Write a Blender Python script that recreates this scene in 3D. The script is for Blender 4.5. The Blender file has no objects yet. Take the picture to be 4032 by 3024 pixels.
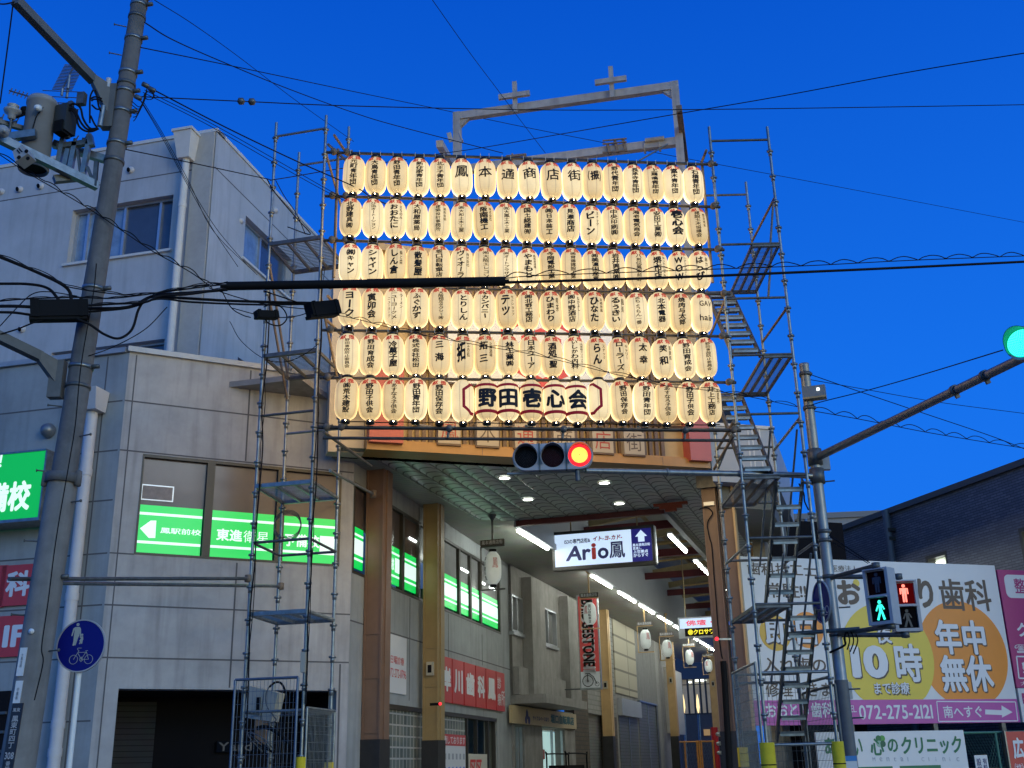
import bpy, math, random
from mathutils import Vector as Vec, Matrix
random.seed(7)
sc = bpy.context.scene
COL = sc.collection
# ---------------------------------------------------------------- camera
FPX = 4320.0                      # focal length in pixels of the 4032 px wide frame
PITCH = math.atan(2370/6786); ROLL = math.atan(159/6784); EYE = 1.6
r0 = Vec((1,0,0)); u0 = Vec((0,-math.sin(PITCH),math.cos(PITCH))); FW = Vec((0,math.cos(PITCH),math.sin(PITCH)))
CR = math.cos(ROLL)*r0 - math.sin(ROLL)*u0
CU = math.sin(ROLL)*r0 + math.cos(ROLL)*u0
CAM = Vec((0,0,EYE))
cd = bpy.data.cameras.new('camera'); cam = bpy.data.objects.new('camera', cd); COL.objects.link(cam)
m = Matrix.Identity(4)
for i in range(3):
    m[i][0] = CR[i]; m[i][1] = CU[i]; m[i][2] = -FW[i]; m[i][3] = CAM[i]
cam.matrix_world = m
cd.sensor_width = 36; cd.lens = FPX/4032*36; cd.clip_start = 0.1; cd.clip_end = 3000
sc.camera = cam
# ---------------------------------------------------------------- sky, sun, exposure
sc.view_settings.view_transform = 'Standard'; sc.view_settings.look = 'None'
sc.view_settings.exposure = 0.0; sc.view_settings.gamma = 1.0
sc.render.engine = 'CYCLES'
sc.cycles.use_denoising = True
sc.cycles.max_bounces = 6; sc.cycles.diffuse_bounces = 4; sc.cycles.glossy_bounces = 3; sc.cycles.transparent_max_bounces = 12
sc.cycles.sample_clamp_indirect = 4.0
world = bpy.data.worlds.new('World'); sc.world = world; world.use_nodes = True
def build_world():
    nt = world.node_tree; N = nt.nodes; L = nt.links
    bg = N['Background']
    sky = N.new('ShaderNodeTexSky'); sky.sky_type = 'NISHITA'; sky.sun_disc = False
    sky.sun_elevation = math.radians(2.5); sky.sun_rotation = math.radians(140); sky.altitude = 0
    sky.air_density = 1.0; sky.dust_density = 0.6; sky.ozone_density = 3.0
    # dusk: the far side of the sky is deep saturated blue, the side the sun went down on is pale
    tc = N.new('ShaderNodeTexCoord'); sep = N.new('ShaderNodeSeparateXYZ'); L.new(tc.outputs['Generated'], sep.inputs[0])
    mr = N.new('ShaderNodeMapRange'); mr.interpolation_type = 'SMOOTHSTEP'
    mr.inputs['From Min'].default_value = -0.22; mr.inputs['From Max'].default_value = 0.75
    dt = N.new('ShaderNodeVectorMath'); dt.operation='DOT_PRODUCT'; L.new(tc.outputs['Generated'], dt.inputs[0]); dt.inputs[1].default_value=(0.62,-0.78,0.0)
    L.new(dt.outputs['Value'], mr.inputs['Value'])
    el = N.new('ShaderNodeValToRGB'); L.new(sep.outputs['Z'], el.inputs[0])
    e = el.color_ramp.elements
    e[0].position = 0.0; e[0].color = (0.016,0.20,0.90,1)
    e[1].position = 0.75; e[1].color = (0.000,0.062,0.53,1)
    x = el.color_ramp.elements.new(0.30); x.color = (0.008,0.165,0.84,1)
    dusk = N.new('ShaderNodeMixRGB'); dusk.blend_type = 'MIX'
    L.new(mr.outputs[0], dusk.inputs[0]); L.new(el.outputs[0], dusk.inputs[1])
    warm = N.new('ShaderNodeMixRGB'); warm.blend_type = 'MULTIPLY'; warm.inputs[0].default_value = 1.0
    L.new(sky.outputs[0], warm.inputs[1]); warm.inputs[2].default_value = (0.40,0.64,0.90,1)
    L.new(warm.outputs[0], dusk.inputs[2])
    L.new(dusk.outputs[0], bg.inputs['Color']); bg.inputs['Strength'].default_value = 1.0
build_world()
sd = bpy.data.lights.new('sun', 'SUN'); sun = bpy.data.objects.new('sun', sd); COL.objects.link(sun)
sd.energy = 0.26; sd.angle = math.radians(11); sd.color = (0.90, 0.98, 1.0)
sun.rotation_euler = (math.radians(72), 0, math.radians(38))   # low last light from behind and to the right
# ---------------------------------------------------------------- pixel rays of the photograph, to find where real things stand
ZS = dict(A=(0,0,1400),B=(1200,500,1200),C=(2000,500,1200),D=(1200,1200,1200),E=(2000,1200,1200),F=(0,1000,1400),G=(0,1974,1400),
  H=(1300,1974,1400),I=(2632,1974,1400),J=(2632,1000,1400),K=(2632,100,1400),a=(2700,2000,700),b=(2700,2500,700),c=(3330,2500,702),
  d=(3330,1800,702),e=(1700,200,1100),f=(2300,1900,600),g=(2300,2500,600),h=(0,0,700),i=(900,2300,600),j=(880,2600,580),k=(1000,400,700),
  l=(1000,900,700),m=(1300,1600,700),n=(2500,1600,700),o=(0,2400,832),p=(0,350,500),V=(0,0,4032))
def ray(z, x, y):
    ox, oy, w = ZS[z]; s = w/2212
    u, v = ox+x*s, oy+y*s
    d = FW*FPX + CR*(u-2016) + CU*(1512-v)
    return d/d.y
def atY(q, Y): return CAM + ray(*q)*Y
def atZ(q, z):
    d = ray(*q); return CAM + d*((z-EYE)/d.z)
def zat(q, x, y):
    d = ray(*q); return EYE + d.z*math.hypot(x, y)/math.hypot(d.x, d.y)
class Frame:
    """upright plane: s runs to the viewer's right, z up, n out of the face"""
    def __init__(s, P, az):
        a = math.radians(az); s.P = Vec((P[0],P[1],0)); s.d = Vec((math.sin(a),math.cos(a),0)); s.n = Vec((math.cos(a),-math.sin(a),0)); s.az = az
    def pt(s, a, z, n=0): return s.P + s.d*a + s.n*n + Vec((0,0,z))
    def px(s, z, x, y, n=0):
        d = ray(z,x,y); Q = s.P + s.n*n
        P = CAM + d*(s.n.dot(Q-CAM)/s.n.dot(d))
        return (P-s.P).dot(s.d), P.z
    def sx(s, z, x, y, n=0): return s.px(z,x,y,n)[0]
    def zz(s, z, x, y, n=0): return s.px(z,x,y,n)[1]
# ---------------------------------------------------------------- mesh helpers
class MB:
    def __init__(s): s.v=[]; s.f=[]; s.mi=[]; s.sm=[]; s.mats=[]
    def m(s, mat):
        if mat not in s.mats: s.mats.append(mat)
        return s.mats.index(mat)
    def add(s, vs, fs, mat, smooth=False):
        b=len(s.v); k=s.m(mat)
        s.v += [tuple(p) for p in vs]
        for f in fs: s.f.append([b+i for i in f]); s.mi.append(k); s.sm.append(smooth)
        return s
    def hexa(s, P, mat):
        return s.add(P, [(0,3,2,1),(4,5,6,7),(0,1,5,4),(1,2,6,5),(2,3,7,6),(3,0,4,7)], mat)
    def box(s, fr, s0,s1,z0,z1,n0,n1, mat):
        P=[fr.pt(s0,z0,n1),fr.pt(s1,z0,n1),fr.pt(s1,z0,n0),fr.pt(s0,z0,n0),fr.pt(s0,z1,n1),fr.pt(s1,z1,n1),fr.pt(s1,z1,n0),fr.pt(s0,z1,n0)]
        return s.hexa(P, mat)
    def quad(s, a,b,c,d, mat): return s.add([a,b,c,d],[(0,1,2,3)],mat)
    def tube(s, pts, r, mat, n=8, r1=None, cap=True, smooth=True):
        pts=[Vec(p) for p in pts]; k=len(pts); vs=[]; up=None
        for i,p in enumerate(pts):
            t=(pts[min(i+1,k-1)]-pts[max(i-1,0)]).normalized()
            if up is None:
                ref=Vec((0,0,1)) if abs(t.z)<0.9 else Vec((1,0,0)); up=(ref-t*ref.dot(t)).normalized()
            else: up=(up-t*up.dot(t)).normalized()
            w=t.cross(up); rr=r if r1 is None else r+(r1-r)*i/(k-1)
            for j in range(n):
                a=2*math.pi*j/n; vs.append(p+(up*math.cos(a)+w*math.sin(a))*rr)
        fs=[(i*n+j,i*n+(j+1)%n,(i+1)*n+(j+1)%n,(i+1)*n+j) for i in range(k-1) for j in range(n)]
        s.add(vs,fs,mat,smooth)
        if cap:
            s.add(vs[:n],[tuple(range(n))[::-1]],mat); s.add(vs[-n:],[tuple(range(n))],mat)
        return s
    def lathe(s, prof, P, mat, n=20, ax=None, smooth=True):
        """prof: (r, h) pairs along axis ax from P"""
        ax=Vec(ax or (0,0,1)).normalized(); ref=Vec((1,0,0)) if abs(ax.x)<0.9 else Vec((0,1,0))
        u=(ref-ax*ref.dot(ax)).normalized(); w=ax.cross(u); P=Vec(P); vs=[]
        for r,h in prof:
            for j in range(n):
                a=2*math.pi*j/n; vs.append(P+ax*h+(u*math.cos(a)+w*math.sin(a))*r)
        k=len(prof)
        fs=[(i*n+j,i*n+(j+1)%n,(i+1)*n+(j+1)%n,(i+1)*n+j) for i in range(k-1) for j in range(n)]
        return s.add(vs,fs,mat,smooth)
    def bar(s, p, q, w, h, mat, up=(0,0,1)):
        """rectangular bar from p to q, w wide, h high"""
        p=Vec(p); q=Vec(q); t=(q-p).normalized(); up=Vec(up)
        if abs(t.dot(up))>0.95: up=Vec((0,1,0))
        a=t.cross(up).normalized()*w/2; b=a.cross(t).normalized()*h/2
        return s.hexa([p-a-b,q-a-b,q+a-b,p+a-b,p-a+b,q-a+b,q+a+b,p+a+b],mat)
    def poly(s, fr, pts, n0, n1, mat):
        """extruded polygon given by (s, z) points, counter-clockwise from the front"""
        k=len(pts); A=[fr.pt(x,z,n1) for x,z in pts]; B=[fr.pt(x,z,n0) for x,z in pts]
        s.add(A+B,[tuple(range(k)),tuple(range(2*k-1,k-1,-1))]+[(i,k+i,k+(i+1)%k,(i+1)%k) for i in range(k)],mat)
        return s
WL = {}
def obj(name, mb, parent=None, label=None, cat=None, group=None, kind=None, origin=None):
    if not mb.v: return None
    if origin is None:
        if parent is not None: origin = WL[parent.name]
        else:
            xs=[v[0] for v in mb.v]; ys=[v[1] for v in mb.v]; zs=[v[2] for v in mb.v]
            origin = Vec(((min(xs)+max(xs))/2,(min(ys)+max(ys))/2,min(zs)))
    me = bpy.data.meshes.new(name)
    me.from_pydata([(v[0]-origin[0],v[1]-origin[1],v[2]-origin[2]) for v in mb.v],[],mb.f)
    for mt in mb.mats: me.materials.append(mt)
    me.polygons.foreach_set('material_index', mb.mi); me.polygons.foreach_set('use_smooth', mb.sm)
    me.update()
    o = bpy.data.objects.new(name, me); COL.objects.link(o)
    if parent is not None:
        o.parent = parent; o.location = Vec(origin)-WL[parent.name]
    else: o.location = origin
    WL[o.name] = Vec(origin)
    if label: o['label']=label
    if cat: o['category']=cat
    if group: o['group']=group
    if kind: o['kind']=kind
    return o
def thing(name, label, cat, loc, group=None):
    o = bpy.data.objects.new(name, None); COL.objects.link(o); o.location = loc; o.empty_display_size = 0.2
    WL[o.name] = Vec(loc); o['label']=label; o['category']=cat
    if group: o['group']=group
    return o
def spline(pts, n=8):
    pts=[Vec(p) for p in pts]; P=[pts[0]*2-pts[1]]+pts+[pts[-1]*2-pts[-2]]; out=[]
    for i in range(1,len(P)-2):
        a,b,c,d=P[i-1],P[i],P[i+1],P[i+2]
        for j in range(n):
            t=j/n; out.append(0.5*((2*b)+(c-a)*t+(2*a-5*b+4*c-d)*t*t+(3*b-a-3*c+d)*t**3))
    out.append(pts[-1]); return out
# ---------------------------------------------------------------- materials
def mat(name, col, rough=0.6, metal=0.0, noise=0.0, scale=6.0, bump=0.0, emit=None, estr=1.0, stain=0.0, detail=6, spec=0.5, streak=0.0):
    mt = bpy.data.materials.new(name); mt.use_nodes=True; nt=mt.node_tree; N=nt.nodes; L=nt.links
    b=N['Principled BSDF']; b.inputs['Roughness'].default_value=rough; b.inputs['Metallic'].default_value=metal
    b.inputs['Specular IOR Level'].default_value=spec
    c=(col[0],col[1],col[2],1); b.inputs['Base Color'].default_value=c
    if noise or stain or bump or streak:
        tc=N.new('ShaderNodeNewGeometry')
        tx=N.new('ShaderNodeTexNoise'); tx.inputs['Scale'].default_value=scale; tx.inputs['Detail'].default_value=detail
        tx.inputs['Roughness'].default_value=0.65
        L.new(tc.outputs['Position'],tx.inputs['Vector'])
        cur=None
        if noise:
            mx=N.new('ShaderNodeMixRGB'); mx.blend_type='MIX'
            rp=N.new('ShaderNodeMapRange'); rp.inputs[1].default_value=0.3; rp.inputs[2].default_value=0.7; L.new(tx.outputs[0],rp.inputs[0]); L.new(rp.outputs[0],mx.inputs[0])
            mx.inputs[1].default_value=(c[0]*(1-noise),c[1]*(1-noise),c[2]*(1-noise),1)
            mx.inputs[2].default_value=(min(1,c[0]*(1+noise)),min(1,c[1]*(1+noise)),min(1,c[2]*(1+noise)),1)
            cur=mx.outputs[0]
        if stain or streak:
            mp=N.new('ShaderNodeMapping'); mp.inputs['Scale'].default_value=(3.5,3.5,0.28) if streak else (0.5,0.5,0.35)
            L.new(tc.outputs['Position'],mp.inputs['Vector'])
            t2=N.new('ShaderNodeTexNoise'); t2.inputs['Scale'].default_value=1.6; t2.inputs['Detail'].default_value=7; L.new(mp.outputs[0],t2.inputs['Vector'])
            r2=N.new('ShaderNodeMapRange'); r2.inputs[1].default_value=0.48; r2.inputs[2].default_value=0.72; L.new(t2.outputs[0],r2.inputs[0])
            mu=N.new('ShaderNodeMath'); mu.operation='MULTIPLY'; mu.inputs[1].default_value=max(stain,streak); L.new(r2.outputs[0],mu.inputs[0])
            m2=N.new('ShaderNodeMixRGB'); m2.blend_type='MIX'; L.new(mu.outputs[0],m2.inputs[0])
            if cur: L.new(cur,m2.inputs[1])
            else: m2.inputs[1].default_value=c
            m2.inputs[2].default_value=(c[0]*0.30,c[1]*0.29,c[2]*0.27,1); cur=m2.outputs[0]
        if cur: L.new(cur,b.inputs['Base Color'])
        if bump:
            bp=N.new('ShaderNodeBump'); bp.inputs['Strength'].default_value=bump; bp.inputs['Distance'].default_value=0.02
            L.new(tx.outputs[0],bp.inputs['Height']); L.new(bp.outputs[0],b.inputs['Normal'])
    if emit:
        b.inputs['Emission Color'].default_value=(emit[0],emit[1],emit[2],1); b.inputs['Emission Strength'].default_value=estr
    return mt
M={}
M['white_wall']=mat('painted_white_wall',(0.41,0.43,0.46),0.8,noise=0.10,scale=1.1,streak=0.22,bump=0.08)
M['white_trim']=mat('painted_trim',(0.58,0.57,0.55),0.7,noise=0.06)
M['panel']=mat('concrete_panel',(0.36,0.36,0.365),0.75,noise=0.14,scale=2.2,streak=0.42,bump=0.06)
M['panel_side']=mat('concrete_panel_darker',(0.29,0.31,0.315),0.75,noise=0.13,scale=1.8,streak=0.26,bump=0.06)  # side faces in a darker, slightly cooler tone than the cut corner
M['groove']=mat('panel_joint',(0.10,0.10,0.11),0.9)
M['cap']=mat('parapet_cap',(0.36,0.37,0.38),0.5,metal=0.3,noise=0.1)
M['pipe']=mat('grey_plastic_pipe',(0.50,0.50,0.52),0.5,noise=0.06)
M['frame_dark']=mat('bronze_window_frame',(0.05,0.047,0.042),0.45,metal=0.4)
M['frame_alu']=mat('aluminium_frame',(0.45,0.47,0.5),0.35,metal=0.7,noise=0.1)
M['glass']=mat('dark_window_glass',(0.035,0.032,0.035),0.05,spec=0.9)
M['glass_brown']=mat('window_blind_behind_glass',(0.115,0.088,0.085),0.2,noise=0.12,scale=1.2,spec=0.3)
M['curtain']=mat('curtained_glass',(0.16,0.24,0.36),0.15,noise=0.3,scale=3,spec=0.8)
M['galv']=mat('galvanised_steel',(0.24,0.26,0.265),0.38,metal=0.75,noise=0.28,scale=9)
M['galv_d']=mat('weathered_steel',(0.12,0.125,0.125),0.5,metal=0.6,noise=0.35,scale=8)
M['dark_pipe']=mat('dark_steel_pipe',(0.055,0.05,0.048),0.45,metal=0.4,noise=0.4,scale=9)
M['rust']=mat('rusty_steel',(0.20,0.15,0.11),0.7,metal=0.3,noise=0.4,scale=12)
M['concrete_pole']=mat('concrete_pole',(0.135,0.13,0.13),0.85,noise=0.22,scale=5,streak=0.5,bump=0.15)
M['concrete']=mat('rough_concrete',(0.27,0.255,0.235),0.9,noise=0.2,scale=2.5,streak=0.28,bump=0.12)
M['black']=mat('black_rubber',(0.008,0.008,0.009),0.7,spec=0.12)
M['black_gloss']=mat('black_gloss',(0.012,0.011,0.011),0.22)
M['wire']=mat('black_cable',(0.008,0.008,0.010),0.75,spec=0.15)
M['white_paint']=mat('white_paint',(0.72,0.72,0.70),0.5,noise=0.06)
M['frame_white']=mat('weathered_white_steel',(0.36,0.34,0.32),0.55,noise=0.18,scale=4,streak=0.35)
M['orange']=mat('golden_fascia_paint',(0.34,0.175,0.048),0.42,noise=0.10,scale=2,streak=0.15)
M['gold_wall']=mat('golden_backing',(0.38,0.27,0.13),0.5,noise=0.08)
M['slat']=mat('brown_slat',(0.115,0.068,0.045),0.5,noise=0.2,scale=5)
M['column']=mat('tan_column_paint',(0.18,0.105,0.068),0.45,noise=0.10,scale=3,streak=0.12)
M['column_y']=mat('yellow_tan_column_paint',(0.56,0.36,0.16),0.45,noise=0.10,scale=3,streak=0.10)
M['col_base']=mat('black_column_base',(0.02,0.018,0.018),0.55,noise=0.3,scale=5)
M['red_box']=mat('red_sign_box',(0.36,0.065,0.06),0.4,noise=0.05)
M['red_sign']=mat('red_sign_panel',(0.50,0.045,0.045),0.4,noise=0.06)
M['red_beam']=mat('dark_red_beam',(0.11,0.016,0.018),0.5,noise=0.1)
M['tan_beam']=mat('tan_roof_beam',(0.30,0.22,0.11),0.6,noise=0.15)
M['roof_panel']=mat('grey_roof_sheet',(0.30,0.305,0.295),0.6,noise=0.14,scale=1.4)
M['sign_white']=mat('white_sign_board',(0.60,0.62,0.645),0.35,noise=0.03,scale=1)
M['yellow_foam']=mat('yellow_foam_guard',(0.62,0.46,0.01),0.7,noise=0.1,scale=8,bump=0.2)
M['ink']=mat('black_ink',(0.010,0.008,0.007),0.8)
M['ink_red']=mat('red_ink',(0.55,0.02,0.015),0.8,emit=(0.8,0.05,0.03),estr=0.28)
M['ink_crimson']=mat('crimson_ink',(0.33,0.008,0.02),0.8,emit=(0.5,0.01,0.03),estr=0.15)
M['ink_navy']=mat('navy_black_ink',(0.008,0.010,0.018),0.8)
M['txt_white']=mat('white_lettering',(0.68,0.69,0.71),0.5)
M['txt_brown']=mat('brown_lettering',(0.085,0.058,0.045),0.5)
M['txt_red']=mat('red_lettering',(0.55,0.03,0.03),0.5)
M['txt_green']=mat('green_lettering',(0.01,0.15,0.065),0.5)
M['txt_teal']=mat('teal_lettering',(0.02,0.10,0.10),0.5)
M['txt_blue']=mat('blue_lettering',(0.015,0.02,0.14),0.5)
M['txt_grey']=mat('grey_lettering',(0.30,0.33,0.38),0.5)
M['magenta']=mat('magenta_band',(0.42,0.055,0.33),0.4,noise=0.04)
M['magenta_d']=mat('dark_magenta_panel',(0.35,0.02,0.16),0.4,noise=0.04)
M['yellow_disc']=mat('yellow_disc',(0.66,0.50,0.05),0.4,noise=0.08,scale=0.8)
M['orange_disc']=mat('orange_disc',(0.74,0.24,0.022),0.4,noise=0.08,scale=0.8)
M['amber_disc']=mat('amber_disc',(0.62,0.36,0.03),0.4)
M['sign_blue']=mat('blue_road_sign',(0.004,0.008,0.17),0.5,spec=0.2)
M['signal_grey']=mat('signal_housing',(0.36,0.36,0.39),0.45,noise=0.08)
M['dark_lens']=mat('dark_lens',(0.006,0.005,0.006),0.85,spec=0.04)
M['dark_lens_r']=mat('dark_red_lens',(0.022,0.004,0.005),0.85,spec=0.04)
M['asphalt']=mat('asphalt',(0.05,0.05,0.052),0.9,noise=0.2,scale=20,bump=0.3)
M['paving']=mat('paving',(0.34,0.32,0.30),0.85,noise=0.15,scale=4)
M['earth']=mat('earth',(0.10,0.10,0.09),0.95,noise=0.2,scale=0.5)
M['shutter']=mat('steel_shutter',(0.36,0.37,0.39),0.45,metal=0.4,noise=0.08)
M['shutter_d']=mat('dark_steel_shutter',(0.10,0.10,0.105),0.5,metal=0.3,noise=0.15)
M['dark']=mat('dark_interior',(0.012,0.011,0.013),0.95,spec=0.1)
M['beige_box']=mat('beige_cabinet',(0.42,0.38,0.29),0.5,noise=0.06)
M['grey_clad']=mat('grey_cladding',(0.33,0.34,0.36),0.5,noise=0.06,scale=1)
M['cream_sign']=mat('cream_sign_board',(0.48,0.37,0.20),0.5,noise=0.05)
M['paper_white']=mat('white_lantern_paper',(0.80,0.81,0.80),0.6,noise=0.05,scale=12,emit=(0.85,1.0,0.93),estr=0.16)
M['orange_barrier']=mat('orange_barrier',(0.60,0.25,0.05),0.6)
M['red_pipe']=mat('red_standpipe',(0.5,0.02,0.03),0.4)
M['tube']=mat('fluorescent_tube',(0.9,0.9,0.9),0.4,emit=(0.93,1.0,0.92),estr=60.0)
M['downlight']=mat('downlight_glow',(0.9,0.9,0.85),0.4,emit=(0.95,1.0,0.85),estr=7.0)
M['lamp_in']=mat('interior_lamp',(0.9,0.9,0.9),0.4,emit=(0.9,1.0,0.95),estr=4.0)
M['lit_green']=mat('lit_green_sign',(0.0,0.25,0.06),0.3,emit=(0.0,0.62,0.085),estr=0.95)
M['lit_white']=mat('lit_white_sign',(0.3,0.32,0.32),0.3,emit=(0.78,1.0,0.93),estr=0.95)
M['lit_sign_w']=mat('lit_sign_face',(0.2,0.22,0.25),0.4,emit=(0.60,0.77,0.98),estr=0.95)
M['lit_navy']=mat('lit_navy_face',(0.01,0.01,0.08),0.3,emit=(0.012,0.012,0.13),estr=0.9)
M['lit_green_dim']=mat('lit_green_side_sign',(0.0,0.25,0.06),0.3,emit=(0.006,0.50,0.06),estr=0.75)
M['lit_shop']=mat('lit_shop_interior',(0.7,0.8,0.8),0.5,noise=0.35,scale=3,emit=(0.62,0.95,0.92),estr=0.5)
M['lit_room']=mat('lit_room',(0.8,0.85,0.75),0.5,emit=(0.66,0.74,0.56),estr=0.9)
M['lit_curtain']=mat('dim_lit_curtain',(0.42,0.38,0.30),0.6,noise=0.25,scale=2,emit=(0.5,0.42,0.28),estr=0.26)
M['lit_yellow']=mat('lit_yellow_lettering',(0.8,0.7,0.02),0.4,emit=(0.9,0.78,0.05),estr=0.9)
M['lit_red']=mat('lit_red_lettering',(0.6,0.02,0.05),0.4,emit=(0.75,0.02,0.06),estr=0.8)
M['sig_green']=mat('green_signal_lens',(0.0,0.6,0.45),0.3,emit=(0.0,1.0,0.62),estr=1.5)
M['sig_green_pic']=mat('green_walking_figure',(0.0,0.6,0.45),0.3,emit=(0.05,1.0,0.68),estr=1.4)
M['sig_red']=mat('red_signal_rim',(0.6,0.0,0.0),0.3,emit=(1.0,0.02,0.03),estr=1.6)
M['sig_amber']=mat('red_signal_core',(0.9,0.5,0.1),0.3,emit=(1.0,0.55,0.06),estr=2.6)
M['sig_red_pic']=mat('red_standing_figure',(0.9,0.3,0.2),0.3,emit=(1.0,0.16,0.10),estr=2.0)
M['sig_red_glow']=mat('red_signal_field',(0.03,0.001,0.001),0.95,spec=0.02,emit=(0.8,0.01,0.02),estr=0.07)
M['bulb']=mat('bulb_glint',(1,1,1),0.3,emit=(1.0,0.72,0.36),estr=60.0)
M['porcelain']=mat('grey_white_porcelain',(0.34,0.35,0.36),0.35)
# ---------------------------------------------------------------- lettering
GC={}
class P2(tuple):
    k=0
def P2k(x,y,k):
    p=P2((x,y)); p.k=k; return p
def glyph(ch, w=0.0):
    key=(ch,w)
    if key in GC: return GC[key]
    if w>0:
        # a heavier brush: the same strokes laid down again a little to every side
        V,T=glyph(ch); n=4 if w<0.03 else 8; ds=[(0.0,0.0)]
        for r in ([w] if w<0.05 else [w*0.5,w]): ds+=[(r*math.cos(2*math.pi*(i+0.5)/n),r*math.sin(2*math.pi*(i+0.5)/n)) for i in range(n)]
        VV=[];TT=[]
        for k,(dx,dy) in enumerate(ds):
            b=len(VV); VV+=[P2k(x+dx,y+dy,k) for x,y in V]; TT+=[(a+b,c+b,d+b) for a,c,d in T]
        GC[key]=(VV,TT); return GC[key]
    cu=bpy.data.curves.new('glyph','FONT'); cu.body=ch; cu.size=1; cu.resolution_u=3; cu.fill_mode='FRONT'
    o=bpy.data.objects.new('glyph',cu); COL.objects.link(o)
    dg=bpy.context.evaluated_depsgraph_get(); ev=o.evaluated_get(dg); me=ev.to_mesh()
    V=[(v.co.x,v.co.y) for v in me.vertices]; T=[]
    me.calc_loop_triangles()
    T=[tuple(t.vertices) for t in me.loop_triangles]
    # wind every triangle the same way
    T2=[]
    for a,b,c in T:
        A,B,C=V[a],V[b],V[c]
        T2.append((a,b,c) if (B[0]-A[0])*(C[1]-A[1])-(B[1]-A[1])*(C[0]-A[0])>0 else (a,c,b))
    ev.to_mesh_clear(); bpy.data.objects.remove(o); bpy.data.curves.remove(cu)
    GC[key]=(V,T2); return GC[key]
def wide(ch): return ord(ch)>0x2e7f
CW=0.80   # width of a full-width cell at size 1 (measured below)
def _measure():
    global CW, CY0, CY1
    V,_=glyph('国'); xs=[v[0] for v in V]; ys=[v[1] for v in V]
    CW=max(xs)+min(xs); CY0=min(ys); CY1=max(ys)
_measure()
def layout(txt, w=0.0, vertical=False, jitter=0.0, gap=0.06, rnd=random):
    """2-D triangles of a line of text; returns verts, tris, (x0,y0,x1,y1) with full-width cells kept as cells"""
    VV=[];TT=[];cx=0.0;cy=0.0;cell=CW
    for ch in txt:
        if ch==' ':
            if vertical: cy-=cell*0.5
            else: cx+=cell*0.45
            continue
        V,T=glyph(ch,w)
        if not V: continue
        rot=rnd.uniform(-1,1)*jitter*0.10; sc_=1+rnd.uniform(-1,1)*jitter*0.10; sk=jitter*0.10
        mx=cell/2; my=(CY0+CY1)/2
        b=len(VV)
        x0=min(v[0] for v in V); x1=max(v[0] for v in V)
        for p in V:
            x,y=p; kk=getattr(p,'k',0)
            if vertical:
                X=x-(mx if wide(ch) else (x0+x1)/2); Y=y-my
                if ch in 'ー-（）()': X,Y=(Y,-X)
                X*=sc_; Y*=sc_; Y+=X*sk
                X,Y=X*math.cos(rot)-Y*math.sin(rot),X*math.sin(rot)+Y*math.cos(rot)
                VV.append(P2k(X,Y+cy,kk))
            else:
                VV.append(P2k(x+cx if wide(ch) else x-x0+cx, y, kk))
        TT+=[(a+b,c+b,d+b) for a,c,d in T]
        if vertical: cy-=cell*(1.0 if wide(ch) else 0.95)
        else: cx+=(cell if wide(ch) else (x1-x0)+gap*1.2)
    xs=[v[0] for v in VV]; ys=[v[1] for v in VV]
    return VV,TT,(min(xs),min(ys),max(xs),max(ys))
def text(mb, fr, txt, s0,z0,s1,z1, n, mt, w=0.0, vertical=False, slant=0.0):
    """lettering fitted into the box s0..s1, z0..z1 on plane fr, n in front of it"""
    V,T,(a,b,c,d)=layout(txt,w,vertical)
    fx=(s1-s0)/(c-a); fz=(z1-z0)/(d-b)
    P=[fr.pt(s0+(p[0]-a)*fx+slant*(p[1]-b)*fz, z0+(p[1]-b)*fz, n+p.k*0.0003) for p in V]
    mb.add(P,T,mt)
def textpx(mb, fr, txt, z, x0,y0,x1,y1, n, mt, w=0.0, vertical=False, dx=0, dz=0, slant=0.0):
    s0,zt=fr.px(z,x0,y0); s1,zb=fr.px(z,x1,y1)
    text(mb,fr,txt,s0+dx,zb+dz,s1+dx,zt+dz,n,mt,w,vertical,slant)
def boxpx(mb, fr, z, x0,y0,x1,y1, n0,n1, mt):
    s0,zt=fr.px(z,x0,y0); s1,zb=fr.px(z,x1,y1); mb.box(fr,min(s0,s1),max(s0,s1),min(zb,zt),max(zb,zt),n0,n1,mt)
def disc(mb, fr, s, z, r, n0, n1, mt, k=40, sx=1.0):
    mb.poly(fr,[(s+r*sx*math.cos(2*math.pi*i/k),z+r*math.sin(2*math.pi*i/k)) for i in range(k)],n0,n1,mt)
# ---------------------------------------------------------------- patterned materials
def fcoord(nt, fr):
    N=nt.nodes; L=nt.links; g=N.new('ShaderNodeNewGeometry')
    sub=N.new('ShaderNodeVectorMath'); sub.operation='SUBTRACT'; L.new(g.outputs['Position'],sub.inputs[0]); sub.inputs[1].default_value=tuple(fr.P)
    cx=N.new('ShaderNodeCombineXYZ')
    for k,v in enumerate((fr.d,Vec((0,0,1)),fr.n)):
        d=N.new('ShaderNodeVectorMath'); d.operation='DOT_PRODUCT'; L.new(sub.outputs[0],d.inputs[0]); d.inputs[1].default_value=tuple(v); L.new(d.outputs['Value'],cx.inputs[k])
    return cx.outputs[0]
def mathn(nt, op, a, b=None, c=None):
    n=nt.nodes.new('ShaderNodeMath'); n.operation=op
    for k,v in enumerate((a,b,c)):
        if v is None: continue
        if isinstance(v,(int,float)): n.inputs[k].default_value=v
        else: nt.links.new(v,n.inputs[k])
    return n.outputs[0]
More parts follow.
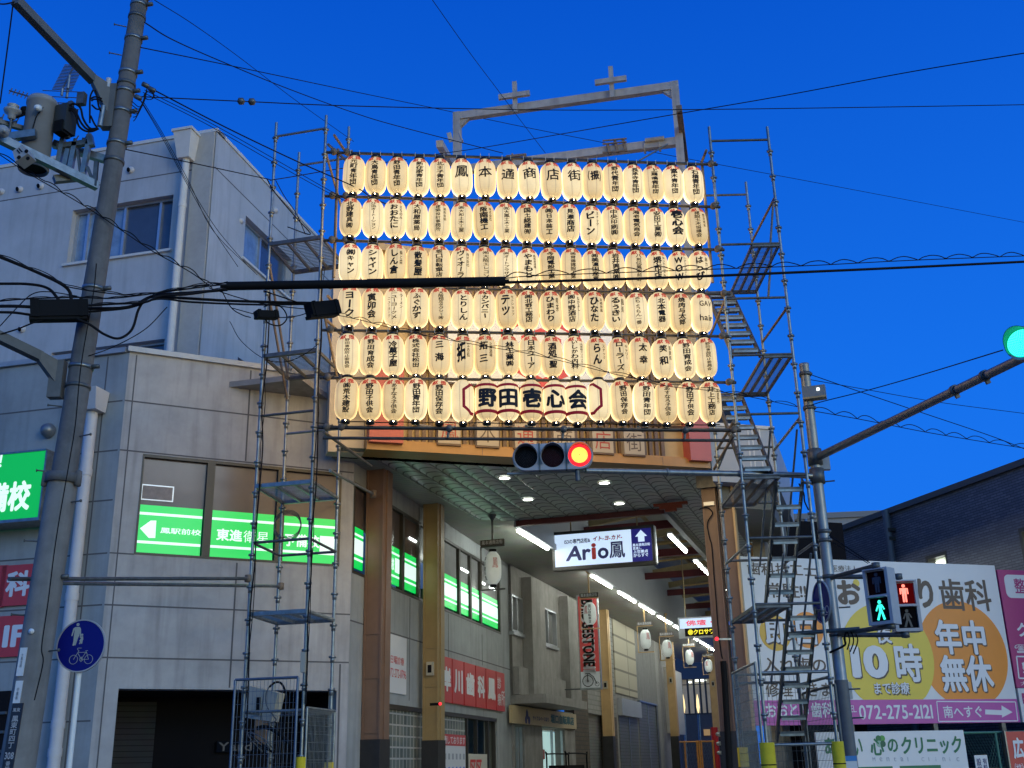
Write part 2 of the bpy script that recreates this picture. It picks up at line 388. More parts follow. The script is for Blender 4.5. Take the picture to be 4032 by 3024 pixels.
def brick_mat(name, fr, c1, c2, cm, bw, bh, mortar=0.008, rough=0.6, bump=0.3, offset=0.5, spec=0.5, metal=0.0, bias=0.0):
    mt=mat(name,c1,rough,metal,spec=spec); nt=mt.node_tree; N=nt.nodes; L=nt.links; b=N['Principled BSDF']
    v=fcoord(nt,fr); t=N.new('ShaderNodeTexBrick'); L.new(v,t.inputs['Vector']); t.offset=offset
    t.inputs['Color1'].default_value=(*c1,1); t.inputs['Color2'].default_value=(*c2,1); t.inputs['Mortar'].default_value=(*cm,1)
    t.inputs['Scale'].default_value=1; t.inputs['Brick Width'].default_value=bw; t.inputs['Row Height'].default_value=bh; t.inputs['Mortar Size'].default_value=mortar
    t.inputs['Bias'].default_value=bias; t.inputs['Mortar Smooth'].default_value=0.2
    L.new(t.outputs['Color'],b.inputs['Base Color'])
    bp=N.new('ShaderNodeBump'); bp.inputs['Strength'].default_value=bump; bp.inputs['Distance'].default_value=0.01; bp.invert=True
    L.new(t.outputs['Fac'],bp.inputs['Height']); L.new(bp.outputs[0],b.inputs['Normal'])
    return mt
def stripe_mat(name, fr, c, pitch, axis=1, rough=0.5, metal=0.0, depth=0.02, dark=0.45, edge=0.12):
    """corrugation or louvre relief along axis (0 = s, 1 = z, 2 = n)"""
    mt=mat(name,c,rough,metal); nt=mt.node_tree; N=nt.nodes; L=nt.links; b=N['Principled BSDF']
    v=fcoord(nt,fr); sp=N.new('ShaderNodeSeparateXYZ'); L.new(v,sp.inputs[0])
    q=mathn(nt,'FRACT',mathn(nt,'DIVIDE',sp.outputs[axis],pitch))
    e=mathn(nt,'LESS_THAN',q,edge)
    mx=N.new('ShaderNodeMixRGB'); L.new(e,mx.inputs[0]); mx.inputs[1].default_value=(*c,1); mx.inputs[2].default_value=(c[0]*dark,c[1]*dark,c[2]*dark,1)
    tx=N.new('ShaderNodeTexNoise'); tx.inputs['Scale'].default_value=3; L.new(v,tx.inputs['Vector'])
    m2=N.new('ShaderNodeMixRGB'); m2.blend_type='MULTIPLY'; m2.inputs[0].default_value=0.35; L.new(mx.outputs[0],m2.inputs[1]); L.new(tx.outputs[1],m2.inputs[2])
    L.new(m2.outputs[0],b.inputs['Base Color'])
    bp=N.new('ShaderNodeBump'); bp.inputs['Strength'].default_value=0.7; bp.inputs['Distance'].default_value=depth
    L.new(q,bp.inputs['Height']); L.new(bp.outputs[0],b.inputs['Normal'])
    return mt
def scale_mat(name, fr, c, wx=0.38, wt=0.33):
    """pressed ceiling tiles in a fish-scale pattern: lanes along the street, overlapping arcs"""
    mt=mat(name,c,0.30,0.25); nt=mt.node_tree; N=nt.nodes; L=nt.links; b=N['Principled BSDF']
    v=fcoord(nt,fr); sp=N.new('ShaderNodeSeparateXYZ'); L.new(v,sp.inputs[0])
    xl=mathn(nt,'DIVIDE',sp.outputs[2],wx); lane=mathn(nt,'FLOOR',xl); x=mathn(nt,'FRACT',xl)
    xx=mathn(nt,'SUBTRACT',mathn(nt,'MULTIPLY',x,2.0),1.0)
    x4=mathn(nt,'POWER',mathn(nt,'ABSOLUTE',xx),3.2)
    t=mathn(nt,'ADD',mathn(nt,'DIVIDE',sp.outputs[0],wt),mathn(nt,'MULTIPLY',x4,-0.75))
    t=mathn(nt,'ADD',t,mathn(nt,'MULTIPLY',lane,0.37))
    q=mathn(nt,'FRACT',t)
    arc=mathn(nt,'LESS_THAN',q,0.20); seam=mathn(nt,'GREATER_THAN',mathn(nt,'ABSOLUTE',xx),0.93)
    dk=mathn(nt,'MAXIMUM',arc,seam)
    mx=N.new('ShaderNodeMixRGB'); L.new(dk,mx.inputs[0]); mx.inputs[1].default_value=(*c,1); mx.inputs[2].default_value=(c[0]*0.16,c[1]*0.17,c[2]*0.17,1)
    tx=N.new('ShaderNodeTexNoise'); tx.inputs['Scale'].default_value=1.5; L.new(v,tx.inputs['Vector'])
    m2=N.new('ShaderNodeMixRGB'); m2.blend_type='MULTIPLY'; m2.inputs[0].default_value=0.4; L.new(mx.outputs[0],m2.inputs[1]); L.new(tx.outputs[1],m2.inputs[2])
    L.new(m2.outputs[0],b.inputs['Base Color'])
    bp=N.new('ShaderNodeBump'); bp.inputs['Strength'].default_value=0.55; bp.inputs['Distance'].default_value=0.035
    L.new(q,bp.inputs['Height']); L.new(bp.outputs[0],b.inputs['Normal'])
    return mt
def lantern_mat(name='lit_lantern_paper'):
    mt=mat(name,(0.50,0.38,0.22),0.75); nt=mt.node_tree; N=nt.nodes; L=nt.links; b=N['Principled BSDF']
    tc=N.new('ShaderNodeTexCoord'); sp=N.new('ShaderNodeSeparateXYZ'); L.new(tc.outputs['Object'],sp.inputs[0])
    oi=N.new('ShaderNodeObjectInfo'); rnd=oi.outputs['Random']
    an=mathn(nt,'DIVIDE',mathn(nt,'ARCTAN2',sp.outputs[0],sp.outputs[1]),math.pi/3.5)
    an=mathn(nt,'FRACT',mathn(nt,'ADD',mathn(nt,'ADD',an,10.0),mathn(nt,'MULTIPLY',rnd,0.8)))
    seam=mathn(nt,'LESS_THAN',mathn(nt,'ABSOLUTE',mathn(nt,'SUBTRACT',an,0.5)),0.045)
    rib=mathn(nt,'MULTIPLY',mathn(nt,'SINE',mathn(nt,'MULTIPLY',sp.outputs[2],230.0)),0.035)
    tx=N.new('ShaderNodeTexNoise'); tx.inputs['Scale'].default_value=7; tx.inputs['Detail'].default_value=5
    ad=N.new('ShaderNodeVectorMath'); ad.operation='ADD'; L.new(tc.outputs['Object'],ad.inputs[0]); L.new(oi.outputs['Location'],ad.inputs[1]); L.new(ad.outputs[0],tx.inputs['Vector'])
    # inner glow painted into emission: brightest just under the middle, dimmer at both ends
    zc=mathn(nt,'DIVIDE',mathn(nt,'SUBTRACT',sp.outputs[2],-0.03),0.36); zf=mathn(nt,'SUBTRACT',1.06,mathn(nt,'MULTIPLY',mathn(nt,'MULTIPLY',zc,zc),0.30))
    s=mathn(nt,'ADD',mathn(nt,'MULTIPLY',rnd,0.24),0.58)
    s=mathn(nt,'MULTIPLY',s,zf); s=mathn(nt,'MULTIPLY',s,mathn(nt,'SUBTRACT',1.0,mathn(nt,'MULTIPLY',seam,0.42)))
    s=mathn(nt,'MULTIPLY',s,mathn(nt,'ADD',mathn(nt,'ADD',rib,0.80),mathn(nt,'MULTIPLY',tx.outputs[0],0.40)))
    # back half glows several times stronger, added to warm the gate and wall behind
    bk=N.new('ShaderNodeMapRange'); bk.interpolation_type='SMOOTHSTEP'; bk.inputs[1].default_value=-0.09; bk.inputs[2].default_value=0.16; bk.inputs[3].default_value=1.0; bk.inputs[4].default_value=7.0; L.new(sp.outputs[1],bk.inputs[0]); s=mathn(nt,'MULTIPLY',s,bk.outputs[0])
    cr=N.new('ShaderNodeMixRGB'); L.new(rnd,cr.inputs[0]); cr.inputs[1].default_value=(1.0,0.68,0.29,1); cr.inputs[2].default_value=(1.0,0.78,0.43,1)
    L.new(cr.outputs[0],b.inputs['Emission Color']); L.new(s,b.inputs['Emission Strength'])
    return mt
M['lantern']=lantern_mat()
# ---------------------------------------------------------------- ground
def sheet(name, pts, z, mt):
    mb=MB(); k=len(pts); mb.add([(x,y,z) for x,y in pts],[tuple(range(k))],mt); return obj(name,mb,kind='structure')
sheet('ground',[(-600,-600),(600,-600),(600,900),(-600,900)],-0.012,M['earth'])
sheet('road',[(-60,-4),(60,-4),(60,22),(20,14.6),(6,14.6),(-6,12.6),(-20,12.6),(-60,24)],-0.004,M['asphalt'])
sheet('arcade_street',[(-4,13.6),(5,14.8),(14,42),(26,80),(6,80),(1,40)],0.004,M['paving'])
mb=MB(); FK=Frame((-30,14.2),96); mb.box(FK,0,24,-0.01,0.13,-3,0,M['paving']); obj('pavement',mb,kind='structure')
mb=MB(); FK=Frame((6,15.2),74); mb.box(FK,0,24,-0.01,0.13,-4,0,M['paving']); obj('pavement',mb,kind='structure')
# ---------------------------------------------------------------- frames of the place
CH=Frame((-6.42,17.2),63)                      # cut corner of the left building
BS=Frame((-2.86,19.01),13.7)                   # its side along the arcade
dl=Vec((math.sin(math.radians(104)),math.cos(math.radians(104)),0))
BL=Frame(Vec((-6.42,17.2,0))-dl*9,104)         # its face along the road, s = 9 at the corner
uc=atY(('A',1348,830),21.6)
UR=Frame(uc,14)
UL=Frame(Vec((uc.x,uc.y,0))-dl*16,104)         # s = 16 at the corner
GF=Frame((-2.52,18.08),73.4)                   # gate front of the arcade
AR=17.7                                        # heading of the arcade
# ================================================================ upper white building
def white_building():
    top=UR.zz('A',1350,815)
    t=thing('white_building','tall off-white rendered block rising behind the tiled corner building','building',(uc.x-3,uc.y+4,0))
    W=M['white_wall']; Tm=M['white_trim']
    w=MB()
    # window openings on the two faces are real recesses: wall built from bands round them
    def face(fr, s0, s1, zt, wins, z0=7.0):
        wins=sorted(wins); cuts=[s0]+[c for a in wins for c in a[:2]]+[s1]
        for k in range(0,len(cuts),2):
            if cuts[k+1]-cuts[k]>0.01: w.box(fr,cuts[k],cuts[k+1],z0,zt,-0.3,0,W)
        for a,b,c,d in wins:
            if c>z0: w.box(fr,a,b,z0,c,-0.3,0,W)
            w.box(fr,a,b,d,zt,-0.3,0,W)
    ax=UL.px('A',455,1300); bx=UL.px('A',1080,1210); zb=UL.zz('A',1055,1550); 
    a2=UL.px('F',530,600); b2=UL.px('F',1000,530)
    L1=(ax[0],bx[0],zb,bx[1])
    face(UL,0,15.999,top,[L1],z0=b2[1])
    L2=(ax[0]-0.1,bx[0]+0.1,b2[1]-1.6,b2[1]); 
    for a,b in ((0,L2[0]),(L2[1],15.999)): w.box(UL,a,b,6.0,b2[1],-0.3,0,W)
    w.box(UL,L2[0],L2[1],6.0,L2[2],-0.3,0,W)
    r1=UR.px('A',1530,1340); r1b=UR.px('A',1530,1650); rr=UR.sx('F',1815,60)
    R1=(r1[0],rr,UR.zz('F',1790,270),r1[1])
    r2=UR.px('F',1480,640); R2=(r2[0],r2[0]+2.6,r2[1]-1.5,r2[1])
    face(UR,0,26,top,[R1],z0=R2[3])
    for a,b in ((0,R2[0]),(R2[1],26)): w.box(UR,a,b,6.0,R2[3],-0.3,-0.0,W)
    w.box(UR,R2[0],R2[1],6.0,R2[2],-0.3,0,W)
    # back, roof and far sides
    w.box(UL,0,15.7,6.0,top,-26,-25.7,W); w.box(UL,-0.3,0,6.0,top,-25.7,0,W); w.box(UL,0,15.7,top-0.6,top-0.4,-25.7,-0.3,W)
    obj('wall',w,t)
    c=MB(); c.box(UL,-0.3,16.03,top-0.02,top+0.06,-0.34,0.03,Tm); c.box(UR,0.02,26,top-0.02,top+0.06,-0.34,0.03,Tm)
    c.box(UL,-0.3,15.98,top-0.93,top-0.905,0.0,0.004,M['groove']); c.box(UR,0.02,26,top-0.93,top-0.905,0.0,0.004,M['groove'])
    obj('coping',c,t)
    cstrip=MB(); cstrip.box(UL,UL.sx('A',1215,900),15.97,6.0,top-0.03,0.0,0.05,mat('grey_corner_strip',(0.40,0.385,0.36),0.8,noise=0.08,stain=0.2)); obj('corner_strip',cstrip,t)  # slightly raised strip in a warmer grey beside the corner
    def window(fr, a,b,z0,z1, splits, curtain):
        f=MB(); A=M['frame_alu']; n0=-0.22
        f.box(fr,a,b,z0,z0+0.06,n0,n0+0.08,A); f.box(fr,a,b,z1-0.06,z1,n0,n0+0.08,A); f.box(fr,a,a+0.06,z0+0.06,z1-0.06,n0,n0+0.08,A); f.box(fr,b-0.06,b,z0+0.06,z1-0.06,n0,n0+0.08,A)
        for q in splits: f.box(fr,a+(b-a)*q-0.03,a+(b-a)*q+0.03,z0+0.06,z1-0.06,n0,n0+0.085,A)
        f.box(fr,a-0.08,b+0.08,z0-0.06,z0-0.003,-0.05,0.06,Tm)
        wf=obj('window',f,t)
        qs=[0]+list(splits)+[1]
        for k in range(len(qs)-1):
            g=MB(); x0=a+(b-a)*qs[k]+0.03; x1=a+(b-a)*qs[k+1]-0.03
            g.add([fr.pt(x0,z0+0.06,n0+0.03),fr.pt(x1,z0+0.06,n0+0.03),fr.pt(x1,z1-0.06,n0+0.03),fr.pt(x0,z1-0.06,n0+0.03)],[(0,1,2,3)],M['curtain'] if k in curtain else M['glass_grey'])
            obj('pane',g,wf)
    M['glass_grey']=mat('grey_window_glass',(0.055,0.065,0.085),0.08,noise=0.2,scale=1.0,spec=0.9)
    window(UL,*L1,[0.13,0.33,0.50,0.85],{0,1,2}); window(UL,*L2,[0.3,0.62],{1})
    window(UR,*R1,[0.42],{0}); window(UR,*R2,[0.5],set())
    # rain hopper and downpipe
    h=MB(); P0=M['white_trim']; s0=UL.sx('A',1120,900,0.15); s1=UL.sx('A',1215,900,0.15); zt=UL.zz('A',1170,840,0.2); zb=zt-0.62
    h.hexa([UL.pt(s0+0.05,zb,0.05),UL.pt(s1-0.05,zb,0.05),UL.pt(s1-0.05,zb,0.30),UL.pt(s0+0.05,zb,0.30),UL.pt(s0-0.03,zt,0.05),UL.pt(s1+0.03,zt,0.05),UL.pt(s1+0.03,zt,0.42),UL.pt(s0-0.03,zt,0.42)],P0)
    h.box(UL,s0-0.06,s1+0.06,zt,zt+0.06,0.05,0.45,P0)
    sm=(s0+s1)/2; h.tube([UL.pt(sm,zb+0.02,0.16),UL.pt(sm,6.2,0.16)],0.085,P0,12)
    for z in (zb-1.2,zb-3.4,zb-5.6): h.tube([UL.pt(sm,z,0.16),UL.pt(sm,z+0.1,0.16)],0.095,P0,12)
    obj('downpipe',h,t)
    for (zz,x,y) in (('A',815,1060),('A',255,1160),('A',125,1180),('A',10,1195),('F',140,470)):
        v=MB(); s,z=UL.px(zz,x,y); v.lathe([(0.0,0.07),(0.05,0.065),(0.08,0.04),(0.085,0.0)],UL.pt(s,z,0),M['pipe'],14,ax=UL.n); v.lathe([(0.055,0.0),(0.0,0.004)],UL.pt(s-0.02,z-0.02,0.075),M['black'],12,ax=UL.n-Vec((0.3,0,0.5))); obj('vent_hood',v,t)
    for (zz,x,y) in (('A',1715,1310),('A',1500,1375)):
        v=MB(); s,z=UR.px(zz,x,y); v.lathe([(0.0,0.07),(0.05,0.06),(0.08,0.0)],UR.pt(s,z,0),M['pipe'],12,ax=UR.n); obj('vent_hood',v,t)
    # antennas on the roof
    for nm,lab,mast,boom in (('tv_antenna','television aerial with a boom running level to the left on the roof edge',('p',1030,440),(('p',165,30),('p',1130,320))),
                        ('tv_antenna','television aerial pointing steeply up beside the lamp arm',('p',1050,200),(('h',770,1120),('h',930,800)))):
        Y=19.5; a=MB(); p=atY(mast,Y); q=atY(('p',1085,0),Y)
        tt=thing(nm,lab,'antenna',(p.x,p.y,top-0.4))
        if 'level' in lab: a.tube([(p.x,p.y,top-0.4),(p.x,p.y,q.z)],0.03,M['galv'],8)
        else: a.tube([(p.x+0.08,p.y+0.1,top-0.4),(p.x+0.08,p.y+0.1,q.z+0.4)],0.03,M['galv'],8)
        obj('mast',a,tt)
        b=MB(); A=atY(boom[0],Y); B=atY(boom[1],Y-0.3 if 'level' in lab else Y+0.6); b.tube([A,B],0.018,M['galv_d'],6)
        dv=(B-A).normalized(); side=dv.cross(Vec((0,0,1))).normalized(); upv=side.cross(dv)
        k=14 if 'level' in lab else 18
        for i in range(k):
            c=A+(B-A)*((i+0.3)/k); ln=0.15 if 'level' in lab else 0.20
            w_=upv*0.07 if 'level' in lab else side*ln; b.tube([c-w_,c+w_],0.012,M['galv_d'],5)
        if 'steep' in lab:
            for i in range(5):
                c=A+Vec((0,0,-0.03-0.14*i)); b.tube([c-Vec((0.45,-0.1,-0.1)),c+Vec((0.45,-0.1,-0.1))],0.010,M['galv_d'],5)
        obj('boom',b,tt)
white_building()
# ================================================================ tiled corner building
M['glass_block']=brick_mat('glass_blocks',BS,(0.10,0.125,0.12),(0.17,0.20,0.19),(0.40,0.41,0.39),0.2,0.2,0.018,rough=0.12,bump=0.6,offset=0.0,spec=0.9)
def corner_building():
    top=8.34
    t=thing('corner_building','two-storey corner building clad in grey concrete panels with a cut corner','building',(-4.6,19.5,0))
    P=M['panel']; PS=M['panel_side']; G=M['groove']
    w=MB(); LEN=CH.sx('F',2140,1500); LEN=3.99
    wl=CH.px('F',890,1245); wz1=6.60; wz0=4.94; w0=wl[0]; w1=CH.sx('G',2112,300)
    d0=CH.sx('G',735,1200); d1=CH.sx('j',1690,800); dz=2.87
    # cut corner
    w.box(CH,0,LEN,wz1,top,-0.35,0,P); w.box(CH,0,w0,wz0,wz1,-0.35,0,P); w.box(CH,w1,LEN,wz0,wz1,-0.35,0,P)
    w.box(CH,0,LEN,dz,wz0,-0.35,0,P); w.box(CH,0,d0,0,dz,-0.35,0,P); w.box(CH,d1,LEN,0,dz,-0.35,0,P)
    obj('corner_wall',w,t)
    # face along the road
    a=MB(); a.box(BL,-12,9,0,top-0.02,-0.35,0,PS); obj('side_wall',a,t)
    g=MB()
    for z in (7.48,6.63,4.13,3.33): g.box(CH,0.0,LEN,z-0.012,z+0.012,0.0,0.003,G)
    for z0,z1,q in ((6.65,8.3,CH.sx('F',1545,1000)),(2.9,4.9,CH.sx('G',1455,700)),(4.96,6.6,-0.001)):
        if q>0: g.box(CH,q-0.013,q+0.013,z0,z1,0.0,0.0035,G)
    g.box(CH,0,w0,4.94-0.01,4.94+0.012,0,0.003,G)
    for q in (0.12,): g.box(CH,q-0.01,q+0.01,0,8.3,0,0.0032,G)
    for q in (CH.sx('j',1700,800)+0.02,): g.box(CH,q,q+0.03,1.0,3.3,0,0.0038,G)
    for z in (7.48,6.63,5.8,4.94,4.13,3.33,2.4): g.box(BL,-12,8.96,z-0.012,z+0.012,0.0,0.003,G)
    for q in (8.6,8.3,6.1,3.6,1.2): g.box(BL,q-0.012,q+0.012,0,8.3,0,0.0035,G)
    obj('panel_joint',g,t)
    c=MB(); c.box(CH,-0.03,LEN,top,top+0.09,-0.4,0.06,M['cap']); c.box(BL,-12,8.95,top-0.01,top+0.075,-0.4,0.06,M['cap']); obj('parapet_cap',c,t)
    rf=MB(); rf.box(BS,-1.5,10.9,top-0.4,top-0.3,-8,-0.4,M['concrete']); obj('roof',rf,t)
    # arcade side
    s_end=BS.sx('H',1110,600); zt=BS.zz('H',695,215); z0=BS.zz('H',700,660)-0.06
    b0=BS.sx('H',140,300); b1=BS.sx('H',1058,700)
    gz0=2.75; g0=BS.sx('H',305,1300); g1=BS.sx('H',1040,1400)
    s=MB()
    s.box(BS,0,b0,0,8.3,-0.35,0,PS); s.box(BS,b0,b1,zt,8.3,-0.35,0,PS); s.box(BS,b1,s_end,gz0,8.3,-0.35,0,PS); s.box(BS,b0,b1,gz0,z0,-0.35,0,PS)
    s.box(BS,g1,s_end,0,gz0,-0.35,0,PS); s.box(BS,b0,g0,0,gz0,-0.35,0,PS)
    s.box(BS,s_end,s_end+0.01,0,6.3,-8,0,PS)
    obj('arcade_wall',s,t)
    gj=MB()
    for (x,y,ya,yb) in ((495,800,600,1240),(735,800,700,970),(945,900,830,1020)):
        q=BS.sx('H',x,y); gj.box(BS,q-0.012,q+0.012,BS.zz('H',x,yb),BS.zz('H',x,ya),0,0.0035,G)
    gj.box(BS,0,s_end,4.02,4.045,0,0.003,G); gj.box(BS,b1+0.02,b1+0.05,z0,zt,0,0.004,G)
    for q in (1.2,3.6,5.4): gj.box(BS,q,q+0.02,zt,7.4,0,0.0035,G)
    obj('arcade_joint',gj,t)
    # windows of the cut corner
    fr=M['frame_dark']; f=MB()
    f.box(CH,w0,w1,wz0,wz0+0.035,-0.12,0.01,fr); f.box(CH,w0,w1,wz1-0.05,wz1,-0.12,0.01,fr); f.box(CH,w0,w0+0.03,wz0+0.035,wz1-0.05,-0.12,0.01,fr); f.box(CH,w1-0.05,w1,wz0+0.035,wz1-0.05,-0.12,0.01,fr)
    ms=[(CH.sx('G',1262,200),CH.sx('G',1312,200)),(CH.sx('G',1708,300),CH.sx('G',1758,300))]
    for x0,x1 in ms: f.box(CH,x0,x1,wz0+0.035,wz1-0.05,-0.12,0.015,fr)
    wf=obj('window',f,t)
    e=[w0+0.03]+[x for p in ms for x in p]+[w1-0.05]; gz=CH.zz('G',865,15)
    for k in range(0,6,2):
        p=MB(); p.add([CH.pt(e[k],gz,-0.06),CH.pt(e[k+1],gz,-0.06),CH.pt(e[k+1],wz1-0.05,-0.06),CH.pt(e[k],wz1-0.05,-0.06)],[(0,1,2,3)],M['glass_brown']); obj('pane',p,wf)
    n=MB(); q=CH.px('F',875,1425); q2=CH.px('F',1080,1540); n.box(CH,w0+0.04,q2[0],q2[1],q[1],-0.059,-0.05,M['frame_alu']); n.box(CH,w0+0.05,q2[0]-0.02,q2[1]+0.02,q[1]-0.02,-0.05,-0.048,mat('grey_paper_notice',(0.2,0.17,0.165),0.5,noise=0.2,scale=12)); obj('notice',n,wf)
    # windows along the arcade
    f=MB(); sm=[BS.sx('H',x,y) for x,y in ((452,500),(552,560),(806,650),(876,690),(940,740))]
    f.box(BS,b0,b1,z0,z0+0.05,-0.12,0.01,fr); f.box(BS,b0,b1,zt-0.06,zt,-0.12,0.01,fr); f.box(BS,b0,b0+0.05,z0+0.05,zt-0.06,-0.12,0.01,fr); f.box(BS,b1-0.06,b1,z0+0.05,zt-0.06,-0.12,0.01,fr)
    sm2=sorted(sm+[BS.sx('H',330,400),BS.sx('H',690,550)])
    for q in sm2: f.box(BS,q-0.06,q+0.06,z0+0.05,zt-0.06,-0.12,0.012,fr)
    af=obj('window',f,t); ee=[b0]+sm2+[b1]
    for k in range(len(ee)-1):
        p=MB(); x0=ee[k]+0.06; x1=ee[k+1]-0.06; gh=5.68
        p.add([BS.pt(x0,gh,-0.06),BS.pt(x1,gh,-0.06),BS.pt(x1,zt-0.06,-0.06),BS.pt(x0,zt-0.06,-0.06)],[(0,1,2,3)],M['glass_brown'] if k<3 else M['glass_interior']); obj('pane',p,af)
    lm=MB()
    for x,y,x2,y2 in ((365,235,425,272),(690,412,745,455),(728,318,768,358),(812,495,855,525),(888,535,920,560),(975,588,1005,606)):
        A=BS.px('H',x,y,-0.5); B=BS.px('H',x2,y2,-0.5); zc=(A[1]+B[1])/2
        lm.tube([BS.pt(A[0],zc,-0.056),BS.pt(B[0],zc,-0.056)],0.03,M['lamp_in'],6)
    obj('interior_lamp',lm,t)
    # entrance recess with roller shutter in the cut corner
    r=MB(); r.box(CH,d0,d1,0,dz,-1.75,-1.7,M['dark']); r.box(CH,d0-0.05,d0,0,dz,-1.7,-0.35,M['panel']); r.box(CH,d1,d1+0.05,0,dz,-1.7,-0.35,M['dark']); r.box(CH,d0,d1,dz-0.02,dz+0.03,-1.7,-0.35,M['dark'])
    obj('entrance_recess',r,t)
    sh=MB(); M['shutter_roll']=stripe_mat('entrance_shutter',CH,(0.055,0.055,0.06),0.09,1,0.8,0.0); M['shutter_roll'].node_tree.nodes['Principled BSDF'].inputs['Specular IOR Level'].default_value=0.06
    sh.box(CH,d0,CH.sx('G',985,1400,-1.3),0,dz-0.1,-1.66,-1.6,M['shutter_roll']); obj('shutter',sh,t)
    # glass block wall and glazed entrance along the arcade
    gb=MB(); gm=BS.sx('H',860,1450); 
    gb.box(BS,g0,gm,0,gz0-0.08,-0.2,-0.08,M['glass_block']); gb.box(BS,g0,g1,gz0-0.08,gz0,-0.3,-0.01,fr)
    obj('glass_block_wall',gb,t)
    en=MB(); en.box(BS,gm,g1,0,gz0-0.08,-1.0,-0.9,mat('entrance_lit_wall',(0.42,0.42,0.16),0.6,noise=0.2,emit=(0.5,0.52,0.2),estr=0.10))
    for x in (865,925,995,1035):
        q=BS.sx('H',x,1500); en.box(BS,q-0.03,q+0.03,0,gz0-0.08,-0.12,-0.03,fr)
    obj('entrance_door',en,t)
    # rain hopper, downpipe, camera dome on the road face
    h=MB(); PM=M['pipe']; s0=BL.sx('F',520,900,0.1); s1=BL.sx('F',660,900,0.1); zt_=BL.zz('F',580,850,0.2); zb=BL.zz('F',570,975,0.2)
    h.hexa([BL.pt(s0+0.05,zb,0.02),BL.pt(s1-0.04,zb,0.02),BL.pt(s1-0.04,zb,0.30),BL.pt(s0+0.05,zb,0.30),BL.pt(s0,zt_,0.02),BL.pt(s1,zt_,0.02),BL.pt(s1,zt_,0.40),BL.pt(s0,zt_,0.40)],PM)
    sc_=(s0+s1)/2; h.tube([BL.pt(sc_,zb+0.02,0.13),BL.pt(sc_,0,0.13)],0.095,PM,14)
    for z in (6.2,4.2,2.3,1.9): h.tube([BL.pt(sc_,z,0.13),BL.pt(sc_,z+0.12,0.13)],0.105,PM,14)
    obj('downpipe',h,t)
    dm=MB(); s_,z_=BL.px('F',285,1095,0.1); dm.lathe([(0.0,0.16),(0.07,0.15),(0.12,0.08),(0.125,0.0)],BL.pt(s_,z_,0),mat('steel_vent_dome',(0.22,0.225,0.23),0.4,metal=0.5),18,ax=(BL.n+Vec((0,0,0.2)))); obj('vent_hood',dm,t)
    # dark grilled window low on the road face
    gw=MB(); gw.box(BL,0,BL.sx('o',125,900),0.2,BL.zz('o',60,855),0.0,0.06,M['dark'])
    for i in range(9): gw.box(BL,0,BL.sx('o',125,900),0.3+i*0.28,0.34+i*0.28,0.06,0.1,M['galv_d'])
    obj('grilled_window',gw,t)
M['glass_interior']=mat('lit_office_glass',(0.20,0.20,0.20),0.12,noise=0.25,scale=1.5,emit=(0.45,0.5,0.48),estr=0.10)
corner_building()
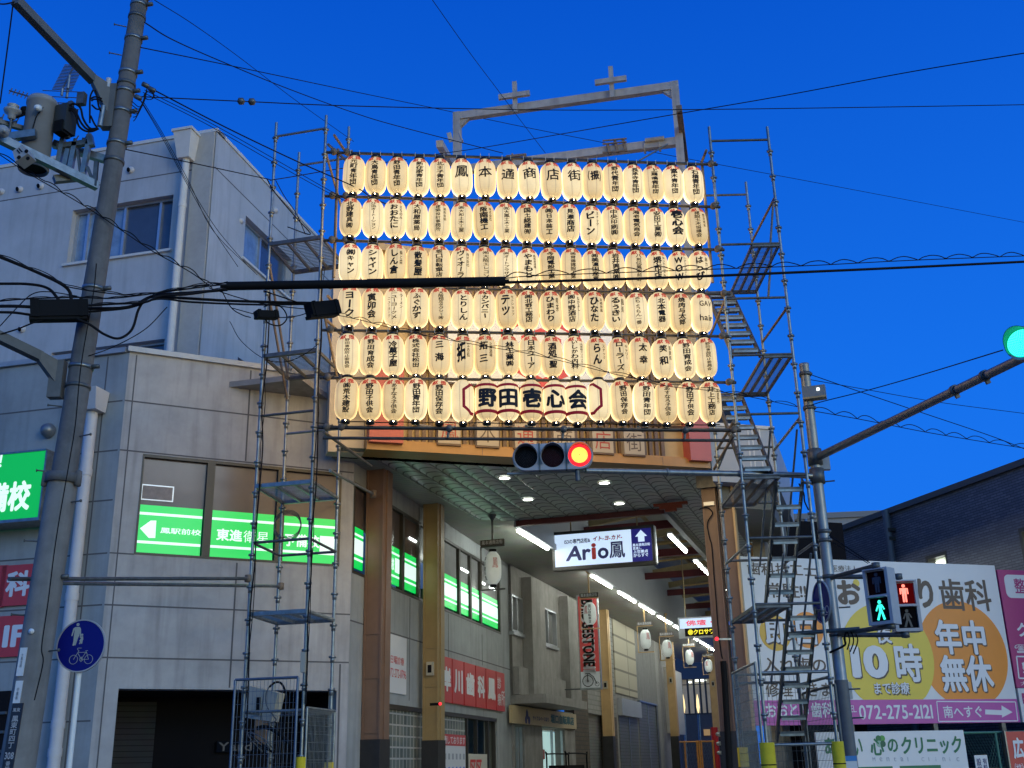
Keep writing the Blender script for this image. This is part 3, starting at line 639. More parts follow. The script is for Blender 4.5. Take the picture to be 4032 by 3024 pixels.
# ---------------------------------------------------------------- signs on the corner building
def corner_signs():
    gz0=4.985; gz1=CH.zz('G',865,15)
    def green_panel(name,label,fr,s0,s1,z0,z1,n,draw,group):
        t=thing(name,label,'lit sign',fr.pt((s0+s1)/2,z0,n),group)
        b=MB(); b.box(fr,s0,s1,z0,z1,n-0.03,n,M['lit_green']); obj('face',b,t)
        l=MB(); h=z1-z0
        for q in (0.79,0.19): l.box(fr,s0,s1,z0+h*q,z0+h*(q+0.055),n,n+0.004,M['lit_white'])
        obj('stripe',l,t)
        x=MB(); draw(x,fr,n+0.004)
        if x.v: obj('lettering',x,t)
    W=M['lit_white']; g='green lit sign panels in the corner windows'
    a=CH.sx('G',858,150); b=CH.sx('G',1258,150); c=CH.sx('G',1314,150); d=CH.sx('G',1704,200); e=CH.sx('G',1760,250); f=CH.sx('G',2096,300)
    def d1(x,fr,n):
        p=[fr.px('G',*q) for q in ((873,165),(940,117),(975,117),(968,225),(928,225))]; x.poly(fr,[p[0],p[4],p[3],p[2],p[1]],n-0.003,n,W)
        textpx(x,fr,'鳳駅前校','G',1002,158,1252,212,n,W,0.02)
    def d2(x,fr,n):
        textpx(x,fr,'東進','G',1352,165,1508,250,n,W,0.03); textpx(x,fr,'衛星','G',1520,178,1672,262,n,W,0.0)
    def d3(x,fr,n):
        textpx(x,fr,'予備校','G',1770,195,1990,290,n,W,0.03); boxpx(x,fr,'G',1995,212,2094,318,n-0.003,n,W)
    green_panel('window_sign','lit green window panel with white arrow pointing left',CH,a,b,gz0,gz1,-0.04,d1,g)
    green_panel('window_sign','middle lit green panel behind the scaffold with bold white characters',CH,c,d,gz0,gz1,-0.04,d2,g)
    green_panel('window_sign','lit green corner panel with three characters and a white block at its end',CH,e,f,gz0,gz1,-0.04,d3,g)
    g2='green and white lit strips in the arcade windows'
    z0=4.975;z1=5.70
    def wb(x,fr,n,s0,s1): x.box(fr,s0,s1,z0+0.24,z0+0.52,n-0.003,n,W)
    spans=[(140,216,380,'first lit green and white strip at the corner, left of the tan column'),(345,442,420,'lit green strip lettered in white between the two tan columns'),
           (464,545,500,'green and white lit strip just left of the olive column'),(686,798,600,'longest green and white lit strip, right of the olive column'),
           (814,870,660,'second green and white lit strip right of the olive column'),(884,936,720,'third green and white lit strip right of the olive column'),(948,1052,760,'last green and white lit strip at the far end of the windows')]
    for x0,x1,y,lab in spans:
        s0=BS.sx('H',x0,y)+0.02; s1=BS.sx('H',x1,y)-0.02
        if x0==345: dr=lambda x,fr,n: (x.box(fr,s0,s1,z0+0.25,z0+0.51,n-0.003,n-0.002,M['lit_green']), text(x,fr,'星予備校',s0+0.02,z0+0.26,s1-0.3,z0+0.50,n,W,0.03), x.box(fr,s1-0.25,s1,z0+0.24,z0+0.52,n-0.002,n,W))
        else: dr=lambda x,fr,n: wb(x,fr,n,s0,s1)
        green_panel('window_strip',lab,BS,s0,s1,z0,z1,-0.035,dr,g2)
    # green corner sign at the left edge of the picture
    s0=BL.sx('F',0,1450,0.5)-2.2; s1=BL.sx('F',262,1450,0.5); z1=BL.zz('F',140,1238,0.5); z0=BL.zz('G',110,110,0.5)
    t=thing('wall_sign','lit green cram school sign board partly hidden by the utility pole','lit sign',BL.pt(s1,z0,0.2))
    b=MB(); b.box(BL,s0,s1,z0,z1,0.05,0.5,M['lit_green_dim']); obj('face',b,t)
    b=MB(); b.box(BL,s0-0.02,s1+0.03,z0-0.05,z0,0.04,0.52,M['galv']); b.box(BL,s1,s1+0.03,z0,z1,0.04,0.52,M['galv']); b.box(BL,s0,s1,z1,z1+0.03,0.04,0.52,M['galv']); obj('frame',b,t)
    x=MB(); nn=0.504; q=BL.px('F',0,1420,nn); 
    textpx(x,BL,'い！','F',20,1305,135,1372,nn,M['lit_white'],0.02)
    A=BL.px('F',-70,1430,nn); B=BL.px('F',178,1592,nn); text(x,BL,'備校',A[0],B[1],B[0],A[1],nn,M['lit_white'],0.04)
    obj('lettering',x,t)
    # red square signs on the road face
    g='red signs on the road face'
    for nm,lab,q,body,tx in (('red_sign','upper red square sign with white brush character behind the pole',('G',30,405,185,645),None,('科','G',62,440,190,590)),
                          ('red_sign','lower red sign reading 1F in white behind the pole',('G',-20,720,140,965),None,('1F','G',42,775,165,905)),
                          ('red_sign','sliver of red sign at the left edge of the picture',('G',-120,412,24,660),None,None)):
        t=thing(nm,lab,'sign',BL.pt(BL.sx(*q[:3]),BL.zz(q[0],q[1],q[4]),0),g); b=MB(); boxpx(b,BL,q[0],q[1],q[2],q[3],q[4],0.004,0.05,M['red_sign']); obj('face',b,t)
        if tx: x=MB(); textpx(x,BL,tx[0],*tx[1:],0.054,M['txt_white'],0.04); obj('lettering',x,t)
    # dental clinic sign of six red panels on the arcade wall
    t=thing('clinic_sign','red sign of six panels with large white characters above the entrance','sign',BS.pt(5,2.9,0.1))
    z0=2.93; z1=3.86; es=[682,757,762,830,836,903,908,966,972,1031,1035,1086]
    for k,ch in enumerate('岸川歯科鳳'):
        s0=BS.sx('H',es[2*k],1100,0.08); s1=BS.sx('H',es[2*k+1],1120,0.08); b=MB(); b.box(BS,s0,s1,z0,z1,0.004,0.08,M['red_sign']); p=obj('panel',b,t)
        x=MB(); w_=s1-s0; text(x,BS,ch,s0+w_*0.12,z0+0.22,s1-w_*0.10,z1-0.20,0.084,M['txt_white'],0.05); obj('lettering',x,p)
    s0=BS.sx('H',es[10],1150,0.08); s1=BS.sx('H',es[11],1180,0.08); b=MB(); b.box(BS,s0,s1,z0,z1,0.004,0.08,M['red_sign']); p=obj('panel',b,t)
    x=MB(); w_=s1-s0; text(x,BS,'診',s0+w_*0.1,z0+0.52,s0+w_*0.55,z1-0.12,0.084,M['txt_white'],0.01); text(x,BS,'療',s0+w_*0.1,z0+0.12,s0+w_*0.5,z0+0.42,0.084,M['txt_white'],0.01); text(x,BS,'所',s0+w_*0.55,z0+0.12,s0+w_*0.95,z0+0.5,0.084,M['txt_white'],0.01); obj('lettering',x,p)
    # white notice boards between the columns
    t=thing('notice_board','white board with red opening days and phone number between the tan columns','sign',BS.pt(2,2.95,0.05))
    s0=BS.sx('H',352,1000); s1=BS.sx('H',466,1000); z1=BS.zz('H',352,820); z0=BS.zz('H',400,1195); b=MB(); b.box(BS,s0,s1,z0,z1,0.004,0.03,M['sign_white']); obj('board',b,t)
    x=MB(); dw=s1-s0; dh=z1-z0; text(x,BS,'日曜診療',s0+dw*0.12,z0+dh*0.50,s0+dw*0.85,z0+dh*0.64,0.034,M['txt_red'],0.0); text(x,BS,'072-272-0796',s0+dw*0.03,z0+dh*0.27,s0+dw*0.97,z0+dh*0.42,0.034,M['txt_red'],0.0); obj('lettering',x,t)
    t=thing('notice_board','edge of a white board with red letters hidden by the front tan column','sign',BS.pt(1.2,2.95,0.05))
    s2=BS.sx('H',225,1000); s3=BS.sx('H',346,1000); b=MB(); b.box(BS,s2,s3,z0,z1,0.004,0.03,M['sign_white']); obj('board',b,t); x=MB(); text(x,BS,'療',s3-0.22,z0+dh*0.52,s3-0.03,z0+dh*0.66,0.034,M['txt_red'],0.01); text(x,BS,'育',s3-0.22,z0+dh*0.28,s3-0.03,z0+dh*0.42,0.034,M['txt_red'],0.01); obj('lettering',x,t)
    # poster with red heading and blue dots on the glass blocks
    t=thing('poster','white poster with red heading and row of blue circles by the entrance','poster',BS.pt(4,1.2,0))
    s0=BS.sx('H',690,1500); s1=BS.sx('H',852,1500); zt=BS.zz('H',700,1445); b=MB(); b.box(BS,s0,s1,0.9,zt,-0.07,-0.04,M['sign_white']); obj('sheet',b,t)
    b=MB(); zr=BS.zz('H',770,1520); b.box(BS,s0,s1,zr,zt,-0.04,-0.036,M['red_sign']); obj('heading',b,t)
    x=MB(); text(x,BS,'診療しております',s0+0.05,zr+0.03,s1-0.05,zt-0.03,-0.032,M['txt_white'],0.02)
    for k in range(7):
        q=s0+(s1-s0)*(k+0.5)/7; x.box(BS,q-0.06,q+0.06,zr-0.28,zr-0.16,-0.04,-0.036,M['txt_grey']); disc(x,BS,q,zr-0.50,0.075,-0.04,-0.036,mat('blue_dot',(0.04,0.16,0.62),0.4) if k==0 else bpy.data.materials['blue_dot'],20)
    obj('lettering',x,t)
    t=thing('poster','small white notice with red characters on the entrance glass','poster',BS.pt(7,1.2,0))
    b=MB(); s0=BS.sx('H',868,1600); s1=BS.sx('H',982,1600); zt=BS.zz('H',925,1572); b.box(BS,s0,s1,1.0,zt,-0.03,-0.02,mat('pale_notice',(0.5,0.49,0.42),0.5)); obj('sheet',b,t)
    x=MB(); text(x,BS,'区区',s0+0.1,zt-0.55,s1-0.5,zt-0.12,-0.016,M['txt_red'],0.03); obj('lettering',x,t)
    t=thing('name_plate','dark name plate with blue letters in the shuttered corner recess','sign',CH.pt(2.2,1.2,-1.6))
    b=MB(); nn=-1.6; s0,z1=CH.px('G',1350,1492,nn); s1=s0+1.0; z0=CH.zz('G',1350,1562,nn); b.box(CH,s0,s1,z0,z1,nn-0.06,nn,mat('recess_plate_navy',(0.006,0.009,0.016),0.8,spec=0.05)); obj('plate',b,t)
    x=MB(); text(x,CH,'Yard',s0+0.03,z0+0.02,s0+0.6,z1-0.02,nn+0.004,mat('plate_letters',(0.02,0.035,0.07),0.4),0.01); obj('lettering',x,t)
corner_signs()
# ================================================================ gate of the arcade
ad=Vec((math.sin(math.radians(AR)),math.cos(math.radians(AR)),0)); an=Vec((ad.y,-ad.x,0))   # along the arcade, to its right
CZ=6.82
M['scales']=scale_mat('fish_scale_ceiling',Frame((0,24,0),AR),(0.50,0.545,0.52))
M['ceiling_lines']=stripe_mat('lined_ceiling',Frame((0,24,0),AR),(0.36,0.35,0.31),0.14,0,0.5,0.1,0.01,0.5,0.12)
M['soffit_metal']=mat('polished_soffit',(0.20,0.25,0.23),0.16,metal=0.55,noise=0.15,scale=1.2)
FB=Frame((-0.15,29.8),17.0)
A0=Vec((0.03,24.3,0)); A1=Vec((3.23,23.33,0)); R1=Vec((4.35,20.6,0))
def gate():
    t=thing('arcade_gate','golden arcade entrance front with brown slats behind the rows of lanterns','gate',GF.pt(3.2,6.8,0))
    O=M['orange']; zt=GF.zz('m',450,420); SL=6.47
    b=MB(); b.box(GF,0,SL,6.80,zt,-0.5,0,O)
    for q in (0.0,2.05,3.9,5.5): b.box(GF,q+0.002,q+0.010,6.81,zt-0.01,0,0.003,M['groove'])
    b.box(GF,0,SL,zt,zt+0.05,-0.4,-0.08,O)
    obj('fascia_board',b,t)
    w=MB(); TOP=10.75; w.box(GF,0,SL,zt+0.05,TOP,-0.42,-0.18,M['gold_wall']); obj('backing_wall',w,t)
    s=MB(); z0=GF.zz('n',330,650,-0.1); n=0; q=0.75
    while q<5.62: s.box(GF,q,q+0.066,z0,TOP-0.2,-0.18,-0.11,M['slat']); q+=0.123
    obj('slats',s,t)
    c=MB()
    for z in (8.35,9.6,10.62): c.box(GF,0.05,SL-0.05,z,z+0.13,-0.11,-0.04,M['gold_wall'])
    obj('cross_rail',c,t)
    p=MB(); p.box(GF,-0.62,-0.003,6.80,TOP-0.4,-0.6,-0.28,mat('cream_side_panel',(0.50,0.43,0.33),0.6,noise=0.08)); obj('side_panel',p,t)
    for s0,s1 in ((GF.sx('n',690,550,0.12),SL-0.02),(0.03,0.62)):
        r=MB(); r.box(GF,s0,s1,GF.zz('n',700,665,0.12),GF.zz('n',700,665,0.12)+1.35,-0.18,0.12,M['red_box']); obj('red_box',r,t)
    # name tiles
    x0=[('D',1050),('D',1330),('D',1605),('E',410),('E',690),('E',917)]
    for k,ch in enumerate('鳳本通商店街'):
        zc=GF.zz('E',917,1085,0.06); sm=GF.sx(x0[k][0],x0[k][1],1000,0.06); b=MB(); b.box(GF,sm-0.20,sm+0.20,zc,zc+0.46,-0.18,0.06,mat('tile_cream',(0.34,0.29,0.23),0.5) if k==0 else bpy.data.materials['tile_cream']); b.box(GF,sm-0.215,sm+0.215,zc-0.03,zc,-0.18,0.05,M['slat']); tl=obj('name_tile',b,t)
        x=MB(); text(x,GF,ch,sm-0.155,zc+0.06,sm+0.155,zc+0.40,0.064,M['txt_brown'] if k%2 else mat('tile_red_ink',(0.30,0.04,0.03),0.6),0.0); obj('lettering',x,tl)
    # emblem board
    e=MB(); s0=GF.sx('D',1040,300,0.0); s1=GF.sx('E',760,300,0.0); z1=GF.zz('D',1600,80,0.0); zb=GF.zz('D',1600,600,0.0); e.box(GF,s0,s1,zb,z1,-0.10,0.0,M['sign_white']); em=obj('emblem_board',e,t)
    x=MB(); cs=GF.sx('D',1720,300,0.02); cz=(zb+z1)/2+0.1; R=0.78
    for k in range(6):
        a=math.pi/6+k*math.pi/3; b_=a+math.pi/3
        for (ra,rb) in ((R,R*0.78),(R*0.5,R*0.36)):
            x.poly(GF,[(cs+ra*math.cos(a)*1.15,cz+ra*math.sin(a)),(cs+ra*math.cos(b_)*1.15,cz+ra*math.sin(b_)),(cs+rb*math.cos(b_)*1.15,cz+rb*math.sin(b_)),(cs+rb*math.cos(a)*1.15,cz+rb*math.sin(a))],0.0,0.006+0.0001*k,M['red_sign'])
    obj('emblem',x,em)
    # ceiling
    sf=MB(); P1=GF.pt(-0.45,0,-0.05); P2=GF.pt(SL,0,-0.02)
    F=lambda v,z=CZ: (v.x,v.y,z)
    q0=GF.pt(-0.5,0,-0.75); q1=GF.pt(SL+0.1,0,-0.75)
    sf.add([F(P1),F(P2),F(q1),F(q0)],[(3,2,1,0)],M['soffit_metal']); obj('soffit_edge',sf,t)
    sf=MB(); B5=BS.pt(5.45,0,0.02); B0=BS.pt(0.05,0,0.02)
    bw=an*0.75
    sf.add([F(q0+bw*0.9),F(q1),F(R1),F(A1),F(A0),F(B5+bw)],[(5,4,3,2,1,0)],M['scales'])
    far=ad*38
    sf.add([F(A1),F(R1),F(R1+ad*9),F(A1+ad*9)],[(3,2,1,0)],M['scales'])
    obj('scale_ceiling',sf,t)
    sf=MB(); sf.add([F(q0),F(q0+bw*0.9),F(B5+bw),F(B5)],[(3,2,1,0)],M['ceiling_lines'])
    L0=B5; sf.add([F(B5),F(B5+bw),F(A0),F(A0+far),F(FB.pt(34,0,-0.5)),F(FB.pt(0,0,-0.5)),F(BS.pt(11,0,-0.3))],[(6,5,4,3,2,1,0)],M['ceiling_lines'])
    sf.add([F(A1+ad*9),F(R1+ad*9),F(R1+far),F(A1+far)],[(3,2,1,0)],M['ceiling_lines'])
    obj('side_ceiling',sf,t)
    # upper roof seen through the opening
    r=MB(); up=Vec((0,0,1)); W=(A1-A0).dot(an)
    for o,sgn in ((A0,-1),(A1,1)):
        v=[o,o+far]; r.add([F(v[0],CZ-0.02),F(v[1],CZ-0.02),F(v[1],8.4),F(v[0],8.4)],[(0,1,2,3)],M['grey_clad'])
        r.bar(F(v[0],CZ-0.06),F(v[1],CZ-0.06),0.12,0.14,M['grey_clad'])
    r.add([F(A0,CZ-0.02),F(A1,CZ-0.02),F(A1,8.4),F(A0,8.4)],[(0,1,2,3)],M['grey_clad'])
    r.bar(F(A0,CZ-0.06),F(A1,CZ-0.06),0.10,0.12,M['red_beam'])
    r.add([F(A0-an*1.5,9.1),F(A1+an*1.5,9.1),F(A1+an*1.5+far,9.1),F(A0-an*1.5+far,9.1)],[(3,2,1,0)],M['roof_panel'])
    obj('upper_roof',r,t)
    for i in range(9):
        bm=MB(); o=A0+ad*(2.0+i*4.2); bm.bar(F(o,7.75),F(o+an*W,7.75),0.12,0.22,M['red_beam']); obj('red_beam',bm,t)
    for i in range(12):
        bm=MB(); o=A0+ad*(0.6+i*3.1); bm.bar(F(o,8.1),F(o+an*W,8.45),0.16,0.20,M['tan_beam']); 
        bm.bar(F(o,8.5),F(o+an*W+ad*1.5,8.9),0.07,0.07,M['tan_beam'])
        bm.bar(F(o+an*W,8.5),F(o+ad*1.5,8.9),0.07,0.07,M['tan_beam']); obj('tan_beam',bm,t)
    bm=MB()
    for q in (0.25,0.5,0.75): bm.bar(F(A0+an*W*q,8.95),F(A0+an*W*q+far,8.95),0.08,0.10,M['tan_beam'])
    obj('roof_purlins',bm,t)
    # outer roof over the gate and grey canopy wing on the right
    rr=MB(); rr.add([F(P1,7.6),F(P2,7.6),F(R1,7.6),F(A1,8.5),F(A0,8.5),F(B5,7.6)],[(0,1,2,3,4,5)],M['grey_clad']); obj('gate_roof',rr,t)
    wg=MB(); s0=SL+0.05; s1=GF.sx('n',1760,600,0.0); za=GF.zz('n',1100,930); zb_=GF.zz('n',1530,270)
    wg.hexa([GF.pt(s0,za,-0.05),GF.pt(s1,za,-0.05),GF.pt(s1,za,-0.05)+ad*4,GF.pt(s0,za,-0.05)+ad*4,GF.pt(s0,zb_,-0.05),GF.pt(s1,zb_,-0.05),GF.pt(s1,zb_,-0.05)+ad*4,GF.pt(s0,zb_,-0.05)+ad*4],M['grey_clad'])
    for q in (s0+0.9,s1-0.55,s1-0.3): wg.box(GF,q,q+0.03,za,zb_,-0.05,-0.046,M['white_trim'])
    wg.box(GF,s0-0.02,s1+0.03,zb_,zb_+0.06,-0.3,-0.02,M['white_trim'])
    obj('canopy_wing',wg,t)
    wu=MB(); wu.hexa([GF.pt(s0+0.3,za-0.42,-0.35)+ad*0,GF.pt(s1-0.02,za-0.42,-0.35),GF.pt(s1-0.02,za-0.42,-0.35)+ad*3.6,GF.pt(s0+0.3,za-0.42,-0.35)+ad*3.6,GF.pt(s0+0.3,za-0.004,-0.35),GF.pt(s1-0.02,za-0.004,-0.35),GF.pt(s1-0.02,za-0.004,-0.35)+ad*3.6,GF.pt(s0+0.3,za-0.004,-0.35)+ad*3.6],stripe_mat('canopy_underside',GF,(0.20,0.18,0.14),0.12,2,0.5,0.2)); obj('canopy_underside',wu,t)
    # orange cross-shaped bracket on the ceiling
    g=MB(); c=atZ(('f',1255,310),CZ-0.05)
    for k,(x,h) in enumerate(((0.36,0.05),(0.24,0.12),(0.12,0.18))): g.bar(c-an*x+Vec((0,0,0.02-h/2)),c+an*x+Vec((0,0,0.02-h/2)),0.12-0.01*k,h,mat('rust_red_bracket',(0.28,0.05,0.02),0.6) if k==0 else bpy.data.materials['rust_red_bracket'])
    obj('ceiling_bracket',g,t)
gate()
# ---------------------------------------------------------------- columns
def column(label, P, w, d, z, bz, mt, group='arcade columns', boxz=None):
    fr=Frame(P,AR+90); t=thing('arcade_column',label,'column',fr.pt(0,0,0),group)
    b=MB(); b.box(fr,-w/2,w/2,bz,z,-d,0,mt)
    for s in (-w/2,w/2-0.03): b.box(fr,s,s+0.03,bz,z,0,0.02,mt)
    b.box(fr,-w/2-0.02,-w/2,bz,z,-d*0.7,-d*0.3,mt); b.box(fr,w/2,w/2+0.02,bz,z,-d*0.7,-d*0.3,mt)
    for q in (bz+0.10,bz+1.0,bz+1.75): b.box(fr,-w/2+0.03,w/2-0.03,q,q+0.035,0,0.012,mt)
    obj('shaft',b,t)
    c=MB(); c.box(fr,-w/2-0.012,w/2+0.012,0,bz,-d-0.012,0.03,M['col_base']); obj('base',c,t)
    if boxz:
        e=MB(); e.box(fr,-0.06,0.08,boxz,boxz+0.26,0.0,0.07,M['beige_box']); e.box(fr,-0.03,0.05,boxz+0.05,boxz+0.2,0.07,0.075,M['dark']); obj('switch_box',e,t)
    return t,fr
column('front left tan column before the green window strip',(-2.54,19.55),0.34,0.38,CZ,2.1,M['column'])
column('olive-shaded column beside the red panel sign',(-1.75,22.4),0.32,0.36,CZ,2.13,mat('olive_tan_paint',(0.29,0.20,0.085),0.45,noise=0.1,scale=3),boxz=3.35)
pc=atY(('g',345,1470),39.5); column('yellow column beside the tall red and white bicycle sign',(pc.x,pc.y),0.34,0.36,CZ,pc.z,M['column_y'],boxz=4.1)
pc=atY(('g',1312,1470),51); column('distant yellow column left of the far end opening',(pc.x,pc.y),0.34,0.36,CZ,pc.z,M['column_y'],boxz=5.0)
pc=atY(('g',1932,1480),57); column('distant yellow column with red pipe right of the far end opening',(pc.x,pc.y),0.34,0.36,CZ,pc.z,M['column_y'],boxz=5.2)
tR,frR=column('front right tan column wrapped with a black cable',(3.70,20.5),0.26,0.34,CZ,2.12,M['column'])
b=MB(); b.box(frR,0.18,0.42,2.12,CZ,-0.35,-0.05,M['column']); b.box(frR,0.42,0.46,2.12,CZ,-0.30,-0.02,M['column_y']); obj('side_post',b,tR)
b=MB(); b.box(frR,0.17,0.47,0,2.12,-0.36,-0.03,M['col_base']); obj('side_base',b,tR)
b=MB(); b.box(frR,-0.10,0.10,frR.zz('n',910,1240),frR.zz('n',910,1240)+0.07,0.0,0.05,M['frame_alu']); b.box(frR,-0.2,0.25,6.55,6.8,-0.05,0.10,M['galv_d']); obj('bracket',b,tR)
cb=[frR.pt(*frR.px('n',*q),0.04) for q in ((805,1290),(840,1270),(905,1265),(960,1310),(965,1350),(920,1420),(905,1480),(915,1560),(935,1650))]
cb+= [frR.pt(*frR.px('a',*q),0.04) for q in ((330,500),(360,900),(385,1200),(405,1480))]+[frR.pt(*frR.px('b',*q),0.04) for q in ((440,200),(460,300))]
b=MB(); b.tube(spline(cb,5),0.012,M['wire'],6); e=frR.px('b',470,330); e2=frR.px('b',510,1300); b.tube([frR.pt(e[0],e[1],0.05),frR.pt(e[0],e[1]-0.3,0.06),frR.pt(e2[0],0.9,0.06)],0.055,M['black'],10)
o=obj('black_cable',b); o['label']='black cable and conduit running down the front right tan column'; o['category']='cable'
b=MB(); q=atY(('b',385,50),20.2); b.lathe([(0,-0.02),(0.03,-0.02),(0.035,0.02),(0,0.03)],q,mat('red_led',(0.5,0,0),0.4,emit=(1,0.03,0.05),estr=2.0),12,ax=(0,-1,0)); b.bar(q+Vec((0.05,0.05,0)),q+Vec((0.3,0.1,0)),0.03,0.03,M['galv'])
o=obj('warning_lamp',b); o['label']='small glowing red warning lamp on the front right column'; o['category']='lamp'
b=MB(); q=atY(('H',685,1260),22.0); b.lathe([(0,-0.02),(0.025,-0.02),(0.03,0.02),(0.0,0.03)],q,bpy.data.materials['red_led'],12,ax=(0,-1,0)); b.bar(q+Vec((-0.02,0.05,0)),q+Vec((-0.2,0.12,0)),0.05,0.05,M['black'])
o=obj('warning_lamp',b); o['label']='tiny red warning lamp on the olive column'; o['category']='lamp'
# ---------------------------------------------------------------- lights
def tube_light(P, L, label, group):
    t=thing('fluorescent_light',label,'ceiling light',P,group); a=P; b_=P+ad*L
    h=MB(); h.bar(a+Vec((0,0,0.0)),b_+Vec((0,0,0.0)),0.11,0.05,M['white_paint']); obj('housing',h,t)
    l=MB(); l.tube([a-Vec((0,0,0.055))+ad*0.03,b_-Vec((0,0,0.055))-ad*0.03],0.03,M['tube'],10); obj('tube',l,t)
od=['first','second','third','fourth','fifth','sixth','seventh','eighth','ninth']
g='fluorescent tubes along the left ceiling edge'
for k,Y in enumerate((24.67,31.16,34.42,37.47,40.6,43.7,46.8,49.9,53.0)):
    P=Vec((0.05+(Y-24.67)*ad.x/ad.y,Y,CZ-0.09)); tube_light(P,2.45,'bright white fluorescent tube, %s along the left ceiling edge counting inward'%od[k],g)
g='fluorescent tubes along the right ceiling edge'
for k,Y in enumerate((25.6,29.15,32.6,36.1,45.0)):
    P=Vec((3.62+(Y-25.6)*ad.x/ad.y,Y,CZ-0.09)); tube_light(P,2.35,'bright white fluorescent tube, %s along the right ceiling edge counting inward'%od[k],g)
for q,lab in ((('D',1450,1252),'round recessed downlight nearest the dark traffic signal lens'),(('E',700,1288),'round recessed downlight below the red signal lens'),(('D',1620,1408),'inner round downlight on the left half of the scale ceiling'),(('E',808,1438),'inner round downlight close to the rust coloured ceiling bracket')):
    c=atZ(q,CZ); t=thing('downlight',lab,'ceiling light',c,'downlights in the scale ceiling')
    b=MB(); b.lathe([(0.14,-0.004),(0.14,-0.02),(0.105,-0.02)],c,M['white_paint'],24); obj('rim',b,t)
    b=MB(); b.lathe([(0.105,-0.018),(0.0,-0.016)],c,M['downlight'],24); obj('lens',b,t)
# ---------------------------------------------------------------- hanging white lanterns
def white_lantern(z,x0,y0,x1,y1,Y,lab,frz=True,chars=None,side=0.3):
    c=atY((z,(x0+x1)/2,(y0+y1)/2),Y); fr=Frame((c.x,c.y),AR+90)
    a=atY((z,x0,y0),Y); b_=atY((z,x1,y1),Y); R=0.18; H=(a.z-b_.z)*0.98
    t=thing('hanging_lantern',lab,'lantern',(c.x,c.y,c.z-H/2-0.2),'white lanterns hanging in the arcade')
    p=MB(); prof=[]
    for i in range(15):
        u=-1+2*i/14; prof.append((max(0.07,R*(1-abs(u)**3.6)**0.5),u*H/2))
    p.lathe(prof,c,M['paper_white'],24); obj('paper_body',p,t)
    k=MB(); k.lathe([(0.0,-H/2-0.05),(0.075,-H/2-0.05),(0.075,-H/2+0.01)],c,M['black_gloss'],16); k.lathe([(0.085,H/2-0.01),(0.085,H/2+0.05),(0,H/2+0.05)],c,M['black_gloss'],16); obj('end_caps',k,t)
    f=MB(); T=M['column_y'] if Y>25 else M['galv_d']; zt=c.z+H/2+0.12; zb=c.z-H/2-0.10
    f.bar(fr.pt(-0.27,zt,0),fr.pt(0.27,zt,0),0.04,0.03,T); f.bar(fr.pt(-0.27,zb,0),fr.pt(0.27,zb,0),0.03,0.03,T); f.bar(fr.pt(-0.27,zb,0),fr.pt(-0.27,zt,0),0.03,0.03,T)
    f.tube([fr.pt(0,zt,0),fr.pt(0,CZ-0.02,0)],0.025,T,8); f.lathe([(0.10,0.0),(0.03,-0.12)],(c.x,c.y,CZ),T,12); obj('hanger_frame',f,t)
    s=MB(); s.box(fr,-0.27,0.27,zt+0.02,zt+0.14,-0.03,0.03,mat('dark_name_strip',(0.10,0.085,0.07),0.5) if 'dark_name_strip' not in bpy.data.materials else bpy.data.materials['dark_name_strip']); nb=obj('name_strip',s,t)
    x=MB(); text(x,fr,'鳳本通商店街',-0.24,zt+0.035,0.24,zt+0.125,0.034,M['txt_white'],0.02); obj('lettering',x,nb)
    x=MB(); 
    def put(txt,ang,w_,z0,z1,mt,vert,wt):
        V,T_,(ax,ay,bx,by)=layout(txt,wt,vert)
        P=[]
        for u,v in V:
            uu=(u-(ax+bx)/2)/(bx-ax)*w_/R+ang; zz=z0+(v-ay)/(by-ay)*(z1-z0); tt=abs(zz)/(H/2); rr=max(0.07,R*(1-min(1,tt)**3.6)**0.5)+0.004
            P.append(c+fr.d*math.sin(uu)*rr+fr.n*math.cos(uu)*rr+Vec((0,0,zz)))
        x.add(P,T_,mt)
    put('鳳',side,0.12,-0.02,0.20,M['txt_red'],False,0.0)
    if chars: put(chars,-side-0.25,0.085,-0.27,0.24,M['ink'],True,0.02)
    obj('lettering',x,t)
white_lantern('H',962,312,1064,520,23.6,'white paper lantern with black column of characters beside the window strips',chars='岸川歯科鳳',side=0.62)
white_lantern('H',1576,628,1656,770,31.0,'white lantern hanging over the tall red bicycle sign',chars='堀口自転車店',side=-0.45)
white_lantern('H',1930,797,1995,920,38.0,'off-white lantern left of the distant yellow column, before grey wall',side=0.7)
white_lantern('H',2066,860,2128,970,41.0,'white lantern overlapping the distant left yellow column',side=0.7)
white_lantern('g',1470,212,1592,436,48.0,'white lantern hanging against the dark blue far building',side=0.9)
white_lantern('g',1748,352,1862,542,53.0,'smallest white lantern beside the distant right yellow column',side=-0.3)
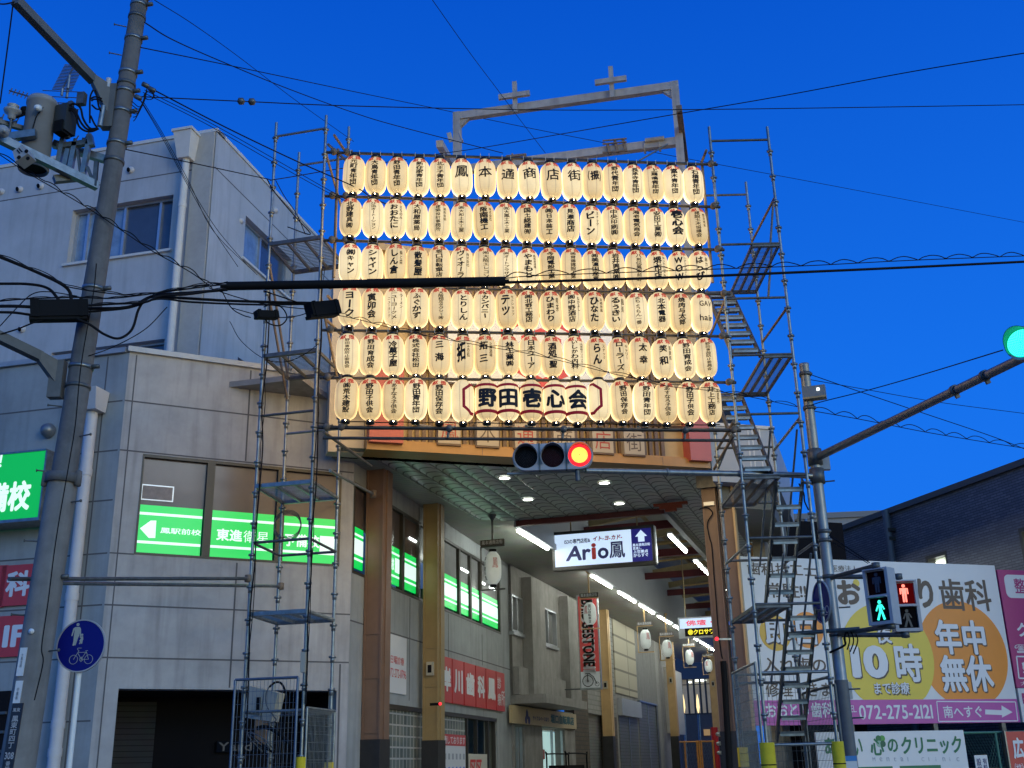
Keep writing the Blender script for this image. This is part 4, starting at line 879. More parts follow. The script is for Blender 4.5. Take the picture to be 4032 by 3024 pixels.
# ---------------------------------------------------------------- hanging signs
def hang_signs():
    c=atY(('f',0,900),27.0); fr=Frame((c.x,c.y),106)
    L=fr.px('H',1385,215); Rr=fr.px('f',985,650); Bl=fr.px('H',1412,410); Br=fr.px('f',975,1130)
    s0=(L[0]+Bl[0])/2; s1=(Rr[0]+Br[0])/2; z1=(L[1]+Rr[1])/2; z0=(Bl[1]+Br[1])/2; sm=fr.sx('f',690,900)
    t=thing('hanging_sign','lit blue-white hanging sign with large serif letters and navy arrow panel','lit sign',fr.pt((s0+s1)/2,z0,0))
    b=MB(); b.box(fr,s0-0.07,s1+0.07,z0-0.08,z1+0.08,-0.25,-0.005,M['frame_dark']); b.box(fr,s1+0.07,s1+0.10,z0-0.05,z1+0.05,-0.22,0.0,M['frame_alu']); obj('case',b,t)
    b=MB(); b.box(fr,s0,sm,z0,z1,-0.004,0.004,M['lit_sign_w']); obj('white_face',b,t)
    b=MB(); b.box(fr,sm,s1,z0,z1,-0.004,0.005,M['lit_navy']); obj('navy_face',b,t)
    h=MB()
    for q in (s0+0.4,s1-0.35): h.tube([fr.pt(q,z1+0.08,-0.12),fr.pt(q,8.9,-0.12)],0.02,M['tan_beam'],6)
    obj('hanger_rod',h,t)
    x=MB(); n=0.008; w=sm-s0; hh=z1-z0; q=lambda u,v:(s0+w*u,z0+hh*v)
    def put(txt,u0,v0,u1,v1,mt,wt=0.0,sl=0.0): a=q(u0,v0); b_=q(u1,v1); text(x,fr,txt,a[0],a[1],b_[0],b_[1],n,mt,wt,slant=sl)
    put('153の専門店街&',0.13,0.69,0.47,0.84,M['txt_blue'],0.03); put('イト-ヨ-カド-',0.50,0.72,0.88,0.87,M['txt_red'],0.045,0.2)
    put('A',0.14,0.16,0.35,0.62,M['txt_blue'],0.03,0.15); put('r',0.36,0.16,0.47,0.50,M['txt_blue'],0.03); put('i',0.48,0.16,0.54,0.66,M['txt_red'],0.04); put('o',0.56,0.16,0.70,0.50,M['txt_blue'],0.03); put('鳳',0.71,0.15,0.91,0.66,M['txt_blue'],0.022)
    obj('lettering',x,t)
    x=MB(); a=s1-sm; m_=(sm+s1)/2; zc=z0+hh*0.62
    x.poly(fr,[(m_-a*0.16,zc-0.02),(m_+a*0.16,zc-0.02),(m_+a*0.16,zc+hh*0.14),(m_+a*0.30,zc+hh*0.14),(m_,zc+hh*0.34),(m_-a*0.30,zc+hh*0.14),(m_-a*0.16,zc+hh*0.14)],0.005,0.009,M['lit_sign_w'])
    text(x,fr,'鳳本通商店街',sm+a*0.05,z0+hh*0.46,sm+a*0.92,z0+hh*0.55,n,M['lit_sign_w'],0.02); text(x,fr,'直進し',sm+a*0.05,z0+hh*0.36,sm+a*0.48,z0+hh*0.45,n,M['lit_sign_w'],0.02)
    text(x,fr,'上交差点',sm+a*0.06,z0+hh*0.25,sm+a*0.80,z0+hh*0.35,n,M['lit_sign_w'],0.03); text(x,fr,'からすぐ',sm+a*0.06,z0+hh*0.13,sm+a*0.80,z0+hh*0.24,n,M['lit_sign_w'],0.03)
    obj('arrow_lettering',x,t)
    c=atY(('I',170,780),37.0); fr=Frame((c.x,c.y),106); s0=fr.sx('I',72,780); s1=fr.sx('I',290,780); z1=fr.zz('I',170,727); z0=fr.zz('I',170,838); zm=fr.zz('I',170,788)
    t=thing('hanging_sign','lit white hanging sign with red characters over a black and yellow strip','lit sign',fr.pt((s0+s1)/2,z0,0))
    b=MB(); b.box(fr,s0-0.06,s1+0.06,z0-0.06,z1+0.05,-0.2,-0.005,M['frame_alu']); b.tube([fr.pt(s0+0.2,z1,-0.1),fr.pt(s0+0.2,8.9,-0.1)],0.02,M['tan_beam'],6); obj('case',b,t)
    b=MB(); b.box(fr,s0,s1,zm,z1,-0.004,0.004,M['lit_sign_w']); obj('white_face',b,t); b=MB(); b.box(fr,s0+0.15,s1,z0,zm,-0.004,0.005,M['dark']); obj('black_face',b,t)
    x=MB(); text(x,fr,'佛壇・',s0+0.2,zm+0.08,s0+(s1-s0)*0.95,z1-0.06,0.009,M['lit_red'],0.02); text(x,fr,'㊑クロサワ',s0+0.25,z0+0.04,s1-0.05,zm-0.04,0.009,M['lit_yellow'],0.03); obj('lettering',x,t)
    # tall red bicycle shop sign standing out from the wall
    c=atY(('H',1610,900),34.0); fr=Frame((c.x,c.y),100); s0=fr.sx('H',1552,880); s1=fr.sx('H',1668,880); z1=fr.zz('H',1600,590); zr=fr.zz('H',1612,1060); z0=fr.zz('H',1615,1160)
    t=thing('blade_sign','tall red blade sign with black-on-white letters above a penny-farthing picture','sign',fr.pt((s0+s1)/2,z0,0))
    b=MB(); b.box(fr,s0-0.04,s1+0.04,z0-0.05,z1+0.04,-0.25,-0.004,M['galv']); b.tube([fr.pt(s0-1.0,z0-0.02,-0.1),fr.pt(s0,z0-0.02,-0.1)],0.02,M['galv_d'],6); obj('case',b,t)
    b=MB(); b.box(fr,s0,s1,zr,z1,-0.003,0.004,M['red_sign']); obj('red_face',b,t); b=MB(); b.box(fr,s0,s1,z0,zr,-0.003,0.005,M['sign_white']); obj('picture_face',b,t)
    x=MB(); V,T,(ax,ay,bx,by)=layout('BRIDGESTONE',0.035,False,gap=0.04); V0,T0,_=layout('BRIDGESTONE',0.075,False,gap=0.04)
    w=s1-s0; zz1=z1-0.1; zz0=zr+0.15
    for (VV,TT,mt,n) in ((V0,T0,M['txt_white'],0.008),(V,T,M['ink'],0.012)):
        x.add([fr.pt(s0+w*0.16+(v-ay)/(by-ay)*w*0.62, zz1-(u-ax)/(bx-ax)*(zz1-zz0), n) for u,v in VV],TT,mt)
    obj('lettering',x,t)
    x=MB()
    def ring(cs,cz,r,k=24,th=0.012):
        for i in range(k):
            a=2*math.pi*i/k; b_=2*math.pi*(i+1)/k; x.bar(fr.pt(cs+r*math.cos(a),cz+r*math.sin(a),0.01),fr.pt(cs+r*math.cos(b_),cz+r*math.sin(b_),0.01),th,0.01,M['ink'],up=fr.n)
    hh=zr-z0; cs=s0+w*0.36; cz=z0+hh*0.42; r=hh*0.34; ring(cs,cz,r,th=0.022)
    for i in range(10): a=math.pi*i/10; x.bar(fr.pt(cs-r*math.cos(a),cz-r*math.sin(a),0.008),fr.pt(cs+r*math.cos(a),cz+r*math.sin(a),0.008),0.004,0.004,M['ink'],up=fr.n)
    ring(s0+w*0.84,z0+hh*0.22,hh*0.13,16)
    x.tube([fr.pt(*p,0.012) for p in ((cs,cz),(cs,cz+r*1.3),(cs+w*0.12,cz+r*1.25),(cs+w*0.30,cz+r*0.8),(s0+w*0.84,z0+hh*0.22))],0.012,M['ink'],6); x.bar(fr.pt(cs-w*0.12,cz+r*1.38,0.01),fr.pt(cs+w*0.14,cz+r*1.38,0.01),0.02,0.02,M['ink'],up=fr.n)
    obj('picture',x,t)
hang_signs()
# ---------------------------------------------------------------- shops along the left of the arcade
FB=Frame((-0.15,29.8),17.0)
M['brick_dark']=brick_mat('dark_brown_brick',FB,(0.075,0.055,0.035),(0.10,0.075,0.05),(0.05,0.045,0.035),0.42,0.13,0.015,0.7)
M['brick_grey']=brick_mat('grey_facing_brick',FB,(0.24,0.235,0.22),(0.30,0.29,0.27),(0.19,0.185,0.17),0.5,0.16,0.02,0.8)
M['louvre']=brick_mat('cream_screen_blocks',FB,(0.46,0.41,0.30),(0.40,0.36,0.26),(0.17,0.15,0.11),5.0,0.62,0.045,0.7,offset=0.0)
M['shutter_l']=stripe_mat('light_steel_shutter',FB,(0.42,0.43,0.44),0.10,1,0.4,0.4)
M['shutter_g']=stripe_mat('grey_steel_shutter',FB,(0.20,0.21,0.215),0.12,1,0.5,0.3)
def shops():
    X=lambda z,x,y,n=0: FB.sx(z,x,y,n)
    e1=X('H',1498,900)
    t=thing('concrete_building','raw concrete building with pilasters and two small windows over a bicycle shop','building',FB.pt(3,0,0))
    C=M['concrete']; w=MB(); led=FB.zz('H',1250,1225); TOPZ=6.8
    wins=[]
    for x0,x1,ya,yb in ((1128,1198,585,818),(1300,1405,662,892)):
        s0=X('H',x0,700); s1=X('H',x1,760); zt=FB.zz('H',(x0+x1)/2,(ya+8)); zb=FB.zz('H',(x0+x1)/2,yb); wins.append((s0,s1,zb,zt))
    cuts=[0]+[c for a in wins for c in a[:2]]+[e1]
    for k in range(0,len(cuts),2): w.box(FB,cuts[k],cuts[k+1],led,TOPZ,-0.3,0,C)
    for a,b,c,d in wins: w.box(FB,a,b,led,c,-0.3,0,C); w.box(FB,a,b,d,TOPZ,-0.3,0,C)
    obj('wall',w,t)
    p=MB()
    for x0,x1,y0 in ((1200,1285,520),(1432,1500,605)): p.box(FB,X('H',x0,900),X('H',x1,900)-0.003,led+0.02,TOPZ-0.2,0,0.28,C)
    p.box(FB,0.02,X('H',1198,1050),led+0.02,FB.zz('H',1190,1040),0,0.16,C); p.box(FB,X('H',1285,1100)+0.01,X('H',1432,1100),led+0.02,FB.zz('H',1380,1105),0,0.16,C)
    obj('pilaster',p,t)
    l=MB(); l.box(FB,-0.05,X('H',1600,1280,0.9)-0.02,led-0.22,led,-0.3,0.9,C); obj('ledge',l,t)
    for a,b,c,d in wins:
        f=MB(); A=M['frame_alu']; f.box(FB,a,a+0.05,c,d,-0.15,0.02,A); f.box(FB,b-0.05,b,c,d,-0.15,0.02,A); f.box(FB,a+0.05,b-0.05,c,c+0.05,-0.15,0.02,A); f.box(FB,a+0.05,b-0.05,d-0.05,d,-0.15,0.02,A); f.box(FB,(a+b)/2-0.03,(a+b)/2+0.03,c+0.05,d-0.05,-0.14,0.01,A); f.box(FB,a-0.05,b+0.05,c-0.09,c-0.004,-0.1,0.07,A); wf=obj('window',f,t)
        g=MB(); g.box(FB,a+0.05,b-0.05,c+0.05,d-0.05,-0.13,-0.10,mat('grey_blind_glass',(0.13,0.13,0.125),0.25,noise=0.15) if 'grey_blind_glass' not in bpy.data.materials else bpy.data.materials['grey_blind_glass']); obj('pane',g,wf)
    # shop front under the ledge
    f=MB(); fz=FB.zz('H',1330,1405); f.box(FB,0,X('H',1150,1500),0,led-0.22,-0.3,0.0,C); 
    f.box(FB,X('H',1205,1500),X('H',1318,1500),0,fz,-0.3,0.02,C); f.box(FB,X('H',1458,1500),e1,0,fz,-0.3,0.02,C); f.box(FB,0,e1,fz,led-0.22,-0.3,-0.02,C)
    obj('shop_front',f,t)
    s=MB(); zi=fz-0.05
    s.box(FB,0,e1+5,0.0,zi,-0.8,-0.7,M['lit_shop']); s.box(FB,0,e1,zi,zi+0.1,-0.8,-0.3,M['white_paint']); obj('lit_shop_window',s,t)
    rnd=random.Random(3)
    for x0,x1 in ((1150,1203),(1322,1455)):
        a,b=X('H',x0,1500),X('H',x1,1500)
        for i in range(10):
            q=a+(b-a)*rnd.random()*0.85; z=0.9+rnd.random()*1.0; gr=MB(); gr.box(FB,q,q+0.12+0.2*rnd.random(),z,z+0.12+0.22*rnd.random(),-0.69,-0.55-0.002*i,rnd.choice([M['dark'],M['red_sign'],M['white_paint'],M['beige_box'],M['magenta_d']])); obj('display_goods',gr,t)
        for q in (a,(a+b)/2,b-0.04): gr=MB(); gr.box(FB,q,q+0.04,0.3,zi,-0.1,-0.03,M['frame_alu']); obj('window_bar',gr,t)
    # shop sign board
    t2=thing('shop_sign','cream bicycle shop sign board with dark teal and navy characters under the ledge','sign',FB.pt(4,2.5,0.1))
    s0=X('H',1132,1350,0.1); s1=X('H',1532,1380,0.1); zb=fz+0.02; zt=led-0.27; b=MB(); b.box(FB,s0,s1,zb,zt,0.02,0.1,M['cream_sign']); obj('board',b,t2)
    x=MB(); L=s1-s0; hh=zt-zb
    text(x,FB,'堀口自転車店',s0+L*0.55,zb+hh*0.22,s0+L*0.95,zb+hh*0.80,0.104,M['txt_teal'],0.05); text(x,FB,'サイクルベースほり',s0+L*0.28,zb+hh*0.28,s0+L*0.52,zb+hh*0.55,0.104,M['txt_blue'],0.03)
    cx=s0+L*0.20; disc(x,FB,cx-0.10,zb+hh*0.25,0.10,0.1,0.104,M['txt_blue'],16); disc(x,FB,cx+0.18,zb+hh*0.25,0.10,0.1,0.1042,M['txt_blue'],16); x.poly(FB,[(cx-0.14,zb+hh*0.3),(cx+0.16,zb+hh*0.3),(cx+0.08,zb+hh*0.75),(cx,zb+hh*0.9),(cx-0.08,zb+hh*0.75)],0.1,0.1045,M['txt_blue'])
    obj('lettering',x,t2)
    # display rack before the shop
    r=MB(); a=X('H',1395,1600,1.2); b_=X('H',1528,1600,1.2); zt=FB.zz('H',1460,1572,1.2)
    for n in (1.0,1.5):
        r.tube(spline([FB.pt(a,0.2,n),FB.pt(a,zt-0.1,n),FB.pt(a+0.1,zt,n),FB.pt(b_-0.1,zt,n),FB.pt(b_,zt-0.1,n),FB.pt(b_,0.2,n)],4),0.02,M['black'],6)
    for z in (0.5,1.0,1.4): r.box(FB,a+0.1,b_-0.1,z,z+0.22,1.02,1.45,M['dark'])
    o=obj('display_rack',r); o['label']='black wire display rack standing before the lit bicycle shop'; o['category']='rack'
    # brick house
    e2=X('H',1606,1400); e3=X('H',1764,1000)
    t=thing('brick_house','house with dark brown brick pier and grey brick wall over a bright shutter','building',FB.pt(e1+2,0,0))
    w=MB(); w.box(FB,e1,e2,0,TOPZ,-0.3,0.02,M['brick_dark']); obj('brick_pier',w,t)
    w=MB(); sz=FB.zz('H',1660,1325); w.box(FB,e2,e3,sz,TOPZ,-0.3,0,M['brick_grey']); s1=X('H',1712,1500); w.box(FB,s1,e3,0,sz,-0.3,0,M['brick_dark']); obj('wall',w,t)
    w=MB(); w.box(FB,e2,s1,0,sz,-0.3,-0.15,M['shutter_l']); obj('shutter',w,t)
    # screen block house
    e4=X('g',742,500)
    t=thing('screen_block_house','narrow house faced with cream ribbed screen blocks over a pale sign and shutter','building',FB.pt(e3+1.5,0,0))
    w=MB(); zb=FB.zz('g',620,880); w.box(FB,e3,e4,zb,TOPZ,-0.3,0.04,M['louvre']); obj('screen_wall',w,t)
    w=MB(); sz=FB.zz('g',640,1190); w.box(FB,e3,e4,0,zb,-0.3,0.0,M['concrete']); obj('lower_wall',w,t)
    w=MB(); w.box(FB,e3+0.25,e4-0.08,sz,FB.zz('g',640,955),0.0,0.18,M['grey_clad']); obj('blank_sign',w,t)
    w=MB(); w.box(FB,e3+0.3,e4-0.3,0,sz-0.02,0.0,0.03,M['shutter_g']); w.box(FB,(e3+e4)/2-0.05,(e3+e4)/2+0.05,0,sz-0.02,0.03,0.06,M['galv']); obj('shutter',w,t)
    # grey house
    e5=X('g',1062,900)
    t=thing('grey_house','plain grey rendered house with a wide grey roller shutter','building',FB.pt(e4+2.5,0,0))
    w=MB(); w.box(FB,e4,e5,0,TOPZ,-0.3,0,mat('grey_render',(0.21,0.205,0.20),0.85,noise=0.12,streak=0.4)); obj('wall',w,t)
    w=MB(); sz=FB.zz('g',900,1000); a=X('g',785,1200); b_=X('g',1050,1200); w.box(FB,a,b_-0.3,0,sz,0,0.03,M['shutter_g']); w.box(FB,b_-0.3,b_,0,sz+0.05,0,0.08,M['galv_d']); w.box(FB,a,b_,sz,sz+0.06,0,0.10,M['galv']); w.box(FB,(a+b_)/2-0.2,(a+b_)/2-0.1,0,sz,0.03,0.06,M['galv']); obj('shutter',w,t)
    # pale house at the far left
    e6=X('g',1240,900)
    t=thing('pale_house','pale rendered house front past the grey shutter, near the far end','building',FB.pt(e5+4,0,0))
    w=MB(); w.box(FB,e5,e6,0,TOPZ,-0.3,0,mat('pale_render',(0.32,0.315,0.30),0.8,noise=0.1,streak=0.3)); w.box(FB,e5+2,e5+6,2.9,5.8,0,0.2,M['white_trim']); obj('wall',w,t)
    # far end building
    c=atY(('g',1600,900),78); fr=Frame((c.x,c.y),AR+90); Xg=lambda x,y: fr.sx('g',x,y); Zg=lambda x,y: fr.zz('g',x,y)
    t=thing('far_building','dark blue-grey building closing the far end with a dimly lit curtained window band','building',fr.pt(0,0,0))
    w=MB(); s0=Xg(1200,900); s1=Xg(2300,900); w.box(fr,s0,s1,0,Zg(1600,1140),-1,0,mat('dark_tile_wall',(0.07,0.055,0.05),0.6,noise=0.1)); w.box(fr,s0,s1,Zg(1600,640),Zg(1600,100),-1,0,mat('navy_wall',(0.045,0.055,0.08),0.6,noise=0.1)); obj('wall',w,t)
    w=MB(); w.box(fr,s0,s1,Zg(1600,1140),Zg(1600,640),-1,-0.4,M['lit_curtain']); wn=obj('window_band',w,t)
    f=MB()
    for x in (1330,1415,1505,1595,1685,1765,1840): q=Xg(x,900); f.box(fr,q-0.06,q+0.06,Zg(1600,1140),Zg(1600,640),-0.35,-0.2,M['frame_dark'])
    f.box(fr,s0,s1,Zg(1600,720),Zg(1600,710),-0.35,-0.25,M['frame_dark']); f.box(fr,s0,s1,Zg(1600,1150),Zg(1600,1138),-0.3,0.05,M['frame_dark']); obj('frame',f,wn)
    f=MB()
    for x0,x1,y in ((1605,1670,660),(1680,1760,657),(1510,1545,682)): f.tube([fr.pt(Xg(x0,y),Zg(x0,y),-0.3),fr.pt(Xg(x1,y),Zg(x0,y),-0.3)],0.05,M['lamp_in'],6)
    obj('interior_lamp',f,wn)
    f=MB(); f.box(fr,Xg(1740,1420),Xg(1830,1420),Zg(1780,1460),Zg(1780,1370),0,0.1,mat('warm_lit_window',(0.5,0.3,0.1),0.5,emit=(0.6,0.33,0.1),estr=0.4)); obj('warm_window',f,t)
    # lamps and barrier before the far building
    for x,lab in ((1442,'left one of two lit tapering street lamps at the far end'),(1650,'right one of two lit tapering street lamps at the far end')):
        p=atY(('g',x,1000),66); tp=atY(('g',x,955),66); t=thing('street_lamp',lab,'street lamp',(p.x,p.y,0),'street lamps at the far end')
        b=MB(); b.tube([(p.x-0.1,p.y,0),(p.x,p.y,p.z-0.6)],0.07,M['galv'],8); obj('post',b,t)
        b=MB(); b.lathe([(0.03,-0.5),(0.09,-0.2),(0.07,0.2),(0.02,0.5),(0,0.55)],p,mat('amber_lamp',(0.9,0.7,0.3),0.4,emit=(1.0,0.72,0.3),estr=1.6) if 'amber_lamp' not in bpy.data.materials else bpy.data.materials['amber_lamp'],10); obj('lamp',b,t)
    p=atY(('g',1380,1555),50); q=atY(('g',1890,1555),50); fr=Frame((p.x,p.y),math.degrees(math.atan2(q.x-p.x,q.y-p.y))); L=(q-p).length
    t=thing('barrier_fence','orange tube barrier with wire netting across the far end','fence',fr.pt(L/2,0,0)); b=MB()
    b.tube([fr.pt(0,p.z,0),fr.pt(L,p.z,0)],0.03,M['orange_barrier'],8)
    for k in (0.15,0.5,0.56,0.62,0.95): b.tube([fr.pt(L*k,0,0),fr.pt(L*k,p.z+0.05,0)],0.04,M['orange_barrier'],8)
    obj('tube_frame',b,t); b=MB()
    for k in range(22): b.tube([fr.pt(L*k/22,1.0,0.0),fr.pt(L*min(1,(k+5)/22),p.z,0.0)],0.006,M['galv_d'],4,cap=False); b.tube([fr.pt(L*min(1,(k+5)/22),1.0,0.01),fr.pt(L*k/22,p.z,0.01)],0.006,M['galv_d'],4,cap=False)
    obj('netting',b,t)
    b=MB(); p=atY(('g',1905,1560),52); b.tube([(p.x,p.y,0),(p.x,p.y,3.1)],0.16,M['red_pipe'],10); 
    for z in (2.0,2.4,2.8): b.lathe([(0,0.3),(0.09,0.3),(0.09,0.0)],(p.x,p.y,z),M['frame_alu'],10,ax=(0.6,-0.8,0))
    o=obj('standpipe',b); o['label']='red fire standpipe with silver outlets at the foot of the distant column'; o['category']='standpipe'
    # right side house along the arcade
    fr=Frame((4.95,23.2),AR); b=MB(); b.box(fr,0.9,40,0,6.3,-0.0,0.25,mat('beige_siding',(0.30,0.26,0.19),0.7,noise=0.15,streak=0.3)); 
    b.box(fr,2.6,3.3,0,3.6,-0.03,0,M['dark']); b.tube([fr.pt(1.2,0,-0.1),fr.pt(1.2,6.2,-0.1)],0.07,M['column_y'],10)
    o=obj('side_house',b); o['label']='beige sided house wall and drainpipe behind the front right column'; o['category']='building'
shops()
# ================================================================ lantern rack and scaffold towers
LF=Frame((0,15.6),84)
def ppx(z0,x0,y0,z1,x1,y1):
    a=LF.px(z0,x0,y0); b=LF.px(z1,x1,y1); return a[0],b[0],(a[1]+b[1])/2
PIPES=[ppx('B',155,190,'C',1520,268),ppx('B',145,498,'C',1540,585),ppx('B',140,825,'C',1570,890),ppx('B',130,1165,'C',1615,1205),
       ppx('B',128,1480,'C',1605,1515),ppx('D',108,530,'E',1655,565),ppx('D',100,890,'E',1690,912)]
LOWP=ppx('D',130,962,'E',1610,985)
def collar(mb,x,y,z,mt,r=0.026):
    mb.lathe([(r,-0.05),(r+0.006,-0.05),(r+0.006,0.05),(r,0.05)],(x,y,z),mt,10)
    mb.lathe([(r,0.02),(r+0.03,0.02),(r+0.03,0.055),(r,0.055)],(x,y,z),mt,4)
def post_mesh(x,y,z0,z1,mt,first=0.35,step=0.475):
    mb=MB(); mb.tube([(x,y,z0),(x,y,z1)],0.0243,mt,10); z=first+z0
    while z<z1-0.25: collar(mb,x,y,z,mt); z+=step
    return mb
def clampx(mb,P,mt): mb.lathe([(0,-0.05),(0.05,-0.04),(0.055,0.0),(0.05,0.04),(0,0.05)],P,mt,8,ax=LF.n); mb.bar(P+LF.d*0.02,P+LF.d*0.09+Vec((0,0,0.03)),0.02,0.02,mt)
def rack():
    t=thing('lantern_rack','pipe rack of long horizontal tubes carrying the six rows of lanterns','scaffold rack',LF.pt(0,PIPES[6][2]-0.25,0))
    for k,(a,b,z) in enumerate(PIPES):
        m_=MB(); m_.tube([LF.pt(a,z,0.0),LF.pt(b,z,0.0)],0.030 if k==6 else 0.0243,M['dark_pipe'],10); 
        for q in (a+0.12,b-0.12,a+0.33): clampx(m_,LF.pt(q,z,0.03),M['rust'])
        obj('cross_pipe',m_,t)
    m_=MB(); m_.tube([LF.pt(LOWP[0],LOWP[2],-0.02),LF.pt(LOWP[1],LOWP[2],-0.02)],0.0243,M['dark_pipe'],10)
    for q in (-0.95,0.75,2.6): 
        clampx(m_,LF.pt(q,PIPES[6][2]-0.02,0.06),M['galv_d']); m_.tube([LF.pt(q,PIPES[6][2],0.04),LF.pt(q-0.02,LOWP[2],0.03)],0.02,M['galv_d'],6)
    obj('lower_pipe',m_,t)
    for k in (2,3,4,5):
        a,b,z=PIPES[k]; m_=MB(); m_.tube([LF.pt(a+0.5,z+0.05,-1.0),LF.pt(b-0.3,z+0.05,-1.0)],0.0243,M['galv'],8); obj('rear_pipe',m_,t)
    for q,z0,z1 in ((LF.sx('k',1037,800),LF.zz('l',990,590),PIPES[0][2]+0.1),(LF.sx('C',1455,700),LF.zz('C',1515,1120),PIPES[0][2]+0.05)):
        m_=MB(); m_.tube([LF.pt(q,z0,-0.055),LF.pt(q,z1,-0.055)],0.0243,M['rust'],10); obj('upright',m_,t)
    # tie braces back to the gate
    for q in (-1.4,0.2,1.9):
        m_=MB(); m_.tube([LF.pt(q,PIPES[6][2]+0.05,-0.03),LF.pt(q+0.5,PIPES[6][2]+0.55,-1.9)],0.0243,M['galv'],8); obj('tie_brace',m_,t)
    # thin power cord along the bottom row
    m_=MB(); pts=[LF.pt(PIPES[6][0]+0.3+i*0.3,PIPES[6][2]+0.075+(0.012 if i%2 else 0),0.02) for i in range(20)]; m_.tube(spline(pts,3),0.008,M['wire'],5); obj('power_cord',m_,t)
rack()
# ---------------------------------------------------------------- the 102 lanterns
LR=0.173; LH=0.648
def lrad(z):
    u=min(1.0,abs(z)/(LH/2)); return max(0.07,LR*(1-u**4.4)**0.5)
def lmesh(name, mb):
    me=bpy.data.meshes.new(name); me.from_pydata(mb.v,[],mb.f)
    for q in mb.mats: me.materials.append(q)
    me.polygons.foreach_set('material_index',mb.mi); me.polygons.foreach_set('use_smooth',mb.sm); me.update(); return me
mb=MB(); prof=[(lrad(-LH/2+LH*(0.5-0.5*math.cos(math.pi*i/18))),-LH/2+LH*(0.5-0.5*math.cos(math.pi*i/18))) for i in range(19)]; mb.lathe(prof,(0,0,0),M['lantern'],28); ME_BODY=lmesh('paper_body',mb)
mb=MB(); mb.lathe([(0.0,-LH/2-0.055),(0.055,-LH/2-0.055),(0.064,-LH/2-0.045),(0.068,-LH/2+0.012),(0.055,-LH/2+0.014)],(0,0,0),M['black_gloss'],18); ME_BOT=lmesh('bottom_cap',mb)
mb=MB(); mb.lathe([(0.06,LH/2-0.004),(0.085,LH/2-0.004),(0.085,LH/2+0.03),(0.0,LH/2+0.035)],(0,0,0),M['black_gloss'],18); ME_TOP=lmesh('top_cap',mb)
mb=MB()
for s in (-1,1): mb.bar((s*0.07,0,LH/2+0.02),(s*0.07,-0.03,LH/2+0.115),0.010,0.004,M['clear_strap'] if 'clear_strap' in M else M.setdefault('clear_strap',mat('pale_plastic_strap',(0.55,0.52,0.48),0.25)))
ME_STRAP=lmesh('hanging_strap',mb)
mb=MB()
for a,r in ((0.0,0.0085),): mb.lathe([(r,-0.006),(r*0.7,0.004),(0,0.006)],(math.sin(a)*0.066,-math.cos(a)*0.066,-LH/2-0.022),M['bulb'],8,ax=(math.sin(a),-math.cos(a),0))
ME_BULB=lmesh('bulb_glint',mb)
def split_tris(V,T,lim):
    V=list(V); out=[]; st=list(T)
    while st:
        a,b,c=st.pop(); e=[(math.dist(V[a],V[b]),a,b,c),(math.dist(V[b],V[c]),b,c,a),(math.dist(V[c],V[a]),c,a,b)]; L,i,j,k=max(e)
        if L<=lim: out.append((a,b,c)); continue
        V.append(_mid(V[i],V[j])); m_=len(V)-1; st.append((i,m_,k)); st.append((m_,j,k))
    return V,out
def _mid(p,q):
    return P2k((p[0]+q[0])/2,(p[1]+q[1])/2,getattr(p,'k',0))
def wrap(mb, V, T, mt, off=0.004):
    V,T=split_tris(V,T,0.05)
    P=[]
    for p in V:
        x,z=p; rr=lrad(z)+off+getattr(p,'k',0)*0.0003; a=x/LR; P.append((math.sin(a)*rr,-math.cos(a)*rr,z))
    mb.add(P,T,mt)
RL=random.Random(11)
def col_text(mb, txt, x, z1, z0, wd, mt, wt=0.015, jit=1.0):
    V,T,(ax,ay,bx,by)=layout(txt,wt,True,jit,rnd=RL)
    n=len(txt.replace(' ','')); cell=(z1-z0)/max(1,(by-ay)); fx=min(wd/(bx-ax), cell*1.6)
    wrap(mb,[P2k(x+(p[0]-(ax+bx)/2)*fx, z0+(p[1]-ay)*cell, p.k) for p in V],T,mt)
def strip(mb, pts, w, mt):
    for (x0,z0),(x1,z1) in zip(pts,pts[1:]):
        L=math.hypot(x1-x0,z1-z0); nx,nz=-(z1-z0)/L*w/2,(x1-x0)/L*w/2; ex,ez=(x1-x0)/L*w*0.2,(z1-z0)/L*w*0.2
        n=max(2,int(L/0.03)); V=[];T=[]
        for i in range(n+1):
            t=i/n; cx=x0-ex+(x1-x0+2*ex)*t; cz=z0-ez+(z1-z0+2*ez)*t; V+= [(cx+nx,cz+nz),(cx-nx,cz-nz)]
        for i in range(n): T+= [(2*i,2*i+1,2*i+2),(2*i+1,2*i+3,2*i+2)]
        wrap(mb,V,T,mt,0.004)
